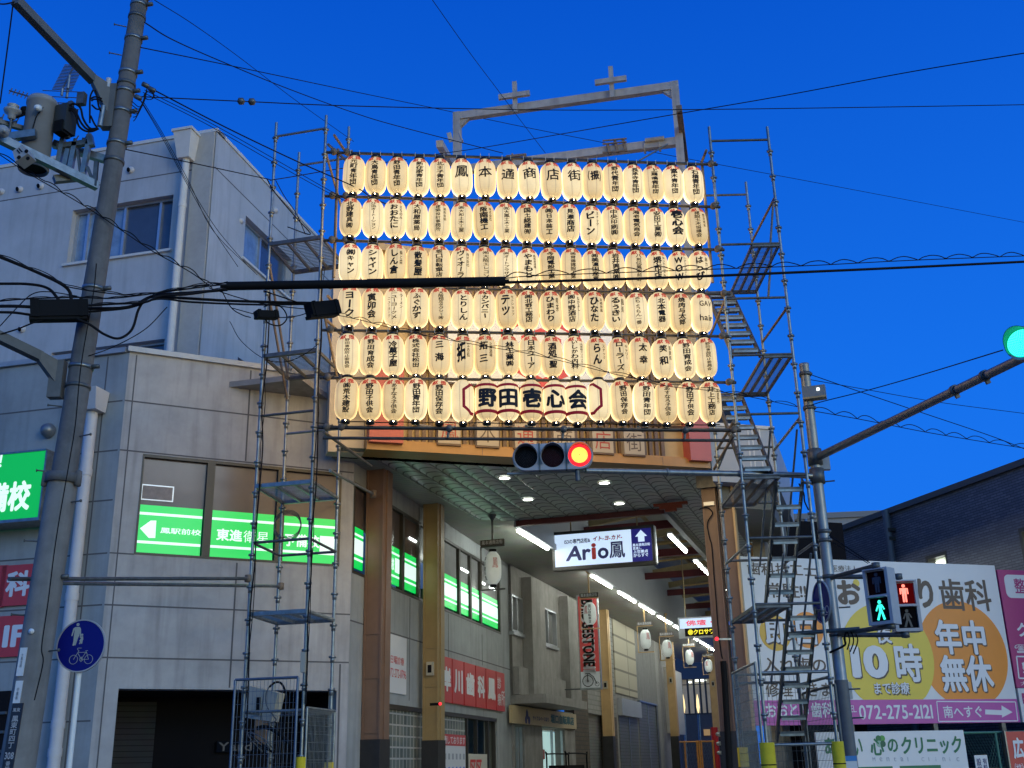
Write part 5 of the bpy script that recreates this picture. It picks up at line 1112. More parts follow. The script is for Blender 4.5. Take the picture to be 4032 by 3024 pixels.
ROWS=[
 [('元町青年団',),('大鳥青年団',),('野田青年団',),('新在家青年団',),('北王子青年団',),('B鳳',),('B本',),('B通',),('B商',),('B店',),('B街',),('B㈲振',),('野代青年団',),('長承寺青年団',),('上鶏鳴青年団',),('富木青年団',),('石橋青年団',)],
 [('北野建具㈱',),('ひ浜オートーション',),('おおたに','立ちのみ'),('大和屋薬局',),('建築設計事務所','福本俊明'),('㈱大和土木工業',),('阪南機工','株式会社'),('㈲大鳳土木工業',),('国土総建㈲',),('㈱日本装工',),('見瀬商店',),('ビーン','スナック'),('中央印刷㈱',),('海老電気商会',),('安田工業㈱',),('S壱心会',),('建設土木協議会','野田地域')],
 [('㈱キャン',),('シャイン',),('しん倉','鮨と菜'),('散髪屋',),('坂口自転車店',),('ヴィオーラ','株式会社'),('㈲大阪エレコン',),('㈱オートプラザ近',),('やまもと','鉄板居酒屋'),('今岡電設工業',),('㈱齋藤建設工業',),('㈱美濃田産業',),('岩井興業㈱',),('八剣伝鳳駅前店',),('堺市店','Rthouse'),('WOW','ヘアーデザイン'),('はっぴ','串カツ')],
 [('ヨーク',),('寅卯会',),('ニューヨークメ','ラーメン','ニューヨーク'),('ふぐかず',),('大阪相互タクシー㈱',),('とりしん',),('SSカンパニー',),('テツ','モトショップ'),('㈱北野工務店',),('ひまわり','喫茶'),('㈱中野酒店','なかよし'),('ひなた','宮崎地鶏'),('るぅきい','麺処'),('赤ちょうちん一番',),('北本電器',),('焼肉与太郎',),('HGAV/hair',)],
 [('野田事故防止委員会',),('野田育成会',),('冷菓子屋',),('株式会社松田',),('三 海',),('拓','立呑処'),('拓 三','立呑酒場'),('林工業㈱',),('日本ユーア',),('酒処 聖',),('いしかわ内科','内視鏡クリニック'),('らん','スナック'),('ローラーズ','キャリー'),('太 幸',),('笑 和','居食処'),('野田育成会',),('野田事故防止委員会',)],
 [('㈱荒木建設',),('野田子供会',),('あすなろ子供会',),('野田青年団',),('野田保存会',),('[',),('X野',),('X田',),('X壱',),('X心',),('X会',),(']',),('野田保存会',),('野田青年団',),('あすなろ子供会',),('野田子供会',),('井上工務店','荒建製作')]]
ENDS=[(('B',357,370),('C',1343,425)),(('B',333,690),('C',1370,750)),(('B',330,985),('C',1390,1040)),(('B',325,1320),('C',1405,1370)),(('D',312,365),('E',1435,405)),(('D',303,710),('E',1470,745))]
ROW1X=[1394,1477,1561,1643,1725,1809,1901,1988,2072,2160,2244,2325,2406,2487,2567,2646,2729]
rown=['top row','second row','third row','fourth row','fifth row','bottom row']
ordn=['leftmost','second from left','third from left','fourth from left','fifth from left','sixth from left','seventh from left','eighth from left','middle','eighth from right','seventh from right','sixth from right','fifth from right','fourth from right','third from right','second from right','rightmost']
def count_word(n): return {1:'one',2:'two',3:'three',4:'four',5:'five',6:'six',7:'seven',8:'eight',9:'nine'}.get(n,'many')
def lanterns():
    for r,row in enumerate(ROWS):
        e0,e1=ENDS[r]; a=LF.px(*e0,0.05); b=LF.px(*e1,0.05)
        zc=PIPES[r+1][2]+LH/2+0.035 if r<5 else PIPES[6][2]+LH/2+0.095
        for c,spec in enumerate(row):
            f=c/16
            if r==0: f=(ROW1X[c]-ROW1X[0])/(ROW1X[-1]-ROW1X[0])
            s=a[0]+(b[0]-a[0])*f+(RL.uniform(-0.012,0.012) if 0<c<16 and r else 0)
            z=zc+RL.uniform(-0.016,0.016)
            P=LF.pt(s,z,0.05); main=spec[0]; k=main[0]
            what={'B':'with a single large black character','X':'with giant black character and red bands','[':'with a thick red opening bracket','S':'with three heavy black characters','H':'lettered in two lines of Latin letters',']':'with a thick red closing bracket'}.get(k)
            if what is None:
                what='with %s black characters in one column'%count_word(len(main.replace(' ',''))) if len(spec)==1 else 'with two columns of writing'
            t=bpy.data.objects.new('paper_lantern',None); COL.objects.link(t); t.location=P; t.empty_display_size=0.2
            t.rotation_euler=(RL.uniform(-0.02,0.02),RL.uniform(-0.025,0.025),math.radians(6)+RL.uniform(-0.09,0.09))
            t['label']='lit lantern %s, %s in the %s'%(what,ordn[c],rown[r]); t['category']='paper lantern'; t['group']='lit paper lanterns on the rack'
            WL[t.name]=P
            for nm,me in (('paper_body',ME_BODY),('bottom_cap',ME_BOT),('top_cap',ME_TOP),('hanging_strap',ME_STRAP)):
                o=bpy.data.objects.new(nm,me); COL.objects.link(o); o.parent=t
            bc=[o for o in t.children if o.name.startswith('bottom_cap')][0]
            o=bpy.data.objects.new('bulb_glint',ME_BULB); COL.objects.link(o); o.parent=bc
            mb=MB()
            if k not in 'X[]':
                for ch,x in (('献',-0.07),('燈',0.07)): col_text(mb,ch,x+RL.uniform(-0.006,0.006),0.285,0.196,0.105,M['ink_red'],0.03)
            if k=='B':
                if len(main)>2: col_text(mb,'振',0.01,0.13,-0.06,0.15,M['ink'],0.04); col_text(mb,'（',-0.095,0.11,-0.05,0.05,M['ink'],0.02) if False else None; strip(mb,[(-0.085,0.12),(-0.10,0.03),(-0.085,-0.05)],0.014,M['ink']); strip(mb,[(0.095,0.12),(0.11,0.03),(0.095,-0.05)],0.014,M['ink'])
                else: col_text(mb,main[1],0.0,0.14,-0.07,0.22,M['ink'],0.022)
            elif k=='X':
                col_text(mb,main[1],0.0,0.15,-0.15,0.31,M['ink_navy'],0.048,0.2)
                for z_ in (0.205,-0.205): strip(mb,[(-0.30,z_),(0.30,z_)],0.045,M['ink_crimson'])
            elif k in '[]':
                sg=1 if k=='[' else -1; strip(mb,[(sg*0.20,0.225),(sg*0.125,0.225),(-sg*0.0,0.13),(-sg*0.0,-0.13),(sg*0.125,-0.225),(sg*0.20,-0.225)],0.042,M['ink_crimson'])
            elif k=='S': col_text(mb,main[1:],0.0,0.24,-0.20,0.20,M['ink'],0.055)
            elif k=='H':
                l1,l2=main[1:].split('/')
                for tx,z1,z0,wd in ((l1,0.15,0.06,0.20),(l2,-0.08,-0.18,0.22)):
                    V,T,(ax,ay,bx,by)=layout(tx,0.02,False); wrap(mb,[(-wd/2+(u-ax)/(bx-ax)*wd+0.02,z0+(v-ay)/(by-ay)*(z1-z0)) for u,v in V],T,M['ink'])
            else:
                n=len(main.replace(' ','')); side=spec[1] if len(spec)>1 else None
                z1=0.205-(0.03 if n<=4 else 0); z0=-0.25 if n>4 else (-0.23 if n>=3 else -0.16)
                wd=0.135 if n<=4 else (0.12 if n<=6 else 0.095); wt=0.042 if n<=4 else (0.036 if n<=6 else 0.024)
                col_text(mb,main,-0.025 if side else 0.0,z1,z0,wd,M['ink'],wt)
                if side: col_text(mb,side,0.085,0.165,-0.07 if len(side)<6 else -0.16,0.05,M['ink'],0.012)
                if len(spec)>2: col_text(mb,spec[2],-0.105,0.10,-0.22,0.05,M['ink'],0.012)
            me=lmesh('lettering',mb); o=bpy.data.objects.new('lettering',me); COL.objects.link(o); o.parent=t
lanterns()
# ---------------------------------------------------------------- scaffold towers
def lerp(a,b,t): return Vec(a)+(Vec(b)-Vec(a))*t
def deck(mb, p0,p1,p2,p3, z, mt, planks=3):
    """walkway of flat rails and a fine grating, corners p0-p1 near, p3-p2 far"""
    for k in range(planks+1):
        t=k/planks; a=lerp(p0,p1,t); b=lerp(p3,p2,t); mb.bar((a.x,a.y,z-0.02),(b.x,b.y,z-0.02),0.03,0.05,mt)
    for t in (0.0,1.0):
        a=lerp(p0,p3,t); b=lerp(p1,p2,t); mb.bar((a.x,a.y,z-0.02),(b.x,b.y,z-0.02),0.06,0.06,mt)
    n=int((Vec(p3)-Vec(p0)).length/0.05)
    for i in range(1,n):
        a=lerp(p0,p3,i/n); b=lerp(p1,p2,i/n); mb.bar((a.x,a.y,z),(b.x,b.y,z),0.012,0.006,mt)
def left_tower():
    E=Vec((-3.92,16.20,0)); Fp=Vec((-3.03,15.98,0)); Gp=Vec((-3.74,17.28,0)); Hp=Vec((-2.82,17.06,0))
    t=thing('scaffold_tower','slim scaffold tower with small decks left of the lanterns, over a wire cage','scaffold',(-3.4,16.6,0))
    tops=dict(E=zat(('k',283,265),E.x,E.y),F=zat(('k',970,180),Fp.x,Fp.y),G=zat(('k',572,635),Gp.x,Gp.y),H=zat(('k',1235,320),Hp.x,Hp.y))
    for nm,p in (('E',E),('F',Fp),('G',Gp),('H',Hp)): obj('post',post_mesh(p.x,p.y,0,tops[nm],M['galv']),t)
    def bar(p,q,zp,zq=None,mt=None,r=0.0215,nm='ledger'):
        b=MB(); zq=zp if zq is None else zq; b.tube([(p.x,p.y,zp),(q.x,q.y,zq)],r,mt or M['galv'],8); return obj(nm,b,t)
    zE=zat(('k',320,440),E.x,E.y); bar(E,Fp,zE); bar(Gp,Hp,zat(('k',600,800),Gp.x,Gp.y))
    def ring(z,mt=None):
        for p,q in ((E,Fp),(Gp,Hp),(E,Gp),(Fp,Hp)): bar(p,q,z,mt=mt)
    z1=zat(('l',240,190),E.x,E.y); z2=zat(('F',1640,830),Gp.x*0.5+E.x*0.5,16.7); z2=zat(('F',1780,770),Gp.x,Gp.y); z3=zat(('F',1640,1440),E.x,E.y); z4=zat(('G',1570,258),E.x,E.y); z5=zat(('i',330,420),E.x,E.y)
    zb=zat(('F',1640,1010),E.x,E.y)
    bar(E,Fp,zb,mt=M['galv_d']); bar(Gp,Hp,zat(('F',1790,1120),Gp.x,Gp.y))
    for z,mt in ((z1,M['galv_d']),(z2,M['galv_d']),(z3,M['galv']),(z5,M['galv'])):
        d=MB(); deck(d,E,Fp,Hp,Gp,z,mt,3); obj('deck',d,t)
        for p,q in ((E,Fp),(Gp,Hp)): bar(p,q,z-0.03,mt=mt)
    for p,q in ((E,Gp),(Fp,Hp)): bar(p,q,z3-0.03); bar(p,q,z5-0.03)
    ring(z4,M['galv_d']); ring(2.42)
    # braces
    for (a,b,za,zb_) in ((E,Gp,z1-0.3,z1-2.0),(E,Gp,z2+1.2,z2-0.4),(Fp,Hp,z1+1.6,z1+0.8),(Fp,Hp,z2+1.0,z2-0.4)): bar(a,b,za,zb_,M['rust'],nm='brace')
    def bp(q,Y): return atY(q,Y)
    b=MB(); b.tube([bp(('k',1000,420),15.95),bp(('k',1180,680),17.1)],0.0243,M['rust'],8); obj('brace',b,t)
    b=MB(); b.tube([bp(('k',925,535),15.9),bp(('k',1150,735),17.0)],0.0243,M['galv_d'],8); obj('brace',b,t)
    b=MB(); b.tube([bp(('l',905,1140),15.9),bp(('l',1080,1310),17.2)],0.0243,M['rust'],8); obj('brace',b,t)
    b=MB(); b.tube([bp(('l',920,840),15.95),bp(('l',1050,1000),17.1)],0.0243,M['rust'],8); obj('brace',b,t)
    b=MB(); p=bp(('m',0,800),15.98); q=bp(('m',535,1090),19.3); b.tube([p,q],0.0243,M['galv'],8); b.lathe([(0,-0.08),(0.06,-0.06),(0.06,0.06),(0,0.08)],q,M['rust'],8); obj('tie_pipe',b,t)
    b=MB(); p=bp(('D',140,925),15.95); q=bp(('D',480,1170),18.0); b.tube([p,q],0.0243,M['galv_d'],8); obj('tie_pipe',b,t)
    # two long pipes tying the tower to the utility pole
    for a,b_,mt in ((('G',55,483),('G',1545,480),M['galv_d']),(('G',320,508),('G',1745,528),M['galv'])):
        m_=MB(); Y1=16.2 if mt is M['galv_d'] else 17.3; p=atY(a,12.25 if mt is M['galv_d'] else 12.9); q=atY(b_,Y1); m_.tube([p,q],0.0243,mt,8); m_.lathe([(0,-0.06),(0.055,-0.05),(0.055,0.05),(0,0.06)],q,M['rust'],8); obj('tie_pipe',m_,t)
    # cables hanging down the posts
    c=MB(); rnd=random.Random(5)
    for (p,z0,z1_) in ((E,2.0,8.9),(Fp,2.5,9.2)):
        for k in range(2):
            c.tube(spline([(p.x+0.05+rnd.uniform(-0.02,0.03),p.y-0.05+rnd.uniform(-0.02,0.02),z1_-(z1_-z0)*i/11) for i in range(12)],3),0.006 if k else 0.011,M['wire'],5)
    for p,s in ((Gp+Vec((0.1,0,0)),5.3),):
        for k in range(4): c.tube(spline([(p.x+0.22*math.cos(a*0.7),p.y,s+0.22*math.sin(a*0.7)+0.02*k) for a in range(10)],3),0.006,M['galv_d'],4)
    obj('hanging_cable',c,t)
    # foam guards on the feet
    for p in (Fp,Hp):
        z=zat(('j',1260,1450),p.x,p.y) if p is Fp else zat(('j',1680,1530),p.x,p.y); g=MB(); g.lathe([(0.03,0),(0.075,0.0),(0.075,z),(0.03,z)],(p.x,p.y,0),M['yellow_foam'],14); g.lathe([(0.077,z-0.30),(0.077,z-0.285)],(p.x,p.y,0),M['black'],14); obj('foam_guard',g,t)
    return E,Fp,Gp,Hp
TE,TF,TG,TH=left_tower()
def mesh_panel(name,label,P,Q,z0,z1,dx=0.05,dz=0.05,mt=None,group=None,off=0.06):
    fr=Frame(P,math.degrees(math.atan2(Q.x-P.x,Q.y-P.y))); L=(Vec((Q.x,Q.y,0))-Vec((P.x,P.y,0))).length; mt=mt or M['galv']
    t=thing(name,label,'wire panel',fr.pt(L/2,z0,0),group)
    b=MB()
    for a,c in (((0,z0),(L,z0)),((0,z1),(L,z1)),((0,z0),(0,z1)),((L,z0),(L,z1))): b.tube([fr.pt(*a,off),fr.pt(*c,off)],0.02,mt,8)
    obj('frame',b,t); b=MB()
    n=int(L/dx)
    for i in range(1,n): b.tube([fr.pt(L*i/n,z0,off),fr.pt(L*i/n,z1,off)],0.0032,mt,4,cap=False)
    n=int((z1-z0)/dz)
    for i in range(1,n): b.tube([fr.pt(0,z0+(z1-z0)*i/n,off+0.005),fr.pt(L,z0+(z1-z0)*i/n,off+0.005)],0.0026,mt,4,cap=False)
    obj('wire_grid',b,t)
g='wire panels of the left cage'
zt=zat(('j',300,300),TE.x,TE.y)
M['galv_blue']=mat('bluish_steel',(0.13,0.165,0.22),0.45,metal=0.7,noise=0.2)
mesh_panel('cage_panel','tall wire cage panel at the front of the left scaffold foot',TE+Vec((-0.10,-0.05,0)),TF+Vec((-0.06,-0.03,0)),0.15,zt,0.055,0.16,M['galv_blue'],g)
mesh_panel('cage_panel','narrow wire cage panel on the right side of the left scaffold foot',TF,TH,0.15,2.45,0.05,0.11,M['galv'],g)
mesh_panel('cage_panel','rear wire cage panel behind the tilted beige cabinet',TG,TH,0.15,2.45,0.07,0.14,M['galv_d'],g)
def cage_stuff():
    c=atY(('j',560,650),16.75); fr=Frame((c.x,c.y),110); t=thing('control_cabinet','tilted beige control cabinet hung inside the wire cage','cabinet',fr.pt(0,c.z-0.3,0))
    b=MB(); P=[fr.px('j',*q) for q in ((310,860),(715,920),(815,490),(370,380))]
    b.poly(fr,P,-0.2,0,M['beige_box']); q=[lerp((*P[0],0),(*P[1],0),0.62),lerp((*P[3],0),(*P[2],0),0.55)]; b.bar(fr.pt(q[0].x,q[0].y,0.003),fr.pt(q[1].x,q[1].y,0.003),0.008,0.006,M['frame_dark'],up=fr.n); obj('case',b,t)
    b=MB(); k=fr.px('j',530,650); b.box(fr,k[0]-0.03,k[0]+0.03,k[1]-0.09,k[1]+0.09,0,0.02,M['black']); obj('handle',b,t)
    b=MB(); rnd=random.Random(2)
    b.tube(spline([atY(('j',x,y),16.5) for x,y in ((690,400),(780,330),(880,360),(950,560),(930,760),(900,980),(860,1200),(830,1380))],4),0.016,M['wire'],6)
    b.tube(spline([atY(('j',x,y),16.5) for x,y in ((700,380),(640,500),(650,680),(740,820),(790,900),(700,940),(600,930))],4),0.010,M['galv_d'],6)
    b.tube(spline([atY(('j',x,y),16.55) for x,y in ((500,1020),(620,1000),(760,1050),(900,1160),(1010,1270),(1065,1370))],4),0.03,M['black'],8)
    for k in range(7): b.tube(spline([atY(('j',300+rnd.randint(0,200),1000+rnd.randint(0,120)),16.6),atY(('j',380+rnd.randint(0,250),1130+rnd.randint(0,120)),16.5),atY(('j',500+rnd.randint(0,260),1330+rnd.randint(0,60)),16.6)],6),0.009,M['wire'] if k%2 else M['galv_d'],5)
    b.tube([atY(('j',680,1040),16.7),atY(('j',660,1390),16.7)],0.02,M['galv'],8)
    o=obj('cable_bundle',b); o['label']='tangle of black and grey cables hanging in the left wire cage'; o['category']='cable'
    b=MB(); fr2=Frame((TE.x,TE.y),104); b.box(fr2,0.1,0.85,0.1,0.95,-0.7,-0.2,M['dark']); b.box(fr2,0.0,0.95,0.95,1.0,-0.8,-0.15,M['galv_d']); o=obj('generator',b); o['label']='dark machine under a steel shelf inside the left wire cage'; o['category']='machine'
    b=MB(); q=atY(('j',540,1080),16.75); b.box(Frame((q.x,q.y),104),-0.07,0.08,q.z-0.17,q.z+0.17,-0.1,0,mat('brown_card_box',(0.30,0.17,0.08),0.7)); o=obj('card_box',b); o['label']='small brown box below the tilted beige cabinet'; o['category']='box'
    b=MB(); q=atY(('G',1885,1000),15.9); b.box(Frame((q.x,q.y),104),-0.04,0.03,q.z-0.14,q.z+0.14,-0.06,0,M['beige_box']); o=obj('junction_box',b); o['label']='slim beige junction box fixed on the left tower post above the cage'; o['category']='box'
cage_stuff()
def right_tower():
    A=Vec((3.43,16.1,0)); B=Vec((4.41,16.1,0)); Cc=Vec((4.42,18.0,0)); D=Vec((3.45,18.0,0))
    t=thing('stair_tower','tall scaffold stair tower with zigzag stairs right of the lanterns','scaffold',(3.9,17,0))
    tops=dict(A=zat(('C',1462,0),A.x,A.y),B=zat(('C',1880,0),B.x,B.y),C=zat(('C',1727,400),Cc.x,Cc.y),D=11.2)
    for nm,p in (('A',A),('B',B),('C',Cc),('D',D)): obj('post',post_mesh(p.x,p.y,0,tops[nm],M['galv'],first=0.28),t)
    def bar(p,q,zp,zq=None,mt=None,r=0.0215,nm='ledger'):
        b=MB(); zq=zp if zq is None else zq; b.tube([(p.x,p.y,zp),(q.x,q.y,zq)],r,mt or M['galv_d'],8); return obj(nm,b,t)
    za=zat(('C',1500,98),A.x,A.y); bar(A,B,za); bar(D,Cc,zat(('C',1700,495),Cc.x,Cc.y))
    z1=zat(('C',1760,853),4.0,16.1); zb=zat(('C',1800,1245),4.0,16.1); z2=zat(('E',1850,365),4.0,16.1); zc=zat(('E',1880,795),4.0,16.1); z3=zat(('n',1600,870),4.0,16.1); z3b=zat(('a',1200,370),4.0,16.1); z4=zat(('a',1250,1195),4.0,16.1); z5=zat(('b',1350,465),4.0,16.1); z6=zat(('b',1450,1360),4.0,16.1)
    for z in (z1,zb,z2,zc,z3,z3b,z4,z5,z6): bar(A,B,z,mt=M['galv'] if z in (z5,z6) else M['galv_d'])
    for z in (zat(('n',1500,505),4.0,18),zat(('n',1500,1200),4.0,18),zat(('a',900,650),4.0,18),zat(('a',1000,1400),4.0,18),zat(('b',1150,590),4.0,18),z2,z1,zat(('E',1850,650),4.0,18)): bar(D,Cc,z)
    # diagonal braces on the two sides
    for (p,q,zp,zq) in ((Cc,B,zat(('C',1785,830),4.42,18.),zat(('C',1920,510),4.41,16.1)),(Cc,B,zat(('E',1855,270),4.42,18.),zat(('E',2000,20),4.41,16.1)),(Cc,B,zat(('n',1730,550),4.42,18.),zat(('n',2030,140),4.41,16.1)),
                        (Cc,B,zat(('a',1270,680),4.42,18.),zat(('a',1565,430),4.41,16.1)),(D,A,zat(('a',520,690),3.45,18.),zat(('a',755,450),3.43,16.1)),(Cc,B,zat(('b',1440,620),4.42,18.),zat(('b',1750,520),4.41,16.1)),
                        (D,A,zat(('E',1490,1190),3.45,18.),zat(('E',1680,850),3.43,16.1)),(D,A,zat(('C',1540,1560),3.45,18.),zat(('C',1600,1250),3.43,16.1))): bar(p,q,zp,zq,M['rust'] if zp>6.8 else M['galv'],0.022,'brace')
    for (x0,y0,x1,y1) in ((1905,850,1925,560),(1890,1240,1915,860)): 
        b=MB(); b.tube([atY(('C',x0,y0),17.2),atY(('C',x1,y1),17.2)],0.02,M['galv_d'],8); obj('brace',b,t)
    # decks (half width) and stair flights
    def dk(x0,x1,z,y0=16.12,y1=17.98):
        d=MB(); deck(d,Vec((x0,y0,0)),Vec((x1,y0,0)),Vec((x1,y1,0)),Vec((x0,y1,0)),z,M['galv_d'],3); obj('deck',d,t)
    dk(3.95,4.39,z1); dk(3.95,4.39,z2); dk(3.46,4.0,z3); dk(3.46,3.95,z4)
    def flight(x0,x1,yt,zt,yb,zb_,n):
        m_=MB()
        for x in (x0,x1): m_.bar((x,yt,zt),(x,yb,zb_),0.03,0.10,M['galv_d'])
        for i in range(n):
            f=(i+0.5)/n; y=yt+(yb-yt)*f; z=zt+(zb_-zt)*f; m_.box(Frame((x0,y),90),0.02,x1-x0-0.02,z-0.02,z+0.015,-0.10,0.10,M['galv_d']); m_.box(Frame((x0,y),90),0.02,x1-x0-0.02,z-0.055,z-0.021,0.08,0.10,M['galv'])
        obj('stair_flight',m_,t)
    flight(3.50,3.93,17.9,z1-0.05,16.25,z2+0.05,8); flight(3.50,3.93,17.9,z2-0.05,16.25,z3+0.05,8)
    flight(3.97,4.38,16.25,z3-0.05,17.9,z4+0.05,8); flight(3.97,4.38,16.3,z4-0.05,17.9,z4-1.85,8)
    flight(3.50,3.93,17.9,z1+1.8,16.25,z1+0.05,8) if False else None
    # handrails of the two lower flights
    for x in (3.97,4.38):
        for zt,zb_ in ((z3+0.75,z4+0.85),(z4+0.75,z4-1.0)):
            b=MB(); b.tube([(x,16.25,zt),(x,17.9,zb_)],0.017,M['galv'],8); obj('handrail',b,t)
    # short tie pipes at the top end of the rack
    for q0,q1,Y0,Y1 in ((('C',1440,170),('C',1400,270),15.9,16.4),(('n',1230,360),('n',985,780),15.8,18.6),(('n',1230,190),('n',1010,560),15.8,18.2)):
        b=MB(); b.tube([atY(q0,Y0),atY(q1,Y1)],0.0243,M['rust'],8); obj('tie_pipe',b,t)
    for p,q in ((A,('b',1020,1340)),(B,('b',1890,1325)),(D,('b',690,1400))):
        z=zat(q,p.x,p.y); r=0.105 if p is A else 0.085; g_=MB(); g_.lathe([(0.03,0),(r,0),(r,z),(0.03,z)],(p.x,p.y,0),M['yellow_foam'],16); g_.lathe([(r+0.002,z-0.30),(r+0.002,z-0.285)],(p.x,p.y,0),M['black'],16); obj('foam_guard',g_,t)
    return A,B,Cc,D
RA,RB,RC,RD=right_tower()
g='wire panels of the stair tower'
zt=zat(('b',880,345),RA.x,RA.y)
mesh_panel('cage_panel','wire panel closing the left side of the stair tower foot',RD,RA,0.15,zt,0.06,0.12,M['galv'],g)
mesh_panel('cage_panel','wire panel closing the rear of the stair tower foot',RD,RC,0.15,2.9,0.07,0.14,M['galv_d'],g)
mesh_panel('cage_panel','wire panel closing the right side of the stair tower foot',RB,RC,0.15,2.6,0.08,0.14,M['galv_d'],g)
# ================================================================ signal pole on the right with its signals
def right_pole():
    Y=16.75
    bt=atY(('b',1995,1300),Y); tp=atY(('J',838,690),Y); x=(bt.x+tp.x)/2+0.02; P=Vec((x,Y,0))
    t=thing('signal_pole','grey steel signal pole standing beside the stair tower','pole',P)
    r=0.105; zt=zat(('J',838,685),x,Y); zs=zat(('b',1920,560),x,Y)
    b=MB(); b.lathe([(0.098,0),(0.096,zs),(0.09,zs+0.02),(0.076,zt-0.05),(0.08,zt-0.04),(0.08,zt),(0,zt+0.02)],P,mat('galvanised_pole',(0.27,0.28,0.29),0.42,metal=0.55,noise=0.22,scale=3),20); obj('shaft',b,t)
    b=MB(); b.lathe([(0.1005,0.5),(0.0985,zs-0.005)],P,mat('dark_grey_pole_wrap',(0.10,0.105,0.115),0.6,noise=0.15),20); obj('wrap',b,t)
    b=MB()
    for q in (('J',850,750),('J',880,960),('J',880,1300),('a',1680,300),('a',1690,410),('a',1740,860),('b',1830,0)):
        z=zat(q,x,Y); b.lathe([(0.09,-0.03),(0.096,-0.03),(0.096,0.03),(0.09,0.03)],(x,Y,z),M['galv_d'],16); b.lathe([(0,0.0),(0.03,0.02),(0.03,0.10),(0,0.12)],(x,Y,z),M['galv_d'],8,ax=(1,-0.4,0))
    for q in (('J',960,1420),('a',1880,1245),('b',1960,680),('b',2020,1035)):
        z=zat(q,x,Y); b.tube([(x+0.08,Y-0.05,z),(x+0.24,Y-0.1,z)],0.012,M['galv_d'],6)
    obj('band',b,t)
    # left arm and its three lens signal
    za=zat(('n',2050,890),x,Y); L=atY(('E',560,1195),15.0)
    b=MB(); pts=[Vec((x,Y,za)),Vec((x-0.5,Y-0.15,za)),Vec((L.x,L.y,L.z-0.02))]; b.tube(pts,0.05,M['galv'],14,r1=0.042)
    for q in (0.25,0.62): c=lerp(pts[1],pts[2],q); b.lathe([(0.048,-0.02),(0.056,-0.02),(0.056,0.02),(0.048,0.02)],c,M['galv'],14,ax=(pts[2]-pts[1]))
    b.tube([Vec((L.x,L.y,L.z-0.02)),Vec((L.x-1.1,L.y+0.04,L.z-0.03))],0.02,M['galv'],10)
    b.lathe([(0.09,-0.12),(0.115,-0.12),(0.115,0.12),(0.09,0.12)],(x,Y,za),M['galv_d'],16)
    obj('signal_arm',b,t)
    # right arm rising toward the camera
    z2=zat(('J',930,1265),x,Y); R_=atY(('J',2212,640),11.5); d=(R_-Vec((x,Y,z2))).normalized()
    b=MB(); b.tube([Vec((x+0.05,Y-0.05,z2)),R_+d*1.2],0.062,mat('dark_arm_steel',(0.20,0.195,0.19),0.45,metal=0.5,noise=0.2),14,r1=0.05)
    for q in (0.74,0.86): c=lerp((x,Y,z2),R_,q); b.lathe([(0.055,-0.03),(0.068,-0.03),(0.068,0.03),(0.055,0.03)],c,M['galv_d'],12,ax=d); b.bar(c-Vec((0,0,0.02)),c+Vec((0.03,0,-0.10)),0.04,0.05,M['galv_d'])
    b.lathe([(0.09,-0.13),(0.115,-0.13),(0.115,0.13),(0.09,0.13)],(x,Y,z2),M['galv_d'],16); obj('signal_arm',b,t)
    # brackets of the pedestrian signals
    b=MB(); P0=Vec((x,Y,0))
    def arm(q0,q1,Y1,r=0.035):
        z=zat(q0,x,Y); e=atY(q1,Y1); b.tube([Vec((x,Y,z)),e],r,M['galv_d'],10); b.lathe([(0,-0.05),(0.06,-0.04),(0.06,0.04),(0,0.05)],e,M['galv_d'],10); return e
    arm(('a',1720,880),('I',1290,400),15.5); obj('signal_bracket',b,t); b=MB(); arm(('I',1000,470),('I',1430,468),16.3); arm(('I',1040,830),('I',1385,775),15.5); arm(('I',1040,832),('I',1475,830),16.3); obj('signal_bracket',b,t); b=MB(); b.tube([atY(('I',740,825),16.6),atY(('I',1190,793),16.2)],0.03,M['galv_d'],8)
    obj('signal_bracket',b,t)
    b=MB(); rnd=random.Random(9); p0=atY(('I',1110,800),16.3)
    b.tube(spline([p0,atY(('I',1095,850),16.3),atY(('I',1100,890),16.35),atY(('I',1060,915),16.5),atY(('I',1005,940),16.7)],5),0.016,M['wire'],6)
    for k in range(3): b.tube(spline([p0+Vec((0.05*k,0,0)),p0+Vec((0.06*k+0.02,0,-0.15)),p0+Vec((0.04*k-0.03,0,-0.28-0.03*k))],4),0.010,M['wire'],5)
    b.tube(spline([atY(('n',2040,960),16.4),atY(('n',2100,1080),16.4),atY(('n',2110,1180),16.4),atY(('n',2160,1290),16.5)],4),0.012,M['wire'],5)
    obj('cable',b,t)
    b=MB(); c=atY(('c',20,690),16.9); b.box(Frame((c.x,c.y),95),-0.07,0.06,c.z-0.12,c.z+0.12,-0.1,0.05,M['cap']); obj('push_box',b,t)
    # information paper low on the pole
    c=atY(('c',70,1560),16.55); fr=Frame((c.x,c.y),95); b=MB(); s0=fr.sx('c',-30,1560); s1=fr.sx('c',140,1560); zt_=fr.zz('c',70,1500); b.box(fr,s0,s1,zt_-0.55,zt_,-0.01,0.0,M['sign_white']); b.box(fr,s0,s1,zt_-0.07,zt_,0.0,0.004,mat('sky_blue_strip',(0.03,0.2,0.5),0.5)); x_=MB()
    o=obj('paper_notice',b,None,'white paper notice with a blue heading strip on the signal pole','notice')
    # sensor box
    c=atY(('J',900,860),16.55); fr=Frame((c.x,c.y),110); b=MB(); b.box(fr,-0.17,0.19,c.z-0.07,c.z+0.11,-0.16,0.0,mat('box_grey',(0.19,0.20,0.21),0.5)); b.box(fr,-0.17,0.19,c.z-0.10,c.z-0.071,-0.16,0.01,M['gold_wall']); b.box(fr,0.06,0.10,c.z+0.02,c.z+0.06,0.0,0.01,M['lamp_in']); b.tube([fr.pt(-0.12,c.z,-0.1),Vec((x,Y,c.z+0.05))],0.03,M['galv_d'],8)
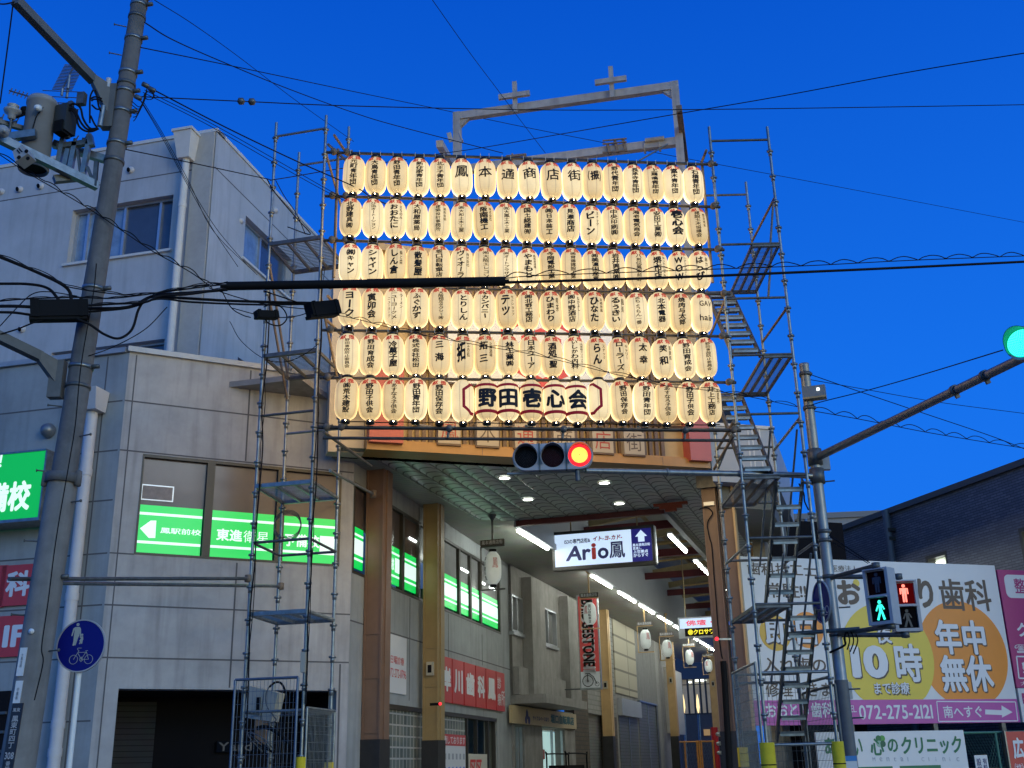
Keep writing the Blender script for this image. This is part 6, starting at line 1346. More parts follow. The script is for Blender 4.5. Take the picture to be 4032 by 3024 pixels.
    o=obj('sensor_box',b,None,'small grey sensor box with a white light near the top of the signal pole','box')
    c=atY(('J',968,1300),16.7); fr=Frame((c.x,c.y),100); b=MB(); b.box(fr,-0.09,0.09,c.z-0.1,c.z+0.12,-0.12,0,M['cap']); o=obj('small_box',b,None,'small grey box under the root of the rising signal arm','box')
    return P
RP=right_pole()
def vehicle_signal(label, c, fr, r, lenses, k=1.0):
    """three round lenses side by side with visors, c centre of the middle lens; fr faces the driver"""
    t=thing('traffic_signal',label,'traffic signal',c-Vec((0,0,0.25)))
    o=fr.pt(0,0,0); s_of=lambda p:(p-fr.P).dot(fr.d)
    s0=s_of(c); n0=(c-fr.P).dot(fr.n); z=c.z; pitch=r*2.28
    b=MB(); R=r*1.16; pts=[]
    for i in range(13): a=math.pi/2+math.pi*i/12; pts.append((s0-pitch+R*math.cos(a),z+R*math.sin(a)))
    for i in range(13): a=-math.pi/2+math.pi*i/12; pts.append((s0+pitch+R*math.cos(a),z+R*math.sin(a)))
    b.poly(fr,pts,n0-0.13,n0,M['signal_grey'])
    for q in (-0.5,0.5): b.box(fr,s0+pitch*q-0.012,s0+pitch*q+0.012,z-R-0.004,z+R+0.004,n0-0.1,n0+0.01,M['galv_d'])
    b.tube([fr.pt(s0+pitch*0.9,z-R,n0-0.06),fr.pt(s0+pitch*0.9,z-R-0.16,n0-0.06)],0.035,M['galv_d'],8)
    obj('housing',b,t)
    for i,kind in enumerate(lenses):
        cs=s0+(i-1)*pitch; v=MB(); n=20; A=[];B=[]
        for j in range(n+1):
            a=math.radians(-35)+math.radians(250)*j/n
            dl=0.20*(0.35+0.65*max(0,math.sin(a))) if True else 0
            for rr in (r*1.0,r*1.04): A.append(fr.pt(cs+rr*math.cos(a),z+rr*math.sin(a),n0)); B.append(fr.pt(cs+rr*math.cos(a),z+rr*math.sin(a)-0.02,n0+dl))
        vs=A+B; m_=len(A); fs=[]
        for j in range(n):
            i0=2*j; fs+=[(i0,i0+2,m_+i0+2,m_+i0),(i0+1,m_+i0+1,m_+i0+3,i0+3),(m_+i0,m_+i0+2,m_+i0+3,m_+i0+1)]
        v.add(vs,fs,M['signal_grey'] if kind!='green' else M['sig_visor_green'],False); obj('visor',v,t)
        l=MB(); m0={'dark':M['dark_lens'],'dark_red':M['dark_lens_r'],'red':M['sig_red'],'green':M['sig_green']}[kind]
        prof=[(r*0.97,0.002),(r*0.7,0.02),(r*0.35,0.032),(0.0,0.036)]; l.lathe(prof,fr.pt(cs,z,n0),m0,28,ax=fr.n); ln=obj('lens',l,t)
        dots=MB(); dm={'dark':M['led_off'],'dark_red':M['led_off'],'red':M['sig_amber'],'green':M['sig_green_led']}[kind]
        for ring in range(1,9):
            rr=r*(0.70 if kind=='red' else 0.96)*ring/8.6; cnt=6*ring
            for j in range(cnt):
                a=2*math.pi*(j+0.5*(ring%2))/cnt; q=r*(0.046 if kind in('red','green') else 0.022); hgt=0.036*(1-(rr/r)**2)+0.004
                P_=fr.pt(cs+rr*math.cos(a),z+rr*math.sin(a),n0+hgt); dots.add([P_-fr.d*q,P_-Vec((0,0,q)),P_+fr.d*q,P_+Vec((0,0,q))],[(0,1,2,3)],dm)
        obj('led_dots',dots,ln)
    return t
M['sig_visor_green']=mat('green_lit_visor',(0.0,0.20,0.13),0.5)  # green light of the lens painted into the visor colour
M['led_off']=mat('unlit_led',(0.05,0.035,0.04),0.3)
M['sig_green_led']=mat('green_led',(0.2,0.9,0.7),0.3,emit=(0.12,1.0,0.75),estr=1.6)
c=atY(('D',1800,1100),14.9); c=Vec((c.x,c.y,c.z)); vehicle_signal('three-lens traffic signal with its red lens lit below the lantern rack',c,Frame((0,14.9),92),0.165,['dark','dark_red','red'])
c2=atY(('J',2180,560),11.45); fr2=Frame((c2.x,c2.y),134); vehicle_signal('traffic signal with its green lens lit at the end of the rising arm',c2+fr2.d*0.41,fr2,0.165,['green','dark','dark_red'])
def ped_signal(label,c,fr,w,h,red_on):
    t=thing('pedestrian_signal',label,'pedestrian signal',c-Vec((0,0,h/2)),'pedestrian signals on the signal pole'); s0=(c-fr.P).dot(fr.d); n0=(c-fr.P).dot(fr.n); z=c.z
    b=MB(); b.box(fr,s0-w/2,s0+w/2,z-h/2,z+h/2,n0-0.22,n0-0.02,M['signal_grey'])
    for a,b_ in ((-w/2,-w/2+0.045),(w/2-0.045,w/2)): b.box(fr,s0+a,s0+b_,z-h/2,z+h/2,n0-0.0195,n0+0.02,M['signal_grey'])
    for a,b_ in ((-h/2,-h/2+0.045),(h/2-0.045,h/2),(-0.02,0.02)): b.box(fr,s0-w/2+0.046,s0+w/2-0.046,z+a,z+b_,n0-0.0195,n0+0.018,M['signal_grey'])
    obj('housing',b,t)
    for k,up in ((0,1),(1,-1)):
        on=(up==1)==red_on; zc=z+up*h*0.245; l=MB(); ww=w/2-0.05; hh=h*0.215
        l.box(fr,s0-ww,s0+ww,zc-hh,zc+hh,n0-0.019,n0-0.012,(M['sig_red_glow'] if up==1 else M['dark_lens']) if on else (M['dark_lens_r'] if up==1 else M['dark_lens'])); ln=obj('lens',l,t)
        f=MB(); mt=(M['sig_red_pic'] if up==1 else M['sig_green_pic']) if on else M['led_off']; u=hh*0.92; n=n0-0.007
        disc(f,fr,s0,zc+u*0.72,u*0.17,n-0.004,n,mt,14)
        if up==1:
            f.poly(fr,[(s0-u*0.22,zc-u*0.1),(s0+u*0.22,zc-u*0.1),(s0+u*0.28,zc+u*0.50),(s0-u*0.28,zc+u*0.50)],n-0.004,n+0.0005,mt)
            for sg in (-1,1):
                f.poly(fr,[(s0+sg*u*0.04,zc-u*0.9),(s0+sg*u*0.20,zc-u*0.9),(s0+sg*u*0.22,zc-u*0.1),(s0+sg*u*0.02,zc-u*0.1)][::sg],n-0.004,n+0.001,mt)
                f.poly(fr,[(s0+sg*u*0.30,zc-u*0.1),(s0+sg*u*0.42,zc-u*0.1),(s0+sg*u*0.40,zc+u*0.48),(s0+sg*u*0.285,zc+u*0.48)][::sg],n-0.004,n+0.0015,mt)
        else:
            f.poly(fr,[(s0-u*0.12,zc-u*0.1),(s0+u*0.20,zc-u*0.1),(s0+u*0.14,zc+u*0.5),(s0-u*0.14,zc+u*0.5)],n-0.004,n+0.0005,mt)
            f.poly(fr,[(s0-u*0.42,zc-u*0.85),(s0-u*0.22,zc-u*0.9),(s0+u*0.08,zc-u*0.1),(s0-u*0.12,zc-u*0.1)],n-0.004,n+0.001,mt); f.poly(fr,[(s0+u*0.22,zc-u*0.9),(s0+u*0.42,zc-u*0.85),(s0+u*0.22,zc-u*0.1),(s0+u*0.03,zc-u*0.1)],n-0.004,n+0.0015,mt)
            f.poly(fr,[(s0-u*0.45,zc-u*0.02),(s0-u*0.34,zc-u*0.10),(s0-u*0.10,zc+u*0.48),(s0-u*0.2,zc+u*0.48)],n-0.004,n+0.002,mt); f.poly(fr,[(s0+u*0.34,zc-u*0.0),(s0+u*0.45,zc+u*0.06),(s0+u*0.22,zc+u*0.5),(s0+u*0.1,zc+u*0.48)],n-0.004,n+0.0025,mt)
        obj('walking_figure' if up==-1 else 'standing_figure',f,ln)
        v=MB(); v.box(fr,s0-ww-0.01,s0+ww+0.01,zc+hh,zc+hh+0.012,n0-0.01,n0+0.10,M['signal_grey']); obj('visor',v,t)
c=atY(('I',1305,590),15.5); ped_signal('pedestrian signal turned aside with the green walking figure lit',c,Frame((c.x,c.y),134),0.37,0.78,False)
c=atY(('I',1478,648),16.25); ped_signal('pedestrian signal facing the road with the red standing figure lit',c,Frame((c.x,c.y),93),0.38,0.74,True)
def side_sign():
    c=atY(('a',1690,1170),16.45); fr=Frame((c.x,c.y),171); t=thing('road_sign','blue round road sign seen almost edge-on at the signal pole','road sign',c-Vec((0,0,0.3)))
    z=c.z; b=MB(); disc(b,fr,0,z,0.31,-0.01,0.0,M['sign_blue']); obj('disc',b,t); b=MB()
    for i in range(40):
        a=2*math.pi*i/40; a2=2*math.pi*(i+1)/40; b.bar(fr.pt(0.305*math.cos(a),z+0.305*math.sin(a),0.0),fr.pt(0.305*math.cos(a2),z+0.305*math.sin(a2),0.0),0.016,0.024,M['signal_grey'],up=fr.n)
    obj('rim',b,t); b=MB(); b.bar(fr.pt(0,z+0.12,-0.03),Vec((RP.x,RP.y,z+0.12)),0.04,0.05,M['galv_d']); b.bar(fr.pt(0,z-0.12,-0.03),Vec((RP.x,RP.y,z-0.12)),0.04,0.05,M['galv_d']); obj('bracket',b,t)
    x=MB(); x.tube([fr.pt(*p,0.006) for p in ((0.05,z-0.2),(0.16,z-0.2))],0.006,M['txt_white'],5)
    for s in (0.04,0.17):
        for i in range(16): a=2*math.pi*i/16; a2=2*math.pi*(i+1)/16; x.bar(fr.pt(s+0.05*math.cos(a),z-0.13+0.05*math.sin(a),0.004),fr.pt(s+0.05*math.cos(a2),z-0.13+0.05*math.sin(a2),0.004),0.008,0.006,M['txt_white'],up=fr.n)
    obj('symbol',x,t)
side_sign()
# ================================================================ billboards and buildings on the right
bp=atY(('I',455,600),22.6); BB=Frame((bp.x,bp.y),72.5)
def billboards():
    F=BB; X=lambda z,x,y,n=0: F.sx(z,x,y,n); Z=lambda z,x,y,n=0: F.zz(z,x,y,n)
    s1=X('I',2095,800); zt=(Z('I',455,332)+Z('I',2025,408))/2; zb=Z('I',1500,1383); zm=Z('I',1700,1232)
    t=thing('billboard','huge white dental clinic billboard with yellow and orange discs and a purple band','billboard',F.pt(s1/2,zb,0))
    b=MB(); b.box(F,0,s1,zb,zt,-0.12,-0.005,M['grey_clad']); obj('frame',b,t)
    b=MB(); b.box(F,0,s1,zm,zt,-0.004,0.0,M['sign_white']); obj('board',b,t)
    b=MB(); b.box(F,0,s1,zb,zm,-0.004,0.0005,M['magenta']); obj('band',b,t)
    d=MB()
    def circ(z,xc,yc,xe,mt,n,cut=None):
        s,zz_=F.px(z,xc,yc); r=abs(X(z,xe,yc)-s); k=64; pts=[(s+r*math.cos(2*math.pi*i/k),max(zm+0.002,zz_+r*math.sin(2*math.pi*i/k))) for i in range(k)]; d.poly(F,pts,0.0,n,mt)
    circ('I',1365,970,1648,M['yellow_disc'],0.0055); circ('I',1835,950,2105,M['orange_disc'],0.004); circ('I',665,818,762,M['amber_disc'],0.004); circ('I',865,800,962,M['orange_disc'],0.006); circ('I',1168,508,1188,M['yellow_disc'],0.004)
    obj('disc',d,t)
    x=MB(); br=M['txt_brown']; wh=M['txt_white']
    def tx(s,z,x0,y0,x1,y1,mt,n=0.004,w=0.03,shadow=False,vertical=False):
        if shadow: textpx(x,F,s,z,x0,y0,x1,y1,n,br,w+0.004,vertical,dx=0.03,dz=-0.03); textpx(x,F,s,z,x0,y0,x1,y1,n+0.0015,br,w+0.02,vertical); n+=0.010
        textpx(x,F,s,z,x0,y0,x1,y1,n,mt,w,vertical)
    tx('歯科技工士','I',485,378,925,470,br,w=0.02); tx('常駐!!','I',598,505,862,605,br,w=0.022)
    tx('医療法人 たんぽぽ会','I',1012,395,1402,450,br,w=0.005)
    tx('お','I',1040,488,1205,645,br,w=0.045); tx('お','I',1215,492,1385,655,br,w=0.045); tx('と','I',1400,495,1530,660,br,w=0.045); tx('り','I',1540,480,1660,665,br,w=0.04); tx('歯科','I',1672,480,2020,685,br,w=0.024)
    tx('即日','I',590,735,925,893,wh,0.008,0.032,True); tx('入れ歯の','I',585,970,985,1065,br,w=0.022); tx('修理できます!','I',600,1125,1120,1215,br,w=0.02)
    tx('夜','I',1275,770,1390,885,wh,0.008,0.03,True); tx('10','I',1120,895,1375,1100,wh,0.008,0.05,True); tx('時','I',1392,885,1590,1125,wh,0.008,0.032,True); tx('まで診療','I',1272,1125,1500,1200,wh,0.008,0.02,True)
    tx('年中','I',1640,735,1985,955,wh,0.008,0.034,True); tx('無休','I',1675,955,2032,1185,wh,0.008,0.034,True)
    tx('おおとり歯科','I',600,1252,1030,1345,wh,0.004,0.03); tx('TEL.','I',1112,1270,1172,1312,wh,0.004,0.0); tx('072-275-2121','I',1180,1268,1648,1352,wh,0.004,0.02)
    tx('南へすぐ','I',1705,1272,1955,1345,wh,0.004,0.02)
    p=[F.px('I',*q) for q in ((1970,1325),(1970,1295),(2072,1300),(2072,1270),(2140,1312),(2075,1345),(2075,1330))]; x.poly(F,p[::-1],0.0,0.004,wh)
    q=[F.px('I',*k) for k in ((1668,1245),(2158,1248),(2172,1366),(1680,1370))]
    for a,c in zip(q,q[1:]+q[:1]): x.bar(F.pt(*a,0.004),F.pt(*c,0.004),0.022,0.006,wh,up=F.n)
    for s,z in ((X('d',1520,210+0),0),): pass
    obj('lettering',x,t)
    # broken flap stuck to the board
    # supports
    for s in (0.3,2.2,4.2,5.9): b=MB(); b.box(F,s,s+0.1,0,zb-0.002,-0.12,-0.02,M['galv_d']); obj('support_post',b,t)
    # magenta billboard at the right edge
    sa=s1+0.05; z1=Z('I',2060,425); sb=sa+3.0; zq=Z('I',2165,1160)
    t=thing('billboard','magenta clinic billboard with a white rounded panel, cut by the right edge','billboard',F.pt(sa+1,zb,0))
    b=MB(); b.box(F,sa,sb,zq,z1,-0.1,0.0,M['magenta_d']); obj('board',b,t); b=MB(); b.box(F,sa+0.02,sb,zb,zq-0.01,-0.1,-0.003,M['sign_white']); obj('lower_board',b,t)
    b=MB(); a=F.px('I',2078,455); c=F.px('I',2098,600); hh=a[1]-c[1]; pts=[]
    for cx,cz,a0 in ((sb,a[1]-0.12,0),(a[0]+0.14,a[1]-0.12,1),(a[0]+0.14,c[1]+0.12,2)):
        if a0==0: pts.append((sb,a[1])); continue
        for i in range(7): an_=math.pi/2*(a0)+math.pi/2*i/6; pts.append((cx+0.12*math.cos(an_),cz+0.12*math.sin(an_)))
    pts.append((sb,c[1])); b.poly(F,pts,0.0,0.004,M['sign_white']); obj('panel',b,t)
    x=MB(); textpx(x,F,'整骨院','I',2142,478,2360,580,0.008,M['magenta_d'],0.02); textpx(x,F,'クリニック','I',2160,755,2600,850,0.004,M['txt_white'],0.03); textpx(x,F,'☎072','I',2150,890,2330,945,0.004,M['txt_white'],0.01); textpx(x,F,'大鳥','I',2188,1120,2280,1145,0.004,M['txt_white'],0.0)
    q=[F.px('I',*k) for k in ((2165,965),(2300,968),(2310,1105),(2180,1100))]
    for a,c in ((q[0],q[1]),(q[0],q[3]),(q[3],q[2])): x.bar(F.pt(*a,0.003),F.pt(*c,0.003),0.03,0.006,M['txt_white'],up=F.n)
    textpx(x,F,'整体','I',2195,1000,2300,1070,0.004,M['txt_white'],0.03); textpx(x,F,'院内','I',2195,1190,2300,1260,0.002,M['magenta_d'],0.04); obj('lettering',x,t)
    # white clinic sign below
    n=0.5; G=Frame(F.pt(0,0,n),72.5); X2=lambda x,y:G.sx('I',x,y); Z2=lambda x,y:G.zz('I',x,y)
    sa=X2(915,1450); sb=X2(1845,1500); zt=Z2(1500,1428); zb2=Z2(1500,1720)
    t=thing('clinic_board','white clinic sign board with green characters and a clover below the billboard','sign',G.pt((sa+sb)/2,zb2,0))
    b=MB(); b.box(G,sa,sb,zb2,zt,-0.06,0,M['sign_white']); obj('board',b,t)
    x=MB(); gr=M['txt_green']
    for ch,a in (('あ',(965,1470,1050,1575)),('お',(1060,1470,1140,1575)),('い',(1140,1472,1212,1580)),('心',(1248,1475,1345,1580)),('の',(1358,1478,1432,1560)),('クリニック',(1440,1465,1832,1568))): textpx(x,G,ch,'I',*a,0.004,gr,0.03)
    for k,ch in enumerate('Mental Clinic'):
        if ch!=' ': x0=1268+k*43.5; textpx(x,G,ch,'I',x0,1592,x0+(20 if ch not in 'li' else 7),1617,0.004,M['txt_grey'],0.0)
    cs,cz=G.px('I',1320,1492)
    for k in range(4): a=math.pi/4+k*math.pi/2; disc(x,G,cs+0.062*math.cos(a),cz+0.07*math.sin(a),0.062,0.0,0.005+0.0005*k,mat('clover_green%s'%'abcd'[k],[(0.06,0.30,0.05),(0.02,0.15,0.05),(0.25,0.40,0.30),(0.01,0.10,0.05)][k],0.5),18)
    for a,b_ in ((1180,1395),(1440,1695)): G_=Z2(1300,1650); s0_,s1_=X2(a,1660),X2(b_,1660); x.box(G,s0_,s1_,G_-0.35,G_,0.0,0.004,gr)
    obj('lettering',x,t)
    sa=X2(2105,1500); t=thing('red_board','red sign board with a large white character at the lower right edge','sign',G.pt(sa+1,0.3,0))
    b=MB(); z1=Z2(2120,1432); b.box(G,sa,sa+2.2,-0.0+0.2,z1,-0.06,0.0,M['red_sign']); b.box(G,sa-0.03,sa,0.2,z1+0.02,-0.07,0.01,M['galv']); obj('board',b,t)
    x=MB(); textpx(x,G,'広','I',2130,1470,2222,1600,0.004,M['txt_white'],0.04); textpx(x,G,'㈱関西','I',2150,1630,2330,1690,0.004,M['txt_white'],0.0); obj('lettering',x,t)
    # netted fence with the little notice
    t=thing('net_fence','green framed chain link fence between the white and red boards','fence',G.pt((sb+sa)/2,0,-0.1)); b=MB(); zf=Z2(2000,1440)
    b.tube([G.pt(sb-3,zf,-0.12),G.pt(sa+2.5,zf+0.02,-0.12)],0.025,mat('green_fence_tube',(0.04,0.16,0.12),0.5),8)
    for s in (X2(1862,1550),X2(2075,1550),sa+2): b.tube([G.pt(s,0,-0.12),G.pt(s,zf,-0.12)],0.03,bpy.data.materials['green_fence_tube'],8)
    obj('fence_frame',b,t); b=MB()
    for k in range(26):
        s=X2(1850,1550)+k*0.07; b.tube([G.pt(s,0.2,-0.13),G.pt(s+0.9,zf,-0.13)],0.004,bpy.data.materials['green_fence_tube'],4,cap=False); b.tube([G.pt(s+0.9,0.2,-0.125),G.pt(s,zf,-0.125)],0.004,bpy.data.materials['green_fence_tube'],4,cap=False)
    obj('netting',b,t)
    b=MB(); s0=X2(1925,1620); s1=X2(2005,1620); zt=Z2(1960,1578); b.box(G,s0,s1,zt-0.6,zt,-0.1,-0.08,M['sign_white']); t=thing('notice_board','small white notice with blue vertical writing on the chain link fence','sign',G.pt((s0+s1)/2,zt-0.6,-0.1)); obj('board',b,t)
    x=MB(); w=s1-s0; text(x,G,'有料広告',s0+w*0.58,zt-0.55,s0+w*0.92,zt-0.06,-0.076,M['txt_blue'],0.02,True); text(x,G,'設置コ',s0+w*0.10,zt-0.50,s0+w*0.46,zt-0.06,-0.076,M['txt_blue'],0.02,True); obj('lettering',x,t)
    # low wall and dark lot behind the boards
    b=MB(); b.box(F,-0.5,14,0,1.35,-3.2,-3.0,brick_mat('tan_block_wall',F,(0.27,0.22,0.14),(0.30,0.25,0.17),(0.2,0.17,0.12),0.4,0.2,0.012,0.8)); o=obj('lot_wall',b,None,'tan block wall of the lot glimpsed between the billboards','wall')
    b=MB(); b.box(Frame((6.2,23.2),72.5),-0.7,0.5,0.2,1.15,0,0.25,mat('scooter_grey',(0.2,0.22,0.25),0.5)) ; o=obj('storage_box',b,None,'pale grey metal box low behind the stair tower','box')
billboards()
tp=atY(('d',1000,700),30); TW=Frame((tp.x,tp.y),163)
def tile_house():
    t=thing('tile_house','dark blue-grey tiled apartment block with a lit window behind the billboards','building',(tp.x+3,tp.y,0))
    F=TW; M['tiles']=brick_mat('dark_border_tiles',F,(0.09,0.10,0.125),(0.15,0.155,0.185),(0.04,0.042,0.05),0.235,0.068,0.010,0.45,0.25,spec=0.5)
    zt=F.zz('d',1000,545); sL=F.sx('I',955,300); sR=F.sx('d',2212,100)+4
    a=F.px('d',985,1215); b_=F.px('d',1245,1160); wl,wr=a[0],b_[0]; wz1=b_[1]; wz0=wz1-1.1
    c=F.px('d',2140,890); w2l=c[0]; w2r=c[0]+1.4; w2z1=c[1]; w2z0=w2z1-2.2
    w=MB(); dp=8
    w.box(F,sL,wl,0,zt,-0.3,0,M['tiles']); w.box(F,wl,wr,0,wz0,-0.3,0,M['tiles']); w.box(F,wl,wr,wz1,zt,-0.3,0,M['tiles']); w.box(F,wr,w2l,0,zt,-0.3,0,M['tiles']); w.box(F,w2l,w2r,0,w2z0,-0.3,0,M['tiles']); w.box(F,w2l,w2r,w2z1,zt,-0.3,0,M['tiles']); w.box(F,w2r,sR,0,zt,-0.3,0,M['tiles'])
    w.box(F,sL,sR,zt-0.3,zt-0.2,-dp,-0.3,M['concrete']); w.box(F,sL,sR,0,zt-0.3,-dp,-dp+0.3,M['concrete']); obj('wall',w,t)
    k=MB(); k.box(F,sL,sR,zt,zt+0.16,-0.4,0.10,mat('dark_coping',(0.09,0.085,0.075),0.6)); obj('coping',k,t)
    for x0,x1,z0,z1 in ((wl,wr,wz0,wz1),(w2l,w2r,w2z0,w2z1)):
        f=MB(); fd=M['frame_dark']; f.box(F,x0,x0+0.10,z0,z1,-0.28,0.01,fd); f.box(F,x1-0.06,x1,z0,z1,-0.28,0.01,fd); f.box(F,x0+0.1,x1-0.06,z1-0.10,z1,-0.28,0.01,fd); f.box(F,x0+0.1,x1-0.06,z0,z0+0.05,-0.28,0.01,fd); wn=obj('window',f,t)
        g=MB(); g.box(F,x0+0.1,x1-0.06,z0+0.05,z1-0.1,-0.29,-0.24,M['lit_room']); obj('lit_pane',g,wn)
        if x0==wl: l=MB(); l.box(F,x0+0.14,x0+0.45,z1-0.3,z1-0.18,-0.235,-0.20,M['lamp_in']); obj('ceiling_lamp',l,wn)
    p=MB(); s=F.sx('d',520,900,0.15); p.tube([F.pt(s,0,0.14),F.pt(s,F.zz('d',500,660,0.15),0.14)],0.105,mat('dark_downpipe',(0.10,0.11,0.125),0.5),12); 
    for q in (900,1010): s2,z2=F.px('d',570,q,0.1); p.box(F,s,s2+0.06,z2-0.05,z2+0.05,0,0.2,M['frame_dark'])
    obj('downpipe',p,t)
    # grey house beyond
    c=atY(('I',1100,120),48); G=Frame((c.x,c.y),95); b=MB(); z=G.zz('I',1100,102); b.box(G,-2.4,16,0,z,-8,0,mat('beige_grey_wall',(0.30,0.28,0.26),0.8,noise=0.06)); b.box(G,-2.5,16.1,z,z+0.25,-8.1,0.1,mat('roof_edge_grey',(0.22,0.21,0.20),0.7)); 
    for s in (-1,1.2,4.5): b.box(G,s,s+0.06,0,z,0,0.01,M['groove'])
    o=obj('grey_block',b,None,'plain beige-grey building rising just behind the dark tiled roofline','building')
tile_house()
def right_backdrop():
    # steel lattice and dark gap between the gate and the billboard
    t=thing('lattice_mast','lattice of thin steel bars behind the stair tower','lattice frame',(6.6,27,0)); b=MB(); rnd=random.Random(4)
    p=lambda x,y,Y=27: atY(('a',x,y),Y)
    for x in (1060,1290,1415): b.tube([p(x,640),p(x,120)],0.05,M['galv_d'],6)
    for k in range(22):
        x=1040+rnd.random()*340; b.tube([p(x,600),p(x+rnd.uniform(-90,90),250+rnd.random()*120)],0.018,M['galv'],5)
    obj('bars',b,t)
    b=MB(); b.tube([p(1420,600,30),p(1420,140,30),p(1490,140,30),p(1530,600,30)],0.05,mat('blue_grey_pipe',(0.16,0.22,0.3),0.5),6); o=obj('pipe_frame',b,None,'bent blue-grey pipe frame against the sky beside the signal pole','pipe frame')
    b=MB(); fr=Frame((6.0,25.6),72); b.box(fr,0,2.0,0,7.0,-0.6,0,M['dark']); o=obj('dark_shed',b,None,'dark unlit building side in the gap above the billboard','building')
right_backdrop()
# ================================================================ steel frame on the gate roof
def roof_frame():
    P=atY(('e',1925,300),21.0); F=Frame((P.x,P.y),101.7); X=lambda x,y:F.sx('e',x,y); Z=lambda x,y:F.zz('e',x,y)
    t=thing('roof_frame','weathered white steel sign frame on the gate roof with two cross-shaped brackets','steel frame',F.pt(-2,10.5,0))
    W=M['frame_white']; sl=X(195,600); z1=(Z(1920,225)+Z(190,492))/2; z2=(Z(1900,678)+Z(900,815))/2
    for s,nm in ((sl,'l'),(0,'r')):
        b=MB(); b.box(F,s-0.085,s+0.085,8.6,z1,-0.17,0,W); obj('post',b,t)
    for z,tag in ((z1,0),(z2,1)):
        b=MB(); b.box(F,sl+0.086,-0.086,z-0.19,z-0.002,-0.16,-0.015,W); bm=obj('beam',b,t)
    b=MB()
    for s,sg in ((sl+0.085,1),(-0.085,-1)): b.poly(F,[(s,z1-0.38),(s+sg*0.2,z1-0.195),(s,z1-0.195)][::sg],-0.15,-0.05,W)
    obj('gusset',b,t)
    for x,y0,y1,yc,xa,xb in ((662,258,498,378,540,785),(1425,138,382,262,1298,1548)):
        b=MB(); s=X(x,(y0+y1)/2); b.box(F,s-0.05,s+0.05,Z(x,y1),Z(x,y0),0.0,0.09,W); zc=Z(x,yc); b.box(F,X(xa,yc),X(xb,yc),zc-0.06,zc+0.06,0.091,0.17,W); obj('cross_bracket',b,t)
    b=MB()
    for (z,x0,y0,x1,y1) in (('e',135,650,155,720),('e',215,645,245,720)): b.bar(atY((z,x0,y0),21.3),atY((z,x1,y1),21.3),0.10,0.03,M['frame_white'])
    for xs,y0,y1 in ((1390,735,825),(1450,715,810),(1515,705,800)): b.bar(F.pt(X(xs,y0),Z(xs,y0),0.02),F.pt(X(xs+25,y1),Z(xs+25,y1),0.02),0.06,0.04,M['rust'])
    for y in (722,748,815): b.bar(F.pt(X(1355,y),Z(1355,y),0.05),F.pt(X(1545,y-18),Z(1545,y-18),0.05),0.03,0.03,M['rust'])
    b.bar(F.pt(X(590,842),Z(590,842),0.02),F.pt(X(750,826),Z(750,826),0.02),0.05,0.05,M['rust'])
    for xs in (640,740): b.bar(F.pt(X(xs,820),Z(xs,820),0.03),F.pt(X(xs,870),Z(xs,870),0.03),0.04,0.04,M['rust'])
    obj('rusty_bracket',b,t)
    b=MB(); 
    for xs in (1680,1800): c=F.pt(X(xs,715),z2-0.13,-0.11); b.lathe([(0.10,-0.02),(0.13,-0.02),(0.13,0.02),(0.10,0.02)],c,W,10,ax=F.d)
    b.tube([F.pt(X(1690,715),z2-0.02,0.02),F.pt(X(1840,690),z2-0.02,0.02)],0.05,W,10); b.tube([F.pt(X(1870,740),Z(1870,740),0),F.pt(X(1640,870),Z(1640,870),0)],0.02,M['galv'],6); obj('pipe_clamp',b,t)
    # rear corroded prop
    b=MB(); b.bar(atY(('e',1958,455),20.2),atY(('e',2010,860),22.2),0.12,0.16,M['rust']); obj('prop',b,t)
    b=MB(); b.bar(atY(('e',62,735),19.6),atY(('e',150,890),21.2),0.14,0.14,M['frame_white']); obj('stub_beam',b,t)
roof_frame()
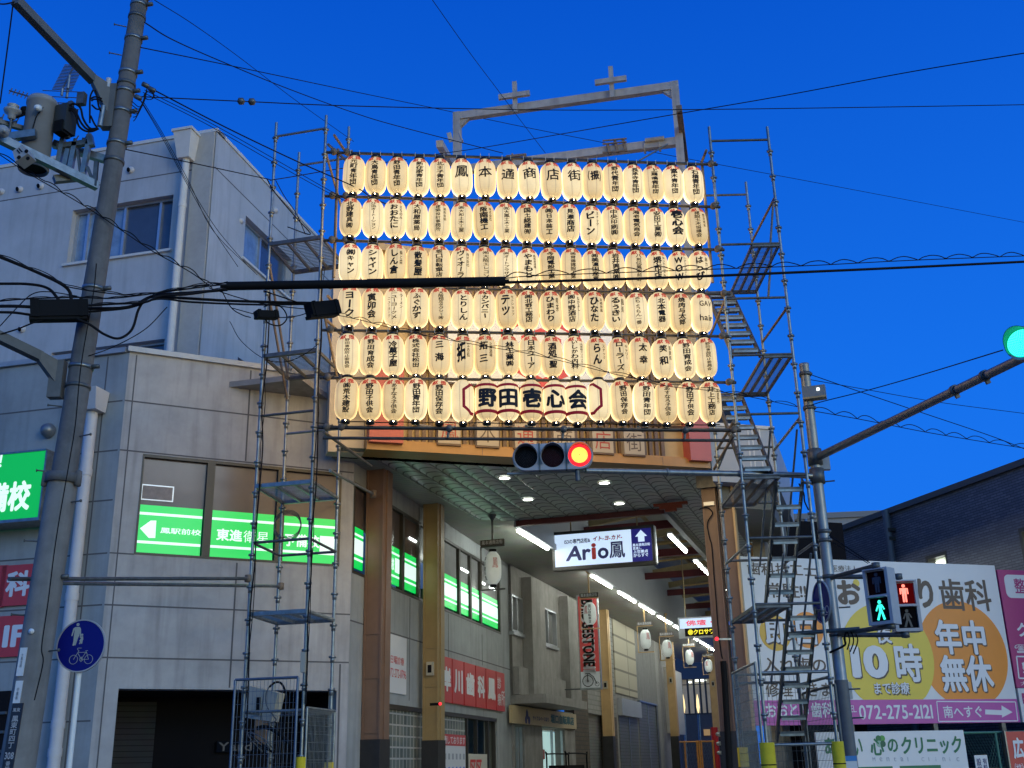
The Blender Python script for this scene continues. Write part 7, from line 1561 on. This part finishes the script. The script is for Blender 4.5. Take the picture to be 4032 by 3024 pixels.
# ================================================================ utility pole on the left
PY=12.4
def upole():
    top=atY(('h',1740,0),PY); bot=atY(('o',190,1600),PY); d=(top-bot).normalized()
    at=lambda z: bot+d*((z-bot.z)/d.z)
    base=at(0); t=thing('utility_pole','round concrete utility pole leaning slightly, with cross arms and lamp arms','utility pole',base)
    C=M['concrete_pole']; ax=d
    rad=lambda z: 0.175-0.0058*z
    b=MB(); zt=top.z+1.5; b.tube([at(0),at(3),at(6),at(9),at(zt)],rad(0),C,24,r1=rad(zt)); obj('shaft',b,t)
    zr=zat(('F',325,1405),bot.x,bot.y); b=MB(); b.tube([at(0),at(zr)],rad(0)+0.02,mat('pole_sleeve',(0.20,0.19,0.18),0.85,noise=0.2,scale=4,streak=0.4),24,r1=rad(zr)+0.02)
    b.lathe([(rad(zr)+0.02,-0.05),(rad(zr)+0.055,-0.05),(rad(zr)+0.055,0.06),(rad(zr)+0.02,0.06)],at(zr),C,24,ax=ax)
    for a in (0.3,3.4): b.lathe([(0,-0.1),(0.04,-0.08),(0.04,0.08),(0,0.1)],at(zr)+Vec((math.cos(a)*0.2,-abs(math.sin(a))*0.1-0.02,0)),C,8,ax=ax)
    obj('sleeve',b,t)
    bd=MB(); zz=lambda q: zat(q,at(7).x,PY)
    bands=[(('h',1740,40),1),(('h',1700,110),1),(('h',1700,260),0),(('h',1620,520),1),(('h',1560,940),1),(('h',1550,1080),0),(('h',1520,1170),1),(('h',1490,1420),1),(('p',1950,980),1),(('p',1850,1270),0),(('F',530,215),1),(('F',450,700),1),(('F',440,820),0),(('o',330,190),0),(('o',290,940),0),(('o',240,1080),0),(('G',330,470),1)]
    for q,br in bands:
        z=zz(q); r=rad(z); bd.lathe([(r,-0.022),(r+0.008,-0.022),(r+0.008,0.022),(r,0.022)],at(z),M['galv'] if br else M['galv_d'],20,ax=ax)
        if br: bd.lathe([(0,-0.03),(0.03,-0.02),(0.03,0.09),(0,0.1)],at(z)+Vec((r,-0.02,0)),M['galv_d'],8,ax=(1,-0.2,0))
    obj('band',bd,t)
    st=MB()
    for q,sg in ((('h',1545,370),-1),(('h',1470,715),-1),(('F',290,935),-1),(('F',470,1142),1),(('F',230,1342),-1),(('F',420,1552),1),(('G',165,240),-1),(('G',100,702),-1),(('o',500,440),1),(('o',165,45),-1)):
        z=zz(q); c=at(z); r=rad(z); a=c+Vec((sg*(r-0.01),-0.05,0)); e=c+Vec((sg*(r+0.13),-0.10,0.005)); st.tube([a,e],0.009,M['galv_d'],6); st.lathe([(0,0),(0.018,0.002),(0.018,0.012),(0,0.015)],e,M['galv_d'],8,ax=(sg,-0.3,0))
    obj('step_bolt',st,t)
    # number plates
    def plate(q,w,h,mt,txts,vert=True,name='plate'):
        z=zat(q,bot.x,bot.y-0.2); c=at(z); s=atY(q,PY-rad(z)-0.03); fr=Frame((s.x,s.y),92); b=MB(); lean=d.x/d.z
        P=lambda a,zz_,n: fr.pt(a+(zz_-z)*lean,zz_,n)
        b.add([P(-w/2,z-h/2,0),P(w/2,z-h/2,0),P(w/2,z+h/2,0),P(-w/2,z+h/2,0),P(-w/2,z-h/2,-0.03),P(w/2,z-h/2,-0.03),P(w/2,z+h/2,-0.03),P(-w/2,z+h/2,-0.03)],[(0,1,2,3),(4,7,6,5),(0,4,5,1),(1,5,6,2),(2,6,7,3),(3,7,4,0)],mt); o=obj(name,b,t)
        x=MB()
        for tx,a0,z0,a1,z1,vv in txts: 
            V,T,(ax_,ay,bx,by)=layout(tx,0.02,vv); x.add([P(a0+(u-ax_)/(bx-ax_)*(a1-a0),z0+z+(v-ay)/(by-ay)*(z1-z0),0.003) for u,v in V],T,M['txt_white'] if mt is M['plate_navy'] else M['txt_grey'])
        if x.v: obj('lettering',x,o)
    M['plate_navy']=mat('navy_number_plate',(0.012,0.014,0.03),0.4)
    plate(('o',118,1400),0.115,0.82,M['plate_navy'],[('鳳東町四丁',-0.035,-0.05,0.035,0.28,True),('308',-0.048,-0.16,0.048,-0.09,False),('番地',-0.025,-0.27,0.025,-0.18,True),('鳳東',-0.04,0.32,0.04,0.36,False)],name='number_plate')
    plate(('o',225,545),0.075,0.30,M['sign_white'],[('大鳥支線',-0.012,-0.06,0.012,0.09,True)],name='notice_plate'); plate(('o',180,895),0.075,0.30,M['sign_white'],[('中鳳幹',-0.014,-0.05,0.014,0.08,True)],name='notice_plate')
    b=MB(); z=zat(('o',265,228),bot.x,bot.y-0.2); c=at(z)+Vec((0.0,-rad(z)-0.03,0)); b.lathe([(0,0.03),(0.03,0.02),(0.03,0.0)],c,M['white_paint'],12,ax=(0,-1,0)); obj('stud',b,t)
    # lamp arms: the long one at the top, a shorter one low
    def lamp_arm(q0,q1,q2,Y1,Y2,h0,name):
        a=atY(q0,PY-0.05); m_=atY(q1,Y1); e=atY(q2,Y2); b=MB(); mt=mat('grey_arm_paint',(0.12,0.12,0.115),0.6,noise=0.15) if 'grey_arm_paint' not in bpy.data.materials else bpy.data.materials['grey_arm_paint']
        up=Vec((0,0,1)); w=0.10
        # tapered gusset plate then straight box beam
        s=(m_-a).normalized().cross(up).normalized()*w/2
        b.hexa([a-s-up*h0,m_-s-up*0.065,m_+s-up*0.065,a+s-up*h0,a-s+up*h0*0.9,m_-s+up*0.06,m_+s+up*0.06,a+s+up*h0*0.9],mt)
        b.bar(m_+(m_-e).normalized()*0.02,e,w+0.004,0.115,mt); b.bar(a+Vec((0,0,-h0-0.15)),a+Vec((0,0,h0)),0.16,0.12,mt)
        obj(name,b,t)
    lamp_arm(('h',1370,1330-60),('h',1150,985),('h',190,0),12.2,10.9,0.25,'lamp_arm')
    lamp_arm(('F',360,745),('F',240,635),('F',-40,500),12.2,11.7,0.16,'lower_arm')
    return at,rad,t
PAT,PRAD,PT=upole()
def pole_gear():
    # cross arms and rack that carry the transformer
    D=PY-0.1; A=lambda z,x,y,Y=D: atY((z,x,y),Y)
    t=thing('transformer_rack','steel cross arms and braced hanger holding the transformer on the utility pole','steel rack',A('p',1500,1500)); G=M['galv']
    b=MB(); b.bar(A('p',-60,840,11.5),A('p',1700,1700,12.35),0.09,0.10,G); b.bar(A('p',-60,560,12.0),A('p',400,690,12.2),0.06,0.06,M['galv_d']); b.bar(A('p',930,960,12.4),A('p',1870,1240,12.5),0.09,0.09,G); b.bar(A('p',940,1580,12.1),A('p',1480,1530,12.3),0.09,0.09,M['galv_d']); obj('cross_arm',b,t)
    b=MB()
    for x0,y0,x1,y1 in ((1100,880,1010,1330),(1190,1060,1110,1430),(1310,940,1215,1450),(1560,880,1440,1500)): b.bar(A('p',x0,y0),A('p',x1,y1),0.06,0.07,G)
    b.bar(A('p',1000,1010),A('p',1600,930),0.07,0.07,M['galv_d']); b.bar(A('p',1350,1060),A('p',1400,1440),0.03,0.05,M['galv_d']); b.bar(A('p',1520,1360),A('p',1660,1700),0.04,0.04,M['galv_d']); b.bar(A('p',1680,1270),A('p',1650,1690),0.05,0.05,M['galv_d'])
    b.bar(A('p',1560,810),A('p',1600,1000),0.07,0.08,G); obj('hanger',b,t)
    b=MB(); b.bar(A('p',130,850,11.9),A('p',630,780,11.9),0.08,0.10,G); b.bar(A('p',230,880,11.9),A('p',330,1000,11.7),0.05,0.05,M['galv_d']); obj('side_arm',b,t)
    b=MB()
    for x0,y0,x1,y1 in ((15,560,70,440),(265,620,330,500),(1130,870,1235,710),(1300,930,1370,815),(1450,920,1550,760),(210,620,150,740)): b.tube([A('p',x0,y0),A('p',x1,y1)],0.009,M['galv_d'],5); b.lathe([(0,0),(0.022,0),(0.022,0.05),(0,0.05)],A('p',x0,y0),M['galv_d'],6)
    obj('pin',b,t)
    # white porcelain: insulators and cut-out
    def insul(q,Y,lab,s=1.0):
        c=atY(q,Y); m_=MB(); m_.lathe([(0.03,-0.10),(0.05,-0.08),(0.05,-0.03),(0.10,0.0),(0.11,0.03),(0.06,0.05),(0.05,0.08),(0.075,0.10),(0.03,0.12),(0,0.12)],c,M['porcelain'],14); m_.tube([c-Vec((0,0,0.1)),c-Vec((0,0,0.28))],0.02,M['galv_d'],6); o=obj('insulator',m_,None,lab,'insulator')
    insul(('p',215,415),12.0,'white bell insulator standing left of the transformer')
    c=A('p',50,740,11.4); m_=MB(); m_.lathe([(0,-0.04),(0.07,-0.035),(0.08,0.0),(0.05,0.02),(0.045,0.05),(0.025,0.055),(0.025,0.08),(0,0.085)],c,M['porcelain'],16,ax=(0.6,-0.7,-0.3)); obj('insulator',m_,None,'white dish insulator at the left end of the cross arm','insulator')
    c=A('p',400,1180,11.55); fr=Frame((c.x,c.y),100); m_=MB(); q=[fr.px('p',*k) for k in ((320,1310),(535,1170),(440,1010),(270,1130))]; m_.poly(fr,q,-0.12,0.06,M['porcelain'])
    for x,y in ((465,1090),(335,1195),(490,1215)): s,z=fr.px('p',x,y,0.06); m_.lathe([(0,0.002),(0.024,0.002),(0.024,0.012),(0,0.012)],fr.pt(s,z,0.06),M['black'],10,ax=fr.n)
    for k in (0.35,0.55): p0=lerp((*q[3],0),(*q[2],0),k); p1=lerp((*q[0],0),(*q[1],0),k); m_.bar(fr.pt(p0.x+0.02,p0.y-0.02,0.065),fr.pt((p0.x+p1.x)/2+0.03,(p0.y+p1.y)/2,0.065),0.012,0.012,M['black'],up=fr.n)
    obj('fuse_cutout',m_,None,'white porcelain fuse cut-out on the lower cross arm','fuse box')
    # transformer
    tp=A('p',770,235,12.15); bt=A('p',545,1420,12.15); x=(tp.x+bt.x)/2; r=0.18; t=thing('transformer','grey cylindrical pole transformer with a dark underside','transformer',Vec((x,12.15,bt.z)))
    m_=MB(); h=tp.z-bt.z; TM=mat('transformer_paint',(0.27,0.28,0.30),0.55,noise=0.10,scale=3); m_.lathe([(0,0.05),(r*0.9,0.05),(r*0.9,0.0),(r,0.0),(r,h-0.06),(r*1.06,h-0.055),(r*1.06,h),(r*0.95,h+0.03),(0,h+0.06)],(x,12.15,bt.z),TM,32); obj('tank',m_,t)
    m_=MB(); m_.lathe([(0,0.04),(r*0.92,0.04)],(x,12.15,bt.z),M['black'],28); m_.lathe([(r*1.0,0.015),(r*1.04,0.02),(r*1.04,0.05),(r*1.0,0.055)],(x,12.15,bt.z),M['galv_d'],28); obj('base_ring',m_,t)
    m_=MB(); c=A('p',665,335,11.9); m_.lathe([(0.03,-0.1),(0.045,-0.02),(0.04,0.05),(0,0.07)],c,M['white_paint'],12,ax=(0.1,-0.9,-0.5)); m_.tube(spline([A('p',750,320,11.93),A('p',640,470,11.93),A('p',590,620,11.93),A('p',560,740,11.93)],4),0.008,M['wire'],5); obj('bushing',m_,t)
    m_=MB(); c=A('p',1090,560,12.15); fr=Frame((c.x,c.y),110); m_.box(fr,-0.09,0.10,c.z-0.17,c.z+0.22,-0.14,0.06,mat('dark_terminal',(0.03,0.033,0.03),0.5)); obj('terminal_box',m_,t); m_=MB(); c=A('p',1050,660,12.1); m_.box(Frame((c.x,c.y),110),-0.07,0.06,c.z-0.09,c.z+0.08,-0.1,0.04,M['black']); m_.box(Frame((c.x,c.y),110),-0.03,0.03,c.z-0.09,c.z+0.45,-0.16,-0.1,M['galv_d'])
    for y in (340,370,410): q=A('p',425,y,12.1); m_.lathe([(0.012,-0.05),(0.03,-0.02),(0.03,0.02),(0.012,0.05)],q,M['black'],8,ax=(1,0,0.1))
    m_.tube([A('p',270,500,12.05),A('p',440,440,12.1)],0.018,M['wire'],6); obj('terminal_box',m_,t)
    # jumper cables and tubes near the pole
    m_=MB()
    for pts in (((1170,320),(1280,260),(1400,330),(1450,520),(1560,680),(1690,690)),((1180,350),(1250,340),(1330,420),(1420,600),(1540,710),(1700,680)),((1170,390),(1240,370),(1320,450),(1370,640),(1480,730),(1600,740),(1720,690))): m_.tube(spline([A('p',*q,12.1) for q in pts],5),0.014,M['wire'],6)
    for pts in (((1620,20),(1570,150),(1565,400),(1565,590)),((1660,20),(1690,150),(1720,300),(1750,380)),((1570,180),(1640,140),(1720,150),(1770,170)),((1590,210),(1640,180),(1740,190),(1780,220)),((1600,280),(1680,350),(1750,350)),((1580,470),(1640,600),(1690,670))): m_.tube(spline([A('p',*q,12.15) for q in pts],4),0.012,M['wire'],6)
    obj('jumper_cable',m_,None,'looping black jumper cables between transformer and pole','cable')
    m_=MB(); m_.tube([A('p',1800,300,12.2),A('p',1740,650,12.2)],0.035,M['galv'],10); m_.tube([A('h',1355,980,12.3),A('h',1340,1090,12.3)],0.035,M['pipe'],10); m_.box(Frame((A('p',1510,310).x,12.1),100),-0.05,0.05,A('p',1510,310).z-0.09,A('p',1510,310).z+0.08,-0.06,0.02,M['galv_d']); obj('conduit',m_,None,'short grey conduits and clamp box beside the pole top','conduit')
    m_=MB(); rnd=random.Random(8)
    for k in range(6): m_.tube(spline([A('h',1640+k*4,1260+k*50,12.2),A('h',1740-k*8,1330+k*25,12.2),A('h',1800,1200+10*k,12.2),A('h',1830,1100,12.2)][::-1],5),0.006,M['wire'],5)
    for q in ((('h',1810,1060)),(('h',1720,1215)),(('h',1890,1115))): c=A(*q); m_.lathe([(0,-0.06),(0.035,-0.04),(0.035,0.04),(0,0.06)],c,M['galv_d'],8,ax=(1,0,-0.6))
    for k in range(3): m_.tube(spline([A('h',1850+60*math.cos(a*0.8)+k*6,1190+50*math.sin(a*0.8),12.2) for a in range(9)],3),0.005,M['wire'],4)
    obj('service_loop',m_,None,'thin service wire loops right of the pole top','cable')
pole_gear()
# ---------------------------------------------------------------- wires
def wire(label, pts, r, extra=None, name='overhead_wire', cat='cable', n=10):
    b=MB(); P=[atY((z,x,y),Y) for z,x,y,Y in pts]; sp=spline(P,n); b.tube(sp,r*(0.78 if r<0.0135 else 1.0),M['wire'],6)
    if extra: extra(b,sp)
    return obj(name,b,None,label,cat)
def twist(step,amp,r=0.007,seed=1):
    def f(b,sp):
        rnd=random.Random(seed); L=[sp[0]]; acc=0; up=1; pts=[sp[0]]
        for a,c in zip(sp,sp[1:]):
            d=(c-a).length; m_=max(1,int(d/0.04))
            for k in range(m_):
                q=lerp(a,c,(k+1)/m_); up+=d/m_/step*rnd.uniform(0.7,1.3); pts.append(q+Vec((0,0.01,amp*abs(math.sin(math.pi*up))**0.8)))
        b.tube(pts,r,M['wire'],5)
    return f
# sleeves and main telecom bundle
def sleeve(label,a,c,r,mt=None,step=None):
    b=MB(); A=atY(*a); B=atY(*c); d=B-A
    b.tube([A,A+d*0.02,B-d*0.02,B],r,mt or M['black'],14); 
    if step: b.tube([A+d*step,B+d*0.003],r*1.12,mt or M['black'],14)
    b.tube([A-d.normalized()*0.08,A],r*0.5,M['black'],8); b.tube([B,B+d.normalized()*0.06],r*0.5,M['black'],8)
    return obj('cable_sleeve',b,None,label,'cable sleeve')
sleeve('long thick black cable sleeve crossing in front of the third and fourth lantern rows',(('F',1412,200),12.6),(('B',1448,1120),12.9),0.055,step=0.5)
def closure(label,q0,q1,Y0,Y1,h,w=0.16):
    b=MB(); A=atY(q0,Y0); B=atY(q1,Y1); b.bar(A,B,w,h,M['black']); b.bar(A+Vec((0,0,-h*0.55)),B+Vec((0,0,-h*0.55)),w*0.8,h*0.25,M['black']); d=(B-A).normalized()
    for k in (0.12,0.88): c=lerp(A,B,k); b.bar(c-d*0.02,c+d*0.02,w+0.02,h+0.02,M['black'])
    return obj('cable_closure',b,None,label,'cable closure')
closure('large black cable closure box in front of the utility pole',('F',190,350),('F',550,345),11.9,12.1,0.21)
closure('small black closure box hung near the left scaffold post',('F',1590,375),('F',1725,380),12.8,13.0,0.09,0.1)
closure('black cable closure box left of the lantern called out by the fourth row'.replace(' called out by','s at'),('F',1920,350),('F',2095,335),13.0,13.3,0.18)
wire('top high wire running down right from the pole top across the sky',[('A',960,0,12.4),('A',1200,150,14),('A',1480,350,17),('A',1850,632,20),('A',2200,880,22)],0.008)
wire('thick wire from the upper pole clamp sloping down to the gate roof',[('A',900,140,12.3),('A',1080,250,13),('A',1420,400,15),('A',1800,555,17.5),('A',2212,705,20),('B',700,0,20.5),('B',1440,190,21.2)],0.012)
wire('thin wire from the pole band passing behind the roof frame to the far right',[('h',1750,590,12.3),('A',1480,418,15),('A',2212,572,19),('e',0,450,22),('e',740,605,23),('e',1350,725,24),('e',2000,850,25),('K',310,865,26),('K',1150,1022,30),('K',2212,1225,36)],0.010)
def joints(b,sp):
    for k in (0.17,0.19): c=sp[int(len(sp)*k)]; b.lathe([(0,-0.06),(0.05,-0.03),(0.05,0.03),(0,0.06)],c,M['galv_d'],8,ax=(1,0,0))
wire('level wire from the pole crossing the whole sky behind the roof frame',[('A',850,600,12.4),('A',1500,630,13.2),('A',2212,660,14.2),('e',800,467,15.5),('K',0,525,16),('K',1200,510,17),('K',2300,492,18)],0.011,joints)
wire('long wire rising to the right edge high in the sky',[('B',900,205,20),('e',380,770,18.5),('e',1020,660,17),('K',0,560,15),('K',700,440,14),('K',1500,290,13),('K',2260,165,12)],0.010)
wire('steep thin wire from the top edge down to the gate roof beam',[('V',920,-20,14),('e',290,0,16),('e',500,280,18),('e',740,600,20),('e',900,810,21)],0.007)
wire('thick service wire from the pole sloping to the first lantern',[('A',920,540,12.4),('A',1400,790,13.4),('A',1850,1005,14.4),('A',2212,1165,15.2),('B',500,520,15.3),('B',760,640,15.45),('B',830,790,15.5)],0.013)
wire('pair wire below the service wire, upper strand',[('A',900,560,12.4),('A',1300,760,13.3),('A',1700,985,14.2),('A',2060,1190,15),('k',1480,1390,15.35),('k',1880,1650,15.5)],0.007)
wire('pair wire below the service wire, lower strand',[('A',890,575,12.4),('A',1290,775,13.3),('A',1690,1003,14.2),('A',2055,1205,15),('k',1470,1395,15.33),('k',1870,1655,15.48)],0.007)
wire('first of three thin drop wires falling steeply before the white building',[('A',870,620,12.4),('A',1000,840,13.4),('A',1150,1120,14.6),('A',1320,1420,16),('A',1480,1659,17)],0.006)
wire('second of three thin drop wires falling steeply before the white building',[('A',880,630,12.4),('A',1015,850,13.4),('A',1165,1130,14.6),('A',1345,1420,16),('A',1545,1659,17.3)],0.006)
wire('third of three thin drop wires falling steeply before the white building',[('A',890,630,12.4),('A',1030,860,13.4),('A',1180,1140,14.6),('A',1330,1440,16),('F',1600,130,17.5)],0.006)
wire('guy wire from the pole clamp to two black clips at the left tower',[('A',760,925,12.4),('A',1200,1015,13.8),('A',1650,1110,15.6),('A',1720,1115,15.8),('A',2110,1050,17),('k',1900,720,18)],0.010)
wire('rusty twin wire hanging from the clips down the left tower',[('k',160,960,15.6),('k',260,1130,15.9),('k',520,1440,16.4),('k',700,1650,16.8),('l',420,-20,17)],0.012)
wire('second clip wire hanging down behind the left tower',[('k',270,980,15.8),('k',380,1180,16.1),('k',530,1400,16.5),('k',640,1650,16.9)],0.009)
wire('spiral wrapped cable sagging from the transformer down to the telecom bundle',[('A',-20,950,11.8),('A',180,1080,12),('A',540,1290,12.2),('A',900,1530,12.4),('F',980,0,12.5),('F',1180,110,12.6),('F',1320,210,12.7)],0.009,twist(0.3,0.05,0.007,3))
wire('upper telecom cable from the left edge past the pole to the long sleeve',[('F',-20,0,11.6),('F',330,150,12.0),('F',450,210,12.1),('F',850,255,12.2),('F',1200,200,12.5),('F',1415,178,12.6)],0.010,twist(0.4,0.03,0.006,5))
wire('thick telecom cable feeding the long black sleeve',[('F',540,340,12.1),('F',800,330,12.2),('F',960,260,12.4),('F',1200,240,12.5),('F',1415,222,12.6)],0.020)
wire('thick black cable bending down from the left edge into the pole closure',[('F',-20,185,11.8),('F',180,188,11.9),('F',300,215,12),('F',370,290,12)],0.018)
wire('thick black cable from upper left bending into the pole closure',[('F',-20,10,11.5),('F',200,100,11.8),('F',370,180,11.9),('F',430,230,12),('F',445,290,12)],0.022)
wire('thick black cable entering the closure from the left edge, upper',[('F',-20,325,11.6),('F',100,325,11.8),('F',200,330,11.9)],0.020)
wire('thick black cable entering the closure from the left edge, lower',[('F',-20,362,11.6),('F',90,365,11.8),('F',200,380,11.9)],0.016)
wire('black cable sagging up from the lower left into the closure',[('F',-20,505,11.7),('F',100,470,11.8),('F',250,415,11.9),('F',380,405,12)],0.012)
wire('drooping cable loop right of the pole under the telecom bundle',[('F',480,405,12),('F',560,440,12.05),('F',650,500,12.1),('F',740,525,12.15),('F',820,470,12.2),('F',860,350,12.25),('F',900,290,12.3),('F',960,255,12.35)],0.016)
wire('reddish telecom strand sagging to the box beside the lanterns, upper',[('F',950,265,12.3),('F',1150,275,12.5),('F',1400,290,12.7),('F',1700,300,12.9),('F',1930,305,13.1)],0.019)
wire('reddish telecom strand sagging to the box beside the lanterns, lower',[('F',550,360,12.1),('F',800,335,12.2),('F',980,280,12.3),('F',1200,300,12.5),('F',1600,315,12.8),('F',1930,312,13.1)],0.014)
wire('dark cable strand sagging between the pole closure and the long sleeve',[('F',550,320,12.0),('F',720,310,12.1),('F',900,300,12.2),('F',1000,262,12.3),('F',1180,250,12.4),('F',1420,215,12.6)],0.015,twist(0.35,0.03,0.006,21))
wire('dark cable bundle from the left edge passing the pole above the closure',[('F',-20,295,11.8),('F',160,280,11.95),('F',480,270,12.05),('F',700,275,12.15),('F',960,245,12.35),('F',1300,200,12.6),('F',1412,190,12.62)],0.012,twist(0.3,0.025,0.006,23))
wire('thin tangled wire looping low below the left telecom cables',[('F',-20,470,11.7),('F',110,330,11.85),('F',200,250,11.95),('F',300,235,12),('F',480,262,12.05)],0.008)
wire('thin slack wire from the small closure box to the left tower post',[('F',1560,395,12.8),('F',1510,380,12.8),('F',1440,335,12.7),('F',1380,230,12.6)],0.009)
wire('dark cable from the long sleeve to the box beside the lanterns',[('F',1640,230,12.7),('F',1760,270,12.9),('F',1850,300,13.0),('F',1935,325,13.1)],0.012)
wire('slack cable from the tower box to the telecom bundle',[('F',1300,210,12.7),('F',1480,270,12.8),('F',1640,310,12.9),('F',1780,330,13),('F',1930,345,13.1)],0.009)
wire('thin wires joining the two closure boxes below the bundle',[('F',1440,335,12.7),('F',1590,375,12.8),('F',1725,395,13),('F',1850,385,13.05),('F',1930,360,13.1)],0.008)
wire('looped cable hanging on the left tower below the bundle',[('F',1640,330,12.9),('F',1700,310,12.9),('F',1760,340,12.95),('F',1785,400,13),('F',1740,445,13),('F',1670,430,12.95),('F',1640,380,12.9)],0.012)
wire('thin wire from the white wall bracket drooping to the tower',[('F',1430,420,18.5),('F',1500,540,17.5),('F',1640,650,16.4),('F',1780,670,16),('F',1900,620,15.8),('F',1980,560,15.7)],0.008)
wire('thin wire from the pole to the telecom bundle over the lower roof',[('F',520,645,12.3),('F',700,580,12.4),('F',900,470,12.5),('F',1040,330,12.6)],0.008)
wire('main black wire running right from the sleeve across lanterns and sky',[('B',1445,1128,12.95),('C',0,1128,13.2),('C',800,1105,13.6),('C',1500,1080,14),('C',2212,1050,14.4),('K',1500,1505,15),('K',2260,1468,15.6)],0.019)
wire('thin spiral hanger wire above the main black wire on the right',[('B',1445,1100,12.95),('C',200,1080,13.3),('C',1000,1050,13.7),('C',1600,1028,14.05),('C',2212,1005,14.4),('K',1500,1462,15),('K',2260,1432,15.6)],0.009,twist(0.5,0.075,0.0075,7))
wire('drop wire sagging across the lower lantern rows',[('D',100,50,13.2),('D',400,110,14.2),('D',800,210,15),('D',1300,300,15.15),('D',1700,370,15.2),('D',2212,495,15.25),('E',900,530,15.3),('E',1150,590,15.4),('E',1600,640,15.6),('E',2100,740,16.2)],0.007,twist(0.45,0.05,0.0055,9))
wire('wire from the signal pole up toward the green traffic signal',[('J',890,940,16.7),('J',970,915,16.5),('J',1250,845,15.8),('J',1600,745,14.2),('J',2080,598,12)],0.010)
wire('wire from the signal pole falling to the right edge',[('J',860,742,16.7),('J',1200,860,17.5),('J',1600,995,18.5),('J',2000,1130,19.5),('J',2260,1230,20)],0.010)
wire('thin wire from the signal pole to the right edge, nearly level',[('J',860,778,16.7),('J',1200,838,18),('J',1700,925,20),('J',2260,998,22)],0.008)
wire('spiral wrapped wire from the signal pole to the lower right',[('J',890,975,16.7),('J',1200,1030,17.4),('J',1600,1108,18.2),('J',2000,1175,19),('J',2260,1215,19.5)],0.009,twist(0.55,0.09,0.007,13))
wire('twin stay wires from the signal pole to the pedestrian signal arm',[('I',1000,210,16.7),('I',1080,265,16.3),('I',1250,380,15.6)],0.012)
wire('lower stay wire from the signal pole to the pedestrian signal arm',[('I',1000,245,16.7),('I',1100,300,16.2),('I',1240,385,15.6)],0.008)
wire('vertical wire dropping at the far upper left corner',[('h',165,30,10.9),('h',90,620,11.2),('h',0,1290,11.5)],0.012)
wire('short wire from the lamp arm tip to the left edge',[('h',180,25,10.9),('h',60,50,10.8),('h',-40,45,10.7)],0.012)
wire('black cord running down the utility pole',[('F',600,60,12.2),('F',580,250,12.2),('F',505,690,12.15),('F',470,1050,12.15),('F',430,1300,12.1),('G',350,230,12.1),('G',300,620,12.05),('G',260,900,12.05),('o',450,560,12.05),('o',360,950,12.05)],0.009)
# ---------------------------------------------------------------- shared-path road sign on its post
def path_sign():
    c=atY(('o',845,378),12.6); fr=Frame((c.x,c.y),97); z=c.z; r=0.285
    t=thing('road_sign','round blue road sign with adult, child and bicycle on a white post','road sign',fr.pt(0,0,-0.06))
    b=MB(); b.tube([fr.pt(-0.02,0,-0.06),fr.pt(-0.02,z+0.2,-0.06)],0.031,M['white_paint'],14); obj('post',b,t)
    b=MB(); disc(b,fr,0,z,r,-0.02,0.0,M['sign_blue'],56); dc=obj('disc',b,t)
    b=MB()
    for i in range(56): a=2*math.pi*i/56; a2=2*math.pi*(i+1)/56; b.bar(fr.pt(r*math.cos(a),z+r*math.sin(a),-0.008),fr.pt(r*math.cos(a2),z+r*math.sin(a2),-0.008),0.014,0.03,M['signal_grey'],up=fr.n)
    obj('rim',b,t)
    x=MB(); W=M['sign_pict']=mat('pale_pictogram',(0.36,0.38,0.36),0.6); n=0.004
    q=lambda X,Y: ((X-845)*0.285/262, z-(Y-378)*0.285/258)
    P=lambda pts,k=0: x.poly(fr,[q(*p) for p in pts][::-1],-0.001,n+0.0003*k,W)
    s,zz_=q(792,165); disc(x,fr,s,zz_,0.017,0,n,W,14)
    P([(765,190),(815,190),(818,285),(760,285)]); P([(765,190),(745,205),(732,275),(742,280),(756,225),(764,215)],1); P([(815,190),(828,210),(838,275),(830,290),(812,225)],2)
    P([(760,284),(786,284),(782,330),(772,376),(755,374),(762,330)],3); P([(788,284),(812,284),(800,330),(788,374),(770,370),(784,325)],4)
    s,zz_=q(849,270); disc(x,fr,s,zz_,0.013,0,n,W,12); P([(838,285),(860,285),(866,318),(832,335),(826,330),(840,305)],1); P([(836,330),(848,330),(838,362),(825,362)],2); P([(850,326),(862,322),(858,358),(846,360)],3); P([(836,286),(842,296),(832,300),(826,290)],4)
    def ring(X,Y,R,th=0.0045):
        s,zz_=q(X,Y); R=R*0.285/262
        for i in range(26): a=2*math.pi*i/26; a2=2*math.pi*(i+1)/26; x.bar(fr.pt(s+R*math.cos(a),zz_+R*math.sin(a),n),fr.pt(s+R*math.cos(a2),zz_+R*math.sin(a2),n),th,0.003,W,up=fr.n)
    ring(783,515,45); ring(948,517,45); ring(868,515,18)
    def ln(a,b_,th=0.005): x.bar(fr.pt(*q(*a),n+0.002),fr.pt(*q(*b_),n+0.002),th,0.003,W,up=fr.n)
    for a,b_ in (((783,515),(835,430)),((835,430),(815,412)),((815,412),(822,402)),((822,402),(860,403)),((830,446),(908,446)),((826,452),(868,515)),((868,515),(916,440)),((868,517),(948,517)),((916,440),(948,517)),((905,433),(932,430)),((868,490),(868,542))): ln(a,b_)
    obj('pictogram',x,dc)
path_sign()
for o in list(bpy.data.objects):
    if o.type=='FONT': bpy.data.objects.remove(o)
